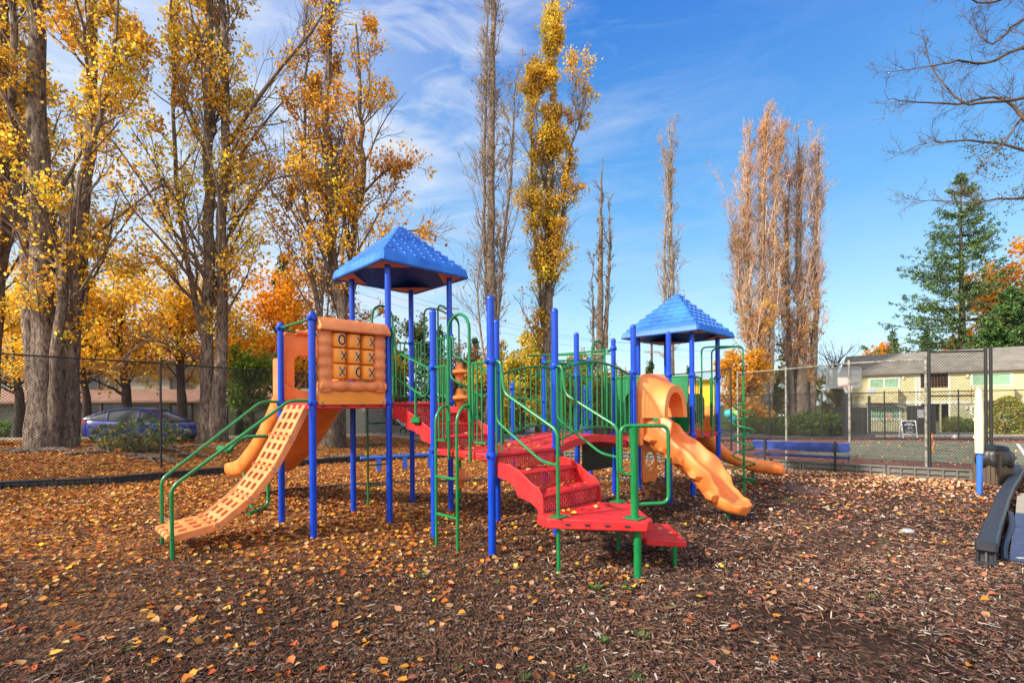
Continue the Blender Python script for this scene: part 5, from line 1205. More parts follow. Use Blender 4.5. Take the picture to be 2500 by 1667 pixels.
round_tree('maple_tree', 'yellow maple right behind the twin trunked poplar above the fence', 'tree', 580, 30, 7.0, 3.2, 2.2, 7000, .16, PY, [3, 3, 2, 2])
round_tree('maple_tree', 'golden tree at the far left behind the dark cut off trunk', 'tree', 40, 27, 8.5, 4.0, 2.2, 8000, .16, PY, [2, 3, 2, 2])
round_tree('maple_tree', 'low yellow maple behind the right side of the huge poplar trunk', 'tree', 205, 25.5, 7.5, 3.2, 2.3, 7000, .15, PY, [3, 3, 2, 1.4])
round_tree('maple_tree', 'low golden maple directly left of the twin trunked poplar', 'tree', 440, 26.5, 7.8, 3.2, 2.6, 7000, .15, PY, [3, 3, 2, 1.4])
round_tree('green_tree', 'small rounded green tree beside the twin poplar trunk', 'tree', 612, 24.5, 3.9, 1.75, .9, 6500, .13, [(.14, .25, .03), (.22, .34, .05), (.30, .36, .05)], [2, 3, 1.4])
MIXG = [(.62, .50, .06), (.80, .56, .07), (.36, .38, .06), (.74, .42, .04)]
for px, D, h, r_, pal, lb, dz in ((1010, 48, 11.5, 4, [(.10, .14, .035), (.16, .18, .04)], 'dull green tree far behind the ladder of the left tower', 0), (1120, 47, 8.0, 3.6, [(.30, .17, .08), (.40, .24, .08), (.22, .12, .06)], 'brown thinning tree behind the orange pod climber', 0), (1230, 44, 8.5, 3.6, MIXG, 'yellow green tree at the foot of the tall bare poplar', 0), (1310, 40, 7.5, 3.4, MIXG, 'yellow green tree at the foot of the slim yellow poplar', 0), (1400, 45, 6.0, 3.2, [(.5, .36, .05), (.36, .25, .06)], 'low ochre tree behind the middle of the red bridge', 0), (1180, 41, 5.0, 3.0, MIXG, 'low golden tree behind the low deck ladder', 0), (1270, 38.5, 5.4, 3.2, MIXG, 'dense yellow tree behind the railing of the low red deck', 0), (1360, 42, 5.2, 3.0, MIXG, 'golden tree behind the left half of the red bridge', 0), (940, 46, 8.5, 3.4, [(.70, .40, .04), (.5, .42, .06)], 'golden green tree seen through the ladder of the left tower', 0), (1445, 44, 4.6, 3.0, [(.6, .36, .06), (.44, .30, .07)], 'low brown gold tree behind the arched handle of the bridge end', 0), (1485, 50, 4.5, 3.4, [(.34, .18, .07), (.5, .26, .05)], 'low brown tree behind the right end of the bridge', 0),
                              (1570, 52, 4.2, 3.2, [(.30, .16, .07), (.42, .20, .07)], 'low reddish tree behind the orange slide hood', 0), (1680, 52, 4.0, 3.0, [(.40, .20, .08), (.55, .28, .06)], 'low russet tree behind the yellow slide panel', 0), (1930, 46, 7.5, 3.3, [(.12, .2, .03), (.2, .3, .05), (.6, .34, .04)], 'ivy green tree between the pair of russet poplars', 0), (1810, 38.5, 6.8, 2.7, [(.84, .46, .05), (.74, .40, .06)], 'golden tree at the foot of the left russet poplar', 0), (2060, 52, 5.5, 3.0, [(.55, .4, .05), (.4, .4, .06)], 'yellow green tree left of the pale yellow apartment block', 0)):
    round_tree('bushy_tree', lb, 'tree', px, D, h, r_, .5, 6500, .24, pal, [1]*len(pal), 'mixed trees beyond the road', nlimb=22)
round_tree('maple_tree', 'bright orange tree at the right edge behind the tall spruce', 'tree', 2470, 66, 23, 8.0, 4, 9000, .42, [(.80, .33, .02), (.85, .42, .03), (.6, .22, .02)], [3, 2, 1])
round_tree('maple_tree', 'small orange tree peeking over the left end of the apartment roof', 'tree', 2152, 80, 12.5, 4.0, 3, 3500, .42, [(.85, .42, .02), (.8, .33, .02)], [1, 1])
round_tree('bare_shrub_tree', 'leafless twiggy small tree right of the russet poplars', 'tree', 2040, 48, 9.0, 4.2, 1.0, 0, .1, None, None, nlimb=46, barkm=TWIG)
def conifer(name, label, px, D, h, r_, n=40, nq=9000, qs=.4, pal=None, hb=.06, group=None, droop=-.25):
    b = at(px, D); rt = thing(name, label, 'conifer', tuple(b), 0, group)
    pal = pal or [(.035, .075, .022), (.055, .11, .03), (.09, .15, .035), (.020, .045, .018)]
    a = np.stack([rng.normal(0, .02, 9), rng.normal(0, .02, 9), np.linspace(-.3, h, 9)], 1); VF = [tubes(a[None], [.017*h+.05], [.02], 8)]
    nb = n*5; zz = h*(hb+(1-hb)*rng.uniform(0, 1, nb)**.9); st_ = h/24; zz = np.clip(np.round(zz/st_)*st_+rng.normal(0, st_*.10, nb), h*hb, h*.985); az = rng.uniform(0, 6.28, nb); f = 1-(zz/h); Ln = r_*(f**.85)*rng.uniform(.70, 1.08, nb)*(.86+.14*np.sin(zz*2.3))+.15
    el = droop+.55*(zz/h)+rng.normal(0, .08, nb); Dr = np.stack([np.cos(az)*np.cos(el), np.sin(az)*np.cos(el), np.sin(el)], 1); P1 = grow(np.stack([zz*0, zz*0, zz], 1), Dr, Ln, 6, .05, .055); VF.append(tubes(P1, .012+Ln*.009, np.full(nb, .008), 4))
    plain_object('trunk', VF, BARKD, rt)
    S, d, r, idx, t = kids(P1, np.full(nb, .02), 9, .12, 1, R(48)); d[:, 2] -= .30; l2 = (Ln[idx]*.26*(1.15-t)+.12); P2 = grow(S, d, l2, 4, .08, -.07)
    src = np.concatenate([P2.reshape(-1, 3), P1[:, 2:].reshape(-1, 3)]); w_ = np.concatenate([np.repeat(Ln[idx]*.6+.3, 4), np.repeat(Ln+.2, 4)]); p = src[rng.choice(len(src), nq, p=w_/w_.sum())]+rng.normal(0, .06+qs*.16, (nq, 3)); p[:, 2] -= rng.uniform(0, .08+qs*.3, nq)
    V, F = quad_mesh(p, qs, .38); quads_object('foliage', V, F, pick(pal, [1]*len(pal), nq, .25), NEEDLE, rt); return rt
conifer('spruce_tree', 'tall dark green spruce rising behind the apartment block on the right', 2350, 58, 29.8, 13.0, 60, 46000, .28, [(.06, .12, .035), (.11, .18, .05), (.17, .25, .07), (.035, .07, .025)], droop=-.18)
conifer('spruce_tree', 'wide low green conifer boughs above the right end of the apartment roof', 2475, 52, 15, 8.5, 36, 26000, .34, [(.07, .14, .03), (.11, .19, .04), (.04, .09, .03)], hb=.3)
conifer('spruce_tree', 'green conifer left of the tall spruce over the roof', 2262, 70, 13.0, 4.0, 26, 5000, .42, group='small conifers on the skyline'); conifer('spruce_tree', 'thin dark conifer over the left end of the apartment roof', 2182, 74, 13.5, 3.4, 20, 3600, .42, group='small conifers on the skyline')
conifer('spruce_tree', 'small dark conifer seen between the posts left of the right roof', 1587, 70, 9.2, 2.5, 20, 3000, .4, group='small conifers on the skyline'); conifer('spruce_tree', 'small dark conifer seen below the right blue roof', 1684, 74, 8.6, 2.7, 20, 3000, .4, group='small conifers on the skyline')
conifer('spruce_tree', 'dark spruce showing between the left poplars', 694, 46, 17, 4.2, 30, 8000, .4); conifer('spruce_tree', 'dark green spruce far behind the huge poplar', 185, 55, 27, 5.0, 30, 7000, .42)
conifer('spruce_tree', 'hazy conifer behind the grab arches of the left tower', 1075, 64, 13.5, 3.2, 24, 4000, .4); conifer('spruce_tree', 'conifer behind the tall bare poplar base', 1160, 66, 12, 3.6, 24, 4000, .4)

# bare tree reaching in from the right
bt = at(2950, 14.5); rt = thing('bare_tree', 'leafless tree whose dark twigs reach in at the top right corner', 'tree', tuple(bt)); b0 = np.array(bt); VF = []
guides = [[(2950, 700, 0.0744), (2760, 250, 0.0496), (2540, 120, 0.0310), (2420, 150, 0.0186), (2330, 150, 0.0112), (2250, 165, 0.0062), (2128, 180, 0.0031)], [(2950, 800, 0.0744), (2750, 400, 0.0434), (2560, 245, 0.0279), (2430, 250, 0.0174), (2340, 245, 0.0099), (2270, 150, 0.0056), (2250, 50, 0.0031)],
          [(2950, 850, 0.0744), (2740, 500, 0.0372), (2540, 330, 0.0248), (2440, 240, 0.0186), (2330, 255, 0.0093), (2210, 245, 0.0050), (2165, 240, 0.0025)], [(2950, 900, 0.0620), (2720, 560, 0.0341), (2560, 400, 0.0217), (2440, 350, 0.0136), (2330, 345, 0.0074), (2260, 350, 0.0043), (2185, 382, 0.0025)],
          [(2950, 950, 0.0620), (2700, 620, 0.0310), (2560, 500, 0.0186), (2470, 485, 0.0124), (2390, 492, 0.0074), (2300, 490, 0.0043), (2205, 490, 0.0025)], [(2950, 600, 0.0744), (2780, 150, 0.0496), (2620, -30, 0.0310), (2500, -20, 0.0186), (2400, 10, 0.0112), (2330, -30, 0.0062), (2260, -60, 0.0037)],
          [(2950, 700, 0.0620), (2800, 330, 0.0434), (2620, 200, 0.0310), (2520, 240, 0.0217), (2470, 330, 0.0124), (2400, 400, 0.0074), (2340, 470, 0.0037)], [(2900, 640, 0.0620), (2700, 220, 0.0372), (2560, 40, 0.0248), (2480, 60, 0.0155), (2420, 110, 0.0093), (2370, 60, 0.0050), (2330, 10, 0.0031)]]
PP1 = []
for i, g_ in enumerate(guides):
    kn = [(*(np.array(atz(x, y, 14.5+.35*math.sin(i*2+j)))-b0), r) for j, (x, y, r) in enumerate(g_)]; a = resample(kn, 24); a[4:, :3] += rng.normal(0, .02, (20, 3)); VF.append(tubes(a[None, :, :3], [a[0, 3]], [a[-1, 3]], 6)); PP1.append(a[7:, :3])
kn = [(0, 0, -.3), (0, 0, 3), (-.3, 0, 6)]; a = resample(kn, 8); VF.append(tubes(a[None], [.24], [.13], 10)); 
for g_ in guides: p = np.array(atz(g_[0][0], g_[0][1], 14.5))-b0; a = resample([(-.1, 0, 3.2), (p[0]*.5, p[1]*.5, 3.2+(p[2]-3.2)*.5), tuple(p)], 6); VF.append(tubes(a[None], [.12], [.1], 8))
PP1 = np.array(PP1); S, d, r, idx, t = kids(PP1, np.full(len(PP1), .02), 42, .02, .97, R(48)); l2 = rng.uniform(.3, 1.25, len(S))*(1.1-.6*t); P2 = grow(S, d, l2, 7, .20, .03); VF.append(tubes(P2, .006*l2+.0025, np.full(len(S), .0018), 5))
S, d, r, idx, t = kids(P2, np.full(len(P2), .01), 8, .15, 1, R(42)); l3 = l2[idx]*rng.uniform(.15, .42, len(S))+.05; P3 = grow(S, d, l3, 5, .24, .05); VF.append(tubes(P3, np.full(len(S), .0042), np.full(len(S), .0018), 3))
plain_object('branches', VF, TWIGD, rt); tp = P3[:, -1][(P3[:, -1, 0] > -6.9) & (P3[:, -1, 2] < 9.6)]
p = tp[rng.integers(0, len(tp), 900)]+rng.normal(0, .06, (900, 3)); V, F = quad_mesh(p, .06, .7); quads_object('crown', V, F, pick([(.10, .13, .03), (.2, .2, .05), (.3, .22, .06)], [2, 1, 1], 900), LEAF, rt)

# shrubs --------------------------------------------------------------
def shrub(label, px, D, w, h, n, ls, pal, name='shrub', shape='round', stems=10, loc=None, group=None, aspect=.5, hollow=.55):
    b = loc or at(px, D); rt = thing(name, label, 'shrub', tuple(b), 0, group)
    az = rng.uniform(0, 6.28, stems); el = rng.uniform(.5, 1.3, stems); Dr = np.stack([np.cos(az)*np.cos(el)*w/h, np.sin(az)*np.cos(el)*w/h, np.sin(el)], 1); P1 = grow(np.zeros((stems, 3)), Dr, np.full(stems, h*.75), 5, .15, .05)
    S, d, r, idx, t = kids(P1, np.full(stems, .02), 6, .3, 1, R(40)); P2 = grow(S, d, np.full(len(S), h*.28), 4, .15, .05); plain_object('stem', [tubes(P1, np.full(stems, .022), np.full(stems, .01), 5), tubes(P2, np.full(len(S), .01), np.full(len(S), .005), 4)], TWIG, rt)
    q_ = nrmz(rng.normal(0, 1, (n, 3))); rr = rng.uniform(hollow, 1, n)[:, None]**.6; nz = np.array([noise.noise(Vector(v*2.2+px*.37)) for v in q_])[:, None]; rr = rr*(1+.35*nz)
    if shape == 'cone': zf = rng.uniform(0, 1, (n, 1)); rad = np.sqrt(np.clip(1-zf**2.2, 0, 1)); an = rng.uniform(0, 6.28, (n, 1)); p = np.concatenate([np.cos(an)*rad*rr, np.sin(an)*rad*rr, zf*2-1], 1)
    elif shape == 'box': q2 = q_/np.maximum(np.abs(q_).max(1, keepdims=True), .01); p = (q2*.75+q_*.25)*rr
    else: p = q_*rr
    p = p*np.array([w/2, w/2, h/2])+np.array([0, 0, h*.54]); p = p[p[:, 2] > .06]
    V, F = quad_mesh(p, ls, aspect); quads_object('foliage', V, F, pick(pal, [1]*len(pal), len(p), .25), LEAF if shape != 'cone' else NEEDLE, rt); return rt
GS = [(.07, .14, .035), (.11, .21, .04), (.20, .28, .05)]
shrub('rhododendron with long dark green leaves in front of the blue car', 345, 16.3, 2.9, 1.08, 2100, .12, [(.04, .09, .028), (.065, .13, .035), (.10, .17, .05), (.30, .2, .05)], 'rhododendron', hollow=.35, aspect=.42, stems=16)
for px, D, w_, h_, lb in ((1985, 29, 2.6, 1.4, 'green rounded bush left of the basketball pole'), (2045, 28.5, 1.7, 1.3, 'twiggy green bush right behind the basketball pole'), (1925, 31, 2.8, 1.3, 'low green bush near the yellow bollard'), (1850, 34, 3.4, 1.2, 'low ivy mound at the foot of the left russet poplar'), (1990, 34, 3.8, 1.5, 'low ivy mound at the foot of the right russet poplar'), (2385, 40, 3.0, 1.1, 'low dark green hedge under the apartment window')):
    shrub(lb, px, D, w_, h_, 2200, .16, GS+[(.2, .24, .05)], group='green shrubs along the car park')
shrub('tall conical golden green thuja beside the black pickup', 2462, 27.5, 2.0, 2.15, 4200, .12, [(.20, .26, .03), (.30, .30, .04), (.36, .24, .05)], 'thuja', 'cone'); shrub('small square clipped bush beside the apartment entrance', 2328, 41, 1.3, 1.3, 1500, .12, [(.22, .26, .03), (.3, .3, .05)], 'clipped_bush', 'box')
for px, w_, lb in ((20, 2.0, 'grassy green clump on the far kerb at the left edge'), (640, 3.0, 'green clump on the lawn behind the links climber'), (120, 2.6, 'dark hedge by the grey house at the far left')): shrub(lb, px, 31, w_, 1.0, 1500, .14, [(.10, .2, .03), (.2, .26, .04)])
# surface roots and mounded litter under the poplars
q = MB()
for i in range(26):
    px = random.choice([130, 330, 300, 90, 520, 800, 420]); c = at(px+random.uniform(-90, 90), random.uniform(15.0, 18.2)); a = random.uniform(-.5, .5); l = random.uniform(.4, 1.3); pts = []
    for k in range(6): t = k/5-.5; x, y = c.x+l*t*math.cos(a)*1.6, c.y+l*t*math.sin(a)+.08*math.sin(k*2+i); pts.append((x, y, gz(x, y)+.03+.06*math.cos(t*math.pi)-.05*abs(t)))
    q.tube(pts, [.02, .045, .06, .055, .04, .015], 7)
tag(q.build('surface_roots', BARK), 'gnarled grey surface roots in the leaf litter below the poplars', 'roots', kind='stuff')
fl = rng.uniform(0, 1, 170)      # leaves lying on the red decks
P = []
def onps(x, y, z): a = R(44.36); return (-.252+x*math.cos(a)-y*math.sin(a), 5.985+x*math.sin(a)+y*math.cos(a), z)
for k in range(70): P.append(onps(random.uniform(.05, L-.05), random.uniform(.05, L-.05), ZL+.012))
for k in range(30): x = random.uniform(L, RX0); P.append(onps(x, random.uniform(.1, L-.1), ZL+.012+.14*math.sin(math.pi*(x-L-.05)/(RX0-L-.1))))
for k in range(16): P.append(onps(random.uniform(.15, 1.0), -random.uniform(.10, .34), ZL-.203+.012)); P.append(onps(random.uniform(.12, 1.0), -random.uniform(.44, .70), ZL-.407+.012))
for k in range(16): P.append(onps(random.uniform(.1, .9), -random.uniform(.8, 1.15), .622))
for k in range(8): P.append(onps(random.uniform(1.15, 1.5), -random.uniform(1.2, 1.7), .312))
for k in range(30): P.append(onps(random.uniform(0, L), random.uniform(2*L, 3*L), ZH+.012))
for k in range(24): j = random.randint(1, 3); P.append(onps(random.uniform(.15, 1.05), 2*L-(j-.5)*L/3.05, ZH-.16*j+.012))
P = np.array(P); V, F = leaf_mesh(P, np.full(len(P), .06), flat=.8); tag(quads_object('deck_leaves', V, F, np.repeat(pick(PAL_L, WL, len(P)), 2, 0), LM), 'scattered dry leaves lying on the red decks and steps', 'leaves', kind='stuff')

# ================================================================== BUILDINGS
def stripes(name, c1, c2, sc, axis=2, rough=.8):
    m = bpy.data.materials.new(name); m.use_nodes = True; nt = m.node_tree; N = nt.nodes; Lk = nt.links; b = N['Principled BSDF']; b.inputs['Roughness'].default_value = rough
    tc = N.new('ShaderNodeTexCoord'); wv_ = N.new('ShaderNodeTexWave'); wv_.wave_profile = 'SAW'; wv_.bands_direction = 'XYZ'[axis]; wv_.inputs['Scale'].default_value = sc; Lk.new(tc.outputs['Object'], wv_.inputs['Vector'])
    n = N.new('ShaderNodeTexNoise'); n.inputs['Scale'].default_value = 1.5; n.inputs['Detail'].default_value = 8; Lk.new(tc.outputs['Object'], n.inputs['Vector']); r = N.new('ShaderNodeValToRGB'); r.color_ramp.elements[0].color = (*c1, 1); r.color_ramp.elements[1].color = (*c2, 1); r.color_ramp.elements[0].position = .35; r.color_ramp.elements[1].position = .65; Lk.new(n.outputs['Fac'], r.inputs[0]); Lk.new(r.outputs[0], b.inputs['Base Color'])
    bp = N.new('ShaderNodeBump'); bp.inputs['Strength'].default_value = 1; bp.inputs['Distance'].default_value = .05; Lk.new(wv_.outputs['Fac'], bp.inputs['Height']); Lk.new(bp.outputs[0], b.inputs['Normal']); return m
def brickm(name, c1, c2, mort, sc):
    m = bpy.data.materials.new(name); m.use_nodes = True; nt = m.node_tree; N = nt.nodes; Lk = nt.links; b = N['Principled BSDF']; b.inputs['Roughness'].default_value = .9
    tc = N.new('ShaderNodeTexCoord'); mp = N.new('ShaderNodeMapping'); mp.inputs['Rotation'].default_value = (R(90), 0, 0); Lk.new(tc.outputs['Object'], mp.inputs[0]); br = N.new('ShaderNodeTexBrick'); br.inputs['Scale'].default_value = sc; br.inputs['Color1'].default_value = (*c1, 1); br.inputs['Color2'].default_value = (*c2, 1); br.inputs['Mortar'].default_value = (*mort, 1); br.inputs['Mortar Size'].default_value = .035; Lk.new(mp.outputs[0], br.inputs['Vector']); Lk.new(br.outputs['Color'], b.inputs['Base Color']); return m
SIDEG = brickm('grey_brick', (.52, .51, .43), (.44, .44, .37), (.2, .19, .16), 2.6); ROOFR = stripes('brown_shingle', (.24, .12, .085), (.34, .18, .13), 3, 1); GLASSD = mat('dark_glass', (.02, .022, .025), .08, .3, 1, spec=.8); TRIMW = mat('wood_trim', (.22, .11, .05), .7, .15); WDARK = mat('dark_wood', (.07, .035, .025), .7, .2)
hb = at(330, 36); HB = thing('grey_house', 'long grey brick two storey building with brown roofs behind the left poplars', 'building', (-21, 36.5, -.5), R(2))
def hbx(px): return ((px-1250)/FOC*36.0)+21
q = MB(); q.box((-11.5, 4.2, 2.9), (43, 8, 5.9)); HBW = q.build('wall', SIDEG, HB)
q = MB(); q.add([(-34, -.9, 5.72), (10.5, -.9, 5.72), (10.5, 4.2, 7.5), (-34, 4.2, 7.5), (10.5, 9.2, 5.72), (-34, 9.2, 5.72), (-34, -.9, 5.85), (10.5, -.9, 5.85), (10.5, 4.2, 7.65), (-34, 4.2, 7.65), (10.5, 9.2, 5.85), (-34, 9.2, 5.85)], [(6, 7, 8, 9), (9, 8, 10, 11), (0, 3, 2, 1), (3, 5, 4, 2), (0, 1, 7, 6), (5, 11, 10, 4), (0, 6, 9, 3), (3, 9, 11, 5), (1, 2, 8, 7), (2, 4, 10, 8)]); q.build('roof', ROOFR, HB)
q = MB(); q.add([(-34, -2.1, 2.72), (8, -2.1, 2.72), (8, .3, 3.62), (-34, .3, 3.62), (-34, -2.1, 2.86), (8, -2.1, 2.86), (8, .3, 3.76), (-34, .3, 3.76)], [(4, 5, 6, 7), (3, 2, 1, 0), (0, 1, 5, 4), (1, 2, 6, 5), (3, 0, 4, 7)]); q.build('porch_roof', ROOFR, HB)
for x in (-12, -7.5, hbx(478), 1.0, 7.6): q = MB(); q.box((x, -1.95, 1.3), (.16, .16, 2.85)); q.build('porch_post', WDARK, HB)
def hwin(px0, px1, y0, y1, frame=TRIMW, gl=GLASSD, nm='window'):
    x0, x1 = hbx(px0), hbx(px1); z0, z1 = 2.3+(993-y1)*.02975, 2.3+(993-y0)*.02975; q = MB(); cx, cz = (x0+x1)/2, (z0+z1)/2
    for dx, dz, w_, h_ in ((0, (z1-z0)/2, x1-x0+.12, .10), (0, -(z1-z0)/2, x1-x0+.12, .12), (-(x1-x0)/2, 0, .08, z1-z0), ((x1-x0)/2, 0, .08, z1-z0), (0, 0, .06, z1-z0)): q.box((cx+dx, .14, cz+dz), (w_, .12, h_))
    f = q.build(nm, frame, HB); q = MB(); q.box((cx, .165, cz), (x1-x0-.05, .04, z1-z0-.05)); q.build('pane', gl, f)
for a in ((191, 274, 912, 947), (405, 455, 915, 953), (191, 288, 979, 1003), (405, 457, 984, 1026), (60, 120, 915, 948), (692, 718, 907, 944), (721, 752, 912, 967), (60, 110, 984, 1026), (560, 600, 915, 950), (720, 760, 984, 1026)): hwin(*a)

# yellow apartment block, facade along local x
F0, F1 = Vector((31.2, 46, 0)), Vector((41.5, 37.5, 0)); fd = (F1-F0).normalized(); AB = thing('apartment_block', 'pale yellow two storey apartment block with grey roof beyond the basketball court', 'building', (F0.x, F0.y, -.95), math.atan2(fd.y, fd.x)); fn = Vector((-fd.y, fd.x, 0))
def fac(px, py, off=0.0):
    k = Vector(((px-1250)/FOC, 1, 0)); o = F0-fn*off; A_ = np.array([[k.x, -fd.x], [k.y, -fd.y]]); d_, s_ = np.linalg.solve(A_, np.array([o.x, o.y])); z = EYE-((py-HY)+ROLL*(px-1250))/FOC*d_; return s_, z+.95
YW = stripes('pale_yellow_siding', (.66, .58, .30), (.74, .66, .37), 2.2); YL = stripes('olive_stucco', (.46, .45, .27), (.54, .52, .33), 2.2); WH = mat('white_trim', (.66, .63, .55), .7, .08); GGL = mat('green_curtain_glass', (.22, .38, .24), .25, .12, 2, spec=.7); ROOFG = stripes('grey_shingle', (.14, .125, .105), (.20, .18, .15), 3, 1)
WLEN = 22.0; ze = fac(2300, 908)[1]; zb = fac(2300, 982)[1]
def wall_open(x0, x1, z0, z1, holes, y, th, m_, parent, nm):   # wall made of boxes round rectangular openings
    q = MB(); xs_ = sorted({x0, x1, *[h for o in holes for h in o[:2]]}); zs_ = sorted({z0, z1, *[h for o in holes for h in o[2:]]})
    for a, b in zip(xs_[:-1], xs_[1:]):
        zlo = None
        for c, d in zip(zs_[:-1], zs_[1:]):
            solid = not any(o[0] <= a+1e-6 and o[1] >= b-1e-6 and o[2] <= c+1e-6 and o[3] >= d-1e-6 for o in holes)
            if solid and zlo is None: zlo = c
            if not solid and zlo is not None: q.box(((a+b)/2, y+th/2, (zlo+c)/2), (b-a, th, c-zlo)); zlo = None
        if zlo is not None: q.box(((a+b)/2, y+th/2, (zlo+z1)/2), (b-a, th, z1-zlo))
    return q.build(nm, m_, parent)
s = lambda px: fac(px, 980)[0]; zf = lambda px, py: fac(px, py)[1]
hu = [(s(2247), s(2317), zf(2280, 946), zf(2280, 912))]; hl = [(s(2247), s(2294), 0.0, zf(2270, 986)), (s(2298), s(2319), 0.0, zf(2305, 986))]
wall_open(0, WLEN, zb, ze, hu, 0, .25, YW, AB, 'wall'); wall_open(0, WLEN, -.3, zb, hl, .012, .25, YL, AB, 'wall')
q = MB(); q.box((.125, 5, ze/2), (.25, 9.4, ze)); q.box((WLEN/2, 9.6, ze/2), (WLEN, .2, ze)); q.box((WLEN-.12, 5, ze/2), (.2, 9.4, ze)); q.build('wall', YW, AB)
for h in hu+hl:
    q = MB(); q.box(((h[0]+h[1])/2, 2.2, (h[2]+h[3])/2), (h[1]-h[0]+.3, .1, h[3]-h[2]+.3)); q.box((h[0]-.1, 1.3, (h[2]+h[3])/2), (.1, 2, h[3]-h[2]+.3)); q.box((h[1]+.1, 1.3, (h[2]+h[3])/2), (.1, 2, h[3]-h[2]+.3)); q.box(((h[0]+h[1])/2, 1.3, h[3]+.12), (h[1]-h[0]+.3, 2, .1)); q.build('recess', mat('recess_paint', (.13, .11, .075), .8), AB)
q = MB(); h = hu[0]
for k in range(9): q.box((h[0]+(h[1]-h[0])*(k+.5)/9, .06, (h[2]+h[3])/2), (.035, .03, h[3]-h[2]))
for k in range(5): q.box(((h[0]+h[1])/2, .09, h[2]+(h[3]-h[2])*(k+.5)/5), (h[1]-h[0], .03, .035))
q.build('lattice', mat('lattice_red_brown', (.12, .05, .035), .7), AB)
q = MB(); q.box((WLEN/2, -.02, zb), (WLEN, .06, .22)); q.box((WLEN/2, -.30, ze+.02), (WLEN+.8, .12, .20)); q.box((.08, -.012, ze/2), (.22, .05, ze)); 
for px in (2247, 2238, 2320): q.box((s(px)-.05, -.010, ze/2), (.14, .04, ze-.2))
q.build('trim', WH, AB)
q = MB(); q.add([(-.6, -.45, ze-.05), (WLEN+.6, -.45, ze-.05), (WLEN+.6, 4.8, ze+2.0), (-.6, 4.8, ze+2.0), (WLEN+.6, 10.2, ze-.05), (-.6, 10.2, ze-.05), (-.6, -.45, ze+.10), (WLEN+.6, -.45, ze+.10), (WLEN+.6, 4.8, ze+2.16), (-.6, 4.8, ze+2.16), (WLEN+.6, 10.2, ze+.10), (-.6, 10.2, ze+.10)], [(6, 7, 8, 9), (9, 8, 10, 11), (0, 3, 2, 1), (3, 5, 4, 2), (0, 1, 7, 6), (5, 11, 10, 4), (0, 6, 9, 3), (3, 9, 11, 5), (1, 2, 8, 7), (2, 4, 10, 8)]); q.build('roof', ROOFG, AB)
def win(x0, x1, z0, z1, n=2, gl=GGL):
    q = MB(); cx, cz = (x0+x1)/2, (z0+z1)/2
    for dx, dz, w_, h_ in ((0, (z1-z0)/2+.05, x1-x0+.3, .14), (0, -(z1-z0)/2-.05, x1-x0+.3, .12), (-(x1-x0)/2-.06, 0, .14, z1-z0), ((x1-x0)/2+.06, 0, .14, z1-z0)): q.box((cx+dx, -.035, cz+dz), (w_, .07, h_))
    for k in range(1, n): q.box((x0+(x1-x0)*k/n, -.03, cz), (.10, .05, z1-z0))
    f = q.build('window', WH, AB); q = MB(); q.box((cx, -.008, cz), (x1-x0, .012, z1-z0)); q.build('pane', gl, f)
win(s(2125), s(2194), zf(2160, 956), zf(2160, 925)); win(s(2375), s(2467), zf(2420, 950), zf(2420, 913)); win(s(2125), s(2196), zf(2160, 1022), zf(2160, 992)); win(s(2373), s(2392), zf(2380, 1010), zf(2380, 993), 1); win(s(2520), s(2560), zf(2540, 950), zf(2540, 915))
for a, b, y0, y1 in ((2104, 2199, 948, 983), (2358, 2478, 942, 978)):
    x0, x1 = s(a)+.3, s(b)-.15; z0, z1 = zf((a+b)/2, y1), zf((a+b)/2, y0); q = MB(); q.box(((x0+x1)/2, -1.15, (z0+z1)/2), (x1-x0, .09, z1-z0)); q.box((x0+.045, -.6, (z0+z1)/2), (.09, 1.02, z1-z0)); q.box((x1-.045, -.6, (z0+z1)/2), (.09, 1.02, z1-z0)); q.box(((x0+x1)/2, -.58, z0+.03), (x1-x0-.2, 1.04, .08)); bal = q.build('balcony', YW, AB)
    q = MB(); q.box(((x0+x1)/2, -1.15, z1+.03), (x1-x0+.06, .13, .06)); q.build('rail_cap', WH, bal)
for px, py in ((2206, 922), (2206, 995), (2360, 996), (2362, 918)): q = MB(); q.rbox((s(px), -.08, zf(px, py)), (.18, .14, .26), .03); q.build('wall_lamp', WH, AB)

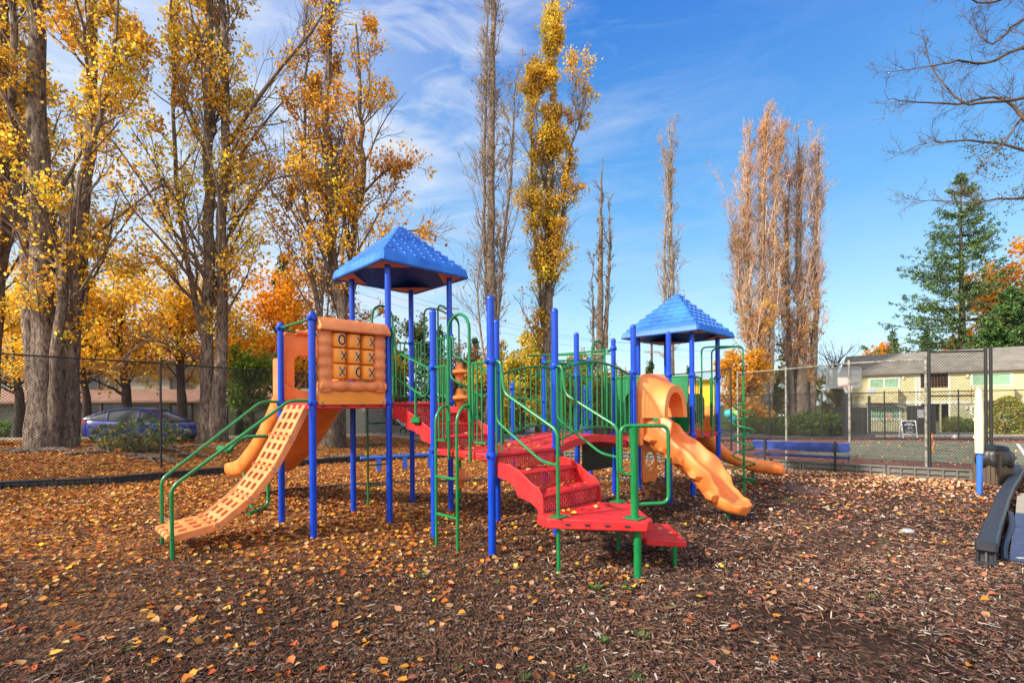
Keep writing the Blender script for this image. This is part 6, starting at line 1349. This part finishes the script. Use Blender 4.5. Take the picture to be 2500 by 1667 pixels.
# ================================================================== CARS
TYRE = mat('tyre', (.012, .012, .013), .8, .2); RIM = mat('rim', (.35, .36, .38), .3, .1, metal=.8); CGL = mat('car_glass', (.025, .03, .035), .05, .2, spec=.8)
def car(label, loc, rz, ln, wd, top, roofp, paint, wheels, name='parked_car', wr=.32, group=None, cat='car', lights=True):
    """top: body outline (x,z) rear to front at bonnet/belt height; roofp: (x,z) greenhouse outline"""
    rt = thing(name, label, cat, loc, rz, group); q = MB(); h = wd/2
    def ring(x, zt, zb_, w_): return [Vector((x, -w_, zb_+.06)), Vector((x, -w_*1.0, zb_+(zt-zb_)*.55)), Vector((x, -w_*.97, zt-.08)), Vector((x, -w_*.88, zt-.01)), Vector((x, -w_*.5, zt+.01)), Vector((x, w_*.5, zt+.01)), Vector((x, w_*.88, zt-.01)), Vector((x, w_*.97, zt-.08)), Vector((x, w_, zb_+(zt-zb_)*.55)), Vector((x, w_, zb_+.06)), Vector((x, w_*.9, zb_)), Vector((x, -w_*.9, zb_))]
    xs_ = np.linspace(top[0][0], top[-1][0], 25); rings = []
    for x in xs_:
        z = np.interp(x, [p[0] for p in top], [p[1] for p in top]); e = min(x-xs_[0], xs_[-1]-x); w_ = h*(1-.22*max(0, 1-e/.45)**2); zb_ = .20+.12*max(0, 1-e/.35); z = z-(.10*max(0, 1-e/.15))
        for wx in wheels:
            if abs(x-wx) < wr*.9: pass
        rings.append(ring(x, z, zb_, w_))
    q.loft(rings); q.build('body', paint, rt, sharp=50)
    q = MB(); n = len(roofp); rg = []
    for k in range(15):
        x = roofp[0][0]+(roofp[-1][0]-roofp[0][0])*k/14; z = np.interp(x, [p[0] for p in roofp], [p[1] for p in roofp]); zbelt = np.interp(x, [p[0] for p in top], [p[1] for p in top])-.03; zz = max(z, zbelt+.02); ins = .16*(zz-zbelt)/.5
        rg.append([Vector((x, -h*.93, zbelt)), Vector((x, -(h*.93-ins*.6), zbelt+(zz-zbelt)*.7)), Vector((x, -(h*.88-ins), zz-.03)), Vector((x, -(h*.6-ins), zz)), Vector((x, h*.6-ins, zz)), Vector((x, h*.88-ins, zz-.03)), Vector((x, h*.93-ins*.6, zbelt+(zz-zbelt)*.7)), Vector((x, h*.93, zbelt))])
    q.loft(rg); GHs = q.build('windows', CGL, rt, sharp=50); q = MB(); i0, i1 = 2, 11; zr = max(p[1] for p in roofp)
    rr = [r for r in rg if r[3].z > zr-.16]; q.loft([[v+Vector((0, 0, .012)) for v in (r[2]+Vector((0, -.01, 0)), r[3], r[4], r[5]+Vector((0, .01, 0)))]+[r[5]-Vector((0, 0, .05)), r[2]-Vector((0, 0, .05))] for r in rr]); q.build('roof', paint, rt)
    q = MB()
    for sgn in (-1, 1):
        ids = [0, 5, 9, 14]
        for k in (4, 9):
            r = rg[k]; j = (0, 1, 2) if sgn < 0 else (7, 6, 5); q.tube([r[i]+Vector((0, sgn*.006, 0)) for i in j], .03, 5)
        for i in (0, 1):
            a = rg[0] if i == 0 else rg[-1]
        q.tube([rg[k][2 if sgn < 0 else 5]+Vector((0, 0, .01)) for k in range(15)], .028, 5)
    q.build('pillar', paint, rt)
    for wx in wheels:
        for sgn in (-1, 1):
            q = MB(); Mw = Matrix.Translation((wx, sgn*(h-.09), wr)) @ Matrix.Rotation(R(90), 4, 'X'); q.lathe([(wr*.62, -.09), (wr*.93, -.10), (wr, -.06), (wr, .06), (wr*.93, .10), (wr*.62, .09)], n=26, M=Mw); q.lathe([(wr*1.13, -.1), (wr*1.13, .085)], n=20, M=Mw); wb = q.build('wheel', TYRE, rt)
            q = MB(); s_ = -sgn; q.lathe([(.02, .075*1), (wr*.2, .08), (wr*.55, .06), (wr*.64, .095), (wr*.64, -.02), (.02, -.02)] if sgn < 0 else [(.02, -.075), (wr*.2, -.08), (wr*.55, -.06), (wr*.64, -.095), (wr*.64, .02), (.02, .02)], n=20, M=Mw); q.build('rim', RIM, wb)
    for sgn in (-1, 1): q = MB(); q.rbox((top[-1][0]-.18, sgn*h*.72, top[-1][1]-.12+.02), (.30, .30, .12), .03); q.build('headlight', mat('lamp_glass', (.5, .5, .52), .15, .1), rt)
    for sgn in (-1, 1): q = MB(); q.rbox((top[0][0]+.14, sgn*h*.78, top[0][1]-.10), (.22, .22, .22), .03); q.build('tail_light', mat('tail_glass', (.5, .10, .08), .2, .2), rt)
    return rt
def cpaint(n, c): return mat(n, c, .25, .08, 1, coat=.3, spec=.5)
cz = gz(-16.3, 21.6)
car('bright blue hatchback driving along the road behind the left fence', (-16.15, 21.9, gz(-16, 22)+.03), R(2.5), 4.46, 1.75, [(-2.20, .98), (-1.9, 1.02), (-.8, .95), (.6, .90), (1.25, .88), (1.9, .74), (2.24, .60)], [(-2.12, 1.05), (-1.5, 1.30), (-.8, 1.45), (-.2, 1.49), (.35, 1.43), (.9, 1.17), (1.45, .90)], cpaint('car_blue', (.002, .020, .24)), (-1.40, 1.33), 'blue_car')
SUVT = [(-2.3, 1.0), (-1.5, 1.02), (.9, 1.0), (1.9, .95), (2.3, .82)]; SUVR = [(-2.25, 1.5), (-2.0, 1.68), (0, 1.75), (.5, 1.68), (1.15, 1.02)]
def pk(px, D): p = at(px, D, .06); return tuple(p)
car('white boxy sport utility car parked across the road, seen under the left tower', pk(952, 50), R(4), 4.6, 1.85, SUVT, SUVR, cpaint('car_white', (.62, .60, .55)), (-1.4, 1.45), wr=.36, group='cars parked in the far lot')
car('white car parked behind the railing of the red bridge', pk(1235, 50), R(4), 4.6, 1.85, SUVT, SUVR, cpaint('car_white2', (.72, .73, .74)), (-1.4, 1.45), wr=.36, group='cars parked in the far lot')
car('dark car parked between the two white ones', pk(1165, 54), R(2), 4.5, 1.8, SUVT, SUVR, cpaint('car_dark', (.03, .035, .045)), (-1.4, 1.4), wr=.34, group='cars parked in the far lot')
car('dark car parked just left of the white sport utility car', pk(868, 53), R(2), 4.5, 1.8, SUVT, SUVR, cpaint('car_dark', (.03, .035, .045)), (-1.4, 1.4), wr=.34, group='cars parked in the far lot')
car('silver blue car parked nose towards the playground right of the twin poplar', pk(570, 43), R(-66), 4.3, 1.8, SUVT, SUVR, cpaint('car_steel', (.20, .27, .42)), (-1.4, 1.4), wr=.34, group='cars parked in the far lot')
tk = at(2560, 32); car('black pickup truck cut off by the right edge behind the thuja', tuple(at(2556, 31.5, .06)), R(160), 5.4, 1.95, [(-2.6, 1.15), (-1.0, 1.15), (1.3, 1.15), (2.2, 1.08), (2.7, .95)], [(-.9, 1.60), (-.6, 1.85), (.5, 1.88), (.9, 1.75), (1.6, 1.15)], cpaint('car_black', (.012, .012, .014)), (-1.7, 1.75), 'pickup_truck', .40, cat='truck')

# ================================================================== STREET THINGS
POLEW = mat('pole_wood', (.12, .065, .045), .85, .3, 3, .2, stretch=(6, 6, .5))
def upole(label, px, D, top_y, arms=(), r_=.16):
    b = at(px, D); t = atz(px, top_y, D); rt = thing('utility_pole', label, 'utility pole', tuple(b)); h = t.z-b.z; q = MB(); q.tube([(0, 0, -.3), (0, 0, h)], [r_*1.2, r_*.85], 12); q.build('pole', POLEW, rt)
    for (dy, w_) in arms: q = MB(); q.box((0, -.2, h-dy), (w_, .12, .14), rz=R(10)); [q.lathe([(.05, 0), (.07, .08), (.03, .16), (.001, .17)], (w_*t_, -.2, h-dy+.07), n=8) for t_ in (-.42, -.2, .2, .42)]; q.build('cross_arm', mat('arm_wood', (.40, .26, .16), .8, .2), rt)
    return rt, t
u0, t0 = upole('plain brown utility pole in front of the grey house', 442, 29.5, 700, (), .19); u1, t1 = upole('reddish utility pole with cross arms behind the left tower', 1098, 62, 745, ((.5, 2.6), (1.7, 2.4)), .2); u2, t2 = upole('utility pole with two cross arms left of the right blue roof', 1592, 76, 830, ((.5, 3.0), (1.9, 2.6)), .2)
q = MB(); b1 = u1.location
def wire(a, b, sag): q.tube([a.lerp(b, k/14)-Vector((0, 0, sag*4*(k/14)*(1-k/14))) for k in range(15)], .014, 4)
for k, dz in enumerate((.45, .45, 1.6)):
    dx = (-1.1, 1.1, .2)[k]; wire(t0+Vector((dx*.5, 0, 6-dz)), t1+Vector((dx, 0, -dz)), 1.0); wire(t1+Vector((dx, 0, -dz)), t2+Vector((dx, 0, -dz)), 1.2); wire(t2+Vector((dx, 0, -dz)), Vector((45, 95, 14-dz)), 1.5); wire(t0+Vector((dx*.5, 0, 6-dz)), Vector((-50, 25, 15-dz)), .8)
tag(q.build('power_lines', mat('cable', (.05, .05, .055), .6)), 'thin dark power lines strung between the utility poles', 'power lines')
# basketball hoop
bz = at(2068, 27.6); HP = thing('basketball_hoop', 'basketball hoop with clear backboard and padded black pole on the court', 'basketball hoop', tuple(bz)); BK = mat('padded_black', (.022, .022, .03), .6, .2)
q = MB(); q.rbox((0, 0, 1.35), (.36, .36, 2.75), .04); q.build('pole', BK, HP); q = MB(); q.box((-.1, -.5, 2.9), (.14, 1.1, .14), rx=R(-12)); q.build('arm', BK, HP)
CLEARB = mat('clear_board', (.50, .54, .56), .15, .05); _n = CLEARB.node_tree; _t = _n.nodes.new('ShaderNodeBsdfTransparent'); _m = _n.nodes.new('ShaderNodeMixShader'); _m.inputs[0].default_value = .75
_n.links.new(_n.nodes['Principled BSDF'].outputs[0], _m.inputs[1]); _n.links.new(_t.outputs[0], _m.inputs[2]); _n.links.new(_m.outputs[0], _n.nodes['Material Output'].inputs['Surface'])
bc = atz(2059, 922, 26.5)-bz; q = MB(); q.rbox((bc.x, bc.y, bc.z), (1.80, .03, 1.05), .005); bo = q.build('backboard', CLEARB, HP); q = MB()
for dx, dz, w_, h_ in ((0, .53, 1.86, .05), (0, -.53, 1.86, .07), (-.91, 0, .05, 1.06), (.91, 0, .05, 1.06)): q.box((bc.x+dx, bc.y-.03, bc.z+dz), (w_, .05, h_))
q.build('frame', mat('board_frame', (.25, .25, .25), .5), bo); q = MB(); q.box((bc.x, bc.y-.022, bc.z-.22), (.62, .012, .46)); q.build('target_panel', mat('board_target', (.75, .68, .60), .6), bo)
rz_ = bc.z-.42; rc = Vector((bc.x, bc.y-.38, rz_)); q = MB(); q.tube([rc+Vector((.23*math.cos(a), .23*math.sin(a), 0)) for a in [2*math.pi*k/24 for k in range(25)]], .018, 6); q.box((rc.x, rc.y+.29, rz_), (.16, .16, .03)); rim_ = q.build('rim', mat('rim_red', (.6, .06, .04), .5), HP)
q = MB()
for k in range(12):
    for sg in (1, -1):
        q.tube([rc+Vector((r_*math.cos(a0), r_*math.sin(a0), z)) for r_, z, a0 in [(.23-.11*j/4, -.11*j, 2*math.pi*k/12+sg*j*math.pi/12) for j in range(5)]], .006, 3)
q.build('net', mat('net_white', (.75, .73, .7), .8), rim_)
b2 = at(2122, 38); H2 = thing('small_hoop', 'small portable basketball hoop with white board farther away', 'basketball hoop', tuple(b2)); q = MB(); q.tube([(0, 0, 0), (0, 0, 2.9)], .09, 8); q.build('pole', BK, H2); q = MB(); q.rbox((0.1, -.15, 3.25), (.72, .05, .40), .01); q.build('backboard', mat('board_white', (.62, .62, .62), .5), H2)
# gate enclosure, signs
ge = at(2165, 30.5); GE = thing('black_gate', 'black iron gate with arched top between dark board fences beyond the court', 'gate', tuple(ge), R(-14)); IR = mat('black_iron', (.016, .016, .019), .6, .2)
q = MB()
for k in range(22): x = -.95+k*.088; q.tube([(x, 0, .05), (x, 0, 1.55+.35*math.cos((x+.03)/1.0*1.5))], .013, 5)
for a in range(16): pass
q.tube([(x, 0, 1.55+.35*math.cos(x*1.5)) for x in np.linspace(-.95, .95, 14)], .022, 6); q.tube([(-.95, 0, .25), (.95, 0, .25)], .02, 6); q.tube([(-.95, 0, 1.2), (.95, 0, 1.2)], .02, 6); q.tube([(.4*math.cos(a), 0, 1.2+.4*math.sin(a)) for a in np.linspace(0, 6.28, 20)], .014, 5); q.build('gate_leaf', IR, GE)
for x0, w_, h_ in ((-2.0, 1.9, 1.75), (1.8, 1.5, 1.85)):
    q = MB(); n = int(w_/.13)
    for k in range(n): q.box((x0+.0-w_/2+w_*(k+.5)/n, .02*(k % 2), h_/2), (w_/n*.93, .03, h_))
    for z in (.3, h_-.25): q.box((x0, .05, z), (w_, .04, .09))
    q.build('board_panel', IR, GE)
q = MB(); q.rbox((1.75, -.05, 1.35), (.32, .02, .5), .004); q.build('notice', mat('grey_notice', (.35, .36, .38), .6), GE); q = MB(); q.rbox((.12, -.04, 1.2), (.16, .02, .42), .004); q.build('notice', mat('pink_notice', (.55, .22, .16), .6), GE)
sg_ = at(2222, 25.8); SG = thing('sandwich_board', 'white framed black A frame sign with white lettering at the court edge', 'sign', tuple(sg_), R(-6)); WHS = mat('sign_white', (.75, .75, .74), .5)
q = MB()
for yy, rx in ((0, R(-9)), (.34, R(9))):
    M_ = Matrix.Translation((0, yy, 0)) @ Matrix.Rotation(rx, 4, 'X')
    for x in (-.34, .34): q.rbox((x, 0, .47), (.05, .03, .94), .006, M=M_)
    q.rbox((0, 0, .92), (.68, .03, .05), .006, M=M_); q.rbox((0, 0, .24), (.68, .03, .05), .006, M=M_)
q.build('frame', WHS, SG); q = MB(); M_ = Matrix.Rotation(R(-9), 4, 'X'); q.rbox((0, .002, .58), (.63, .015, .62), .003, M=M_); bd = q.build('board', BLACKM, SG)
q = MB(); rnd = random.Random(4)
for z, w0, h_ in ((.80, .20, .045), (.72, .42, .060), (.58, .20, .03), (.535, .26, .03), (.43, .44, .02), (.345, .36, .035)):
    x = -w0/2
    while x < w0/2: ww = rnd.uniform(.025, .05); q.box(tuple(M_ @ Vector((x+ww/2, -.010, z))), (ww*.8, .003, h_), rx=R(-9)); x += ww+.008
q.build('lettering', WHS, bd)
bl = at(2330, 24.4, .13); tag(MB().lathe([(.13*math.sin(t), -.13*math.cos(t)) for t in np.linspace(.01, 3.13, 12)], tuple(bl), n=16).build('ball', mat('ball_pink_white', (.75, .55, .55), .5, .3, 9, col2=(.8, .78, .76))), 'pale pink and white ball lying on the far side of the court', 'ball')
yb = at(1948, 31); q = MB(); q.lathe([(.09, -.1), (.09, .85), (.07, .93), (.001, .96)], n=12); yo = q.build('bollard', mat('bollard_yellow', (.75, .55, .03), .5)); yo.location = yb; tag(yo, 'short yellow bollard in front of the green bushes', 'bollard')
kerb([(20, 27.2), (25, 26.9), (35, 24.5)], h=.15); kerb([(14.2, 31.5), (20.5, 33.0)], 'kerb', .14, .3)
MAIL = mat('mailbox_white', (.6, .6, .58), .5)
mb_ = at(1908, 37); q = MB(); q.tube([(0, 0, 0), (0, 0, 1.2)], .05, 6); q.build_ = None; MBX = thing('letterbox', 'small white letterbox on a post between the russet poplars and the bushes', 'letterbox', tuple(mb_)); q.build('post', POLEW, MBX); q = MB(); q.rbox((0, 0, 1.35), (.8, .4, .35), .12); q.build('box', MAIL, MBX)
for i, (px, py, r_, c, nm) in enumerate(((1779, 1010, .24, (.05, .50, .52), 'teal'), (1786, 1021, .20, (.04, .45, .55), 'turquoise'), (1795, 1011, .22, (.20, .60, .10), 'lime green'), (1788, 1000, .17, (.45, .20, .05), 'bronze'), (1782, 1019, .15, (.10, .25, .60), 'blue'))):
    p = atz(px, py, 26+.1*i); q = MB(); q.lathe([(r_*math.sin(t)*(1-.12*(math.cos(t) < 0)*abs(math.cos(t))), r_*math.cos(t)) for t in np.linspace(.01, 3.0, 12)]+[(.02, -r_*1.08)], n=16); o = q.build('balloon', mat('balloon_'+nm.replace(' ', '_'), c, .12, .05, coat=.6)); o.location = p; tag(o, nm+' balloon in the bunch tied behind the spiral climber', 'balloon', 'bunch of balloons')

# unseen poplar added left of the camera to shade the foreground chips
def added_shade_tree(x, y, h):
    rt = thing('poplar_tree', 'unseen golden poplar added left of the view to shade the foreground chips', 'tree', (x, y, 0)); VF = []
    a = resample([(0, 0, -.3), (.1, 0, h*.4), (-.1, .1, h)], 12); VF.append(tubes(a[None], [.42], [.06], 10)); n = 90; zz = rng.uniform(3.0, h*.95, n); az = rng.uniform(0, 6.28, n); an = .5*rng.uniform(.7, 1.3, n)
    Ln = 6.0*(1-.6*(zz/h)**1.5)*rng.uniform(.5, 1.1, n); P1 = grow(np.stack([zz*0, zz*0, zz], 1), np.stack([np.sin(an)*np.cos(az), np.sin(an)*np.sin(az), np.cos(an)], 1), Ln, 6, .12, .1); VF.append(tubes(P1, .02+Ln*.01, np.full(n, .01), 5))
    S, d, r, idx, t = kids(P1, np.full(n, .03), 7, .15, 1, R(35)); P2 = grow(S, d, Ln[idx]*.28+.2, 5, .16, .06); VF.append(tubes(P2, np.full(len(S), .012), np.full(len(S), .006), 4)); plain_object('trunk', VF, BARK, rt)
    src = P2[:, 1:].reshape(-1, 3); p = src[rng.integers(0, len(src), 13000)]+rng.normal(0, .2, (13000, 3)); V, F = quad_mesh(p, .15, .85); quads_object('crown', V, F, pick(P_OR, [1]*len(P_OR), len(p)), LEAF, rt)
added_shade_tree(-25.5, -11.6, 22)
# ------------------------------------------------------------------ camera
cam = bpy.data.objects.new('camera', bpy.data.cameras.new('camera')); COL.objects.link(cam); scene.camera = cam
cam.data.sensor_width = 36; cam.data.lens = 36*FOC/2500; cam.data.shift_y = (HY-833.5)/2500; cam.data.clip_end = 2000; cam.data.clip_start = .05
cam.matrix_world = Matrix.Translation((0, 0, EYE)) @ Matrix.Rotation(R(90), 4, 'X') @ Matrix.Rotation(-ROLL, 4, 'Z')

# ------------------------------------------------------------------ light and sky
SUN_AZ = Vector((-.90, -.44)); EL = R(33)
sv = Vector((SUN_AZ.normalized().x*math.cos(EL), SUN_AZ.normalized().y*math.cos(EL), math.sin(EL)))
sun = bpy.data.objects.new('sun', bpy.data.lights.new('sun', 'SUN')); COL.objects.link(sun)
sun.data.energy = 3.4; sun.data.angle = R(3); sun.data.color = (1, .93, .80); sun.rotation_euler = (-sv).to_track_quat("-Z", "Y").to_euler()
w = bpy.data.worlds.new('World'); scene.world = w; w.use_nodes = True; nt = w.node_tree; N = nt.nodes; Lk = nt.links
bg = N['Background']; sky = N.new('ShaderNodeTexSky'); sky.sky_type = 'NISHITA'; sky.sun_disc = False; sky.sun_elevation = EL; sky.sun_rotation = math.atan2(sv.x, sv.y)
sky.altitude = 100; sky.air_density = 1.0; sky.dust_density = .4; sky.ozone_density = 3
def nd(t, **k):
    n = N.new(t)
    for a, b in k.items(): n.inputs[a].default_value = b
    return n
tc = N.new('ShaderNodeTexCoord'); sx = N.new('ShaderNodeSeparateXYZ'); Lk.new(tc.outputs['Generated'], sx.inputs[0])
def ramp(src, stops):
    r = N.new('ShaderNodeValToRGB'); e = r.color_ramp.elements
    while len(e) < len(stops): e.new(.5)
    for i, (p, c) in enumerate(stops): e[i].position = p; e[i].color = (*c, 1) if isinstance(c, tuple) else (c, c, c, 1)
    Lk.new(src, r.inputs[0]); return r.outputs[0]
grad = ramp(sx.outputs[2], [(0, (2.1, 2.55, 2.8)), (.14, (1.25, 2.2, 2.8)), (.34, (.34, 1.3, 2.55)), (.62, (.03, .58, 2.15)), (1, (.03, .32, 1.5))])
m0 = N.new('ShaderNodeMixRGB'); m0.inputs[0].default_value = .8; Lk.new(sky.outputs[0], m0.inputs[1]); Lk.new(grad, m0.inputs[2])
mp = N.new('ShaderNodeMapping'); mp.inputs['Rotation'].default_value = (R(12), R(52), R(20)); mp.inputs['Scale'].default_value = (1.0, 1.0, 3.6); Lk.new(tc.outputs['Generated'], mp.inputs['Vector'])
n1 = N.new('ShaderNodeTexNoise'); n1.inputs['Scale'].default_value = 4.6; n1.inputs['Detail'].default_value = 10; n1.inputs['Roughness'].default_value = .60; n1.inputs['Distortion'].default_value = .7; Lk.new(mp.outputs[0], n1.inputs['Vector'])
wis = ramp(n1.outputs['Fac'], [(.43, 0.0), (.72, 1.0)])
n2 = N.new('ShaderNodeTexNoise'); n2.inputs['Scale'].default_value = 2.3; n2.inputs['Detail'].default_value = 4; Lk.new(tc.outputs['Generated'], n2.inputs['Vector']); pat = ramp(n2.outputs['Fac'], [(.36, .35), (.58, 1.0)])
def mr(src, a, b, c, d):
    m = N.new('ShaderNodeMapRange'); m.inputs['From Min'].default_value = a; m.inputs['From Max'].default_value = b; m.inputs['To Min'].default_value = c; m.inputs['To Max'].default_value = d; m.interpolation_type = 'SMOOTHSTEP'; Lk.new(src, m.inputs['Value']); return m.outputs[0]
def mth(op, a, b):
    n = N.new('ShaderNodeMath'); n.operation = op; n.use_clamp = True
    for i, v in enumerate((a, b)):
        if isinstance(v, (int, float)): n.inputs[i].default_value = v
        else: Lk.new(v, n.inputs[i])
    return n.outputs[0]
side = mr(sx.outputs[0], .50, -.20, .12, 1.0); haze_ = mr(sx.outputs[0], .12, -.55, .0, .55)
cl = mth('ADD', mth('MULTIPLY', mth('MULTIPLY', wis, pat), mth('MULTIPLY', side, .74)), haze_)
mx = N.new('ShaderNodeMixRGB'); mx.inputs['Color2'].default_value = (2.55, 2.75, 3.05, 1); Lk.new(cl, mx.inputs['Fac']); Lk.new(m0.outputs[0], mx.inputs['Color1'])
back = mr(sx.outputs[1], .10, -.65, 0, .85)     # white brightness added to the unseen sky behind the camera as front fill
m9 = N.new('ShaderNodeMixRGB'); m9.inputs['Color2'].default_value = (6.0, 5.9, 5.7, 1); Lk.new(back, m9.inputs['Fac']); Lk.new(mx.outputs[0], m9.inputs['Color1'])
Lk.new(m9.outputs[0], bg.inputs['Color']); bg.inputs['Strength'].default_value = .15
scene.view_settings.view_transform = 'Standard'; scene.view_settings.look = 'None'; scene.view_settings.exposure = 1.2; scene.view_settings.gamma = 1
scene.cycles.max_bounces = 6; scene.cycles.transparent_max_bounces = 12
scene.cycles.sample_clamp_indirect = 4
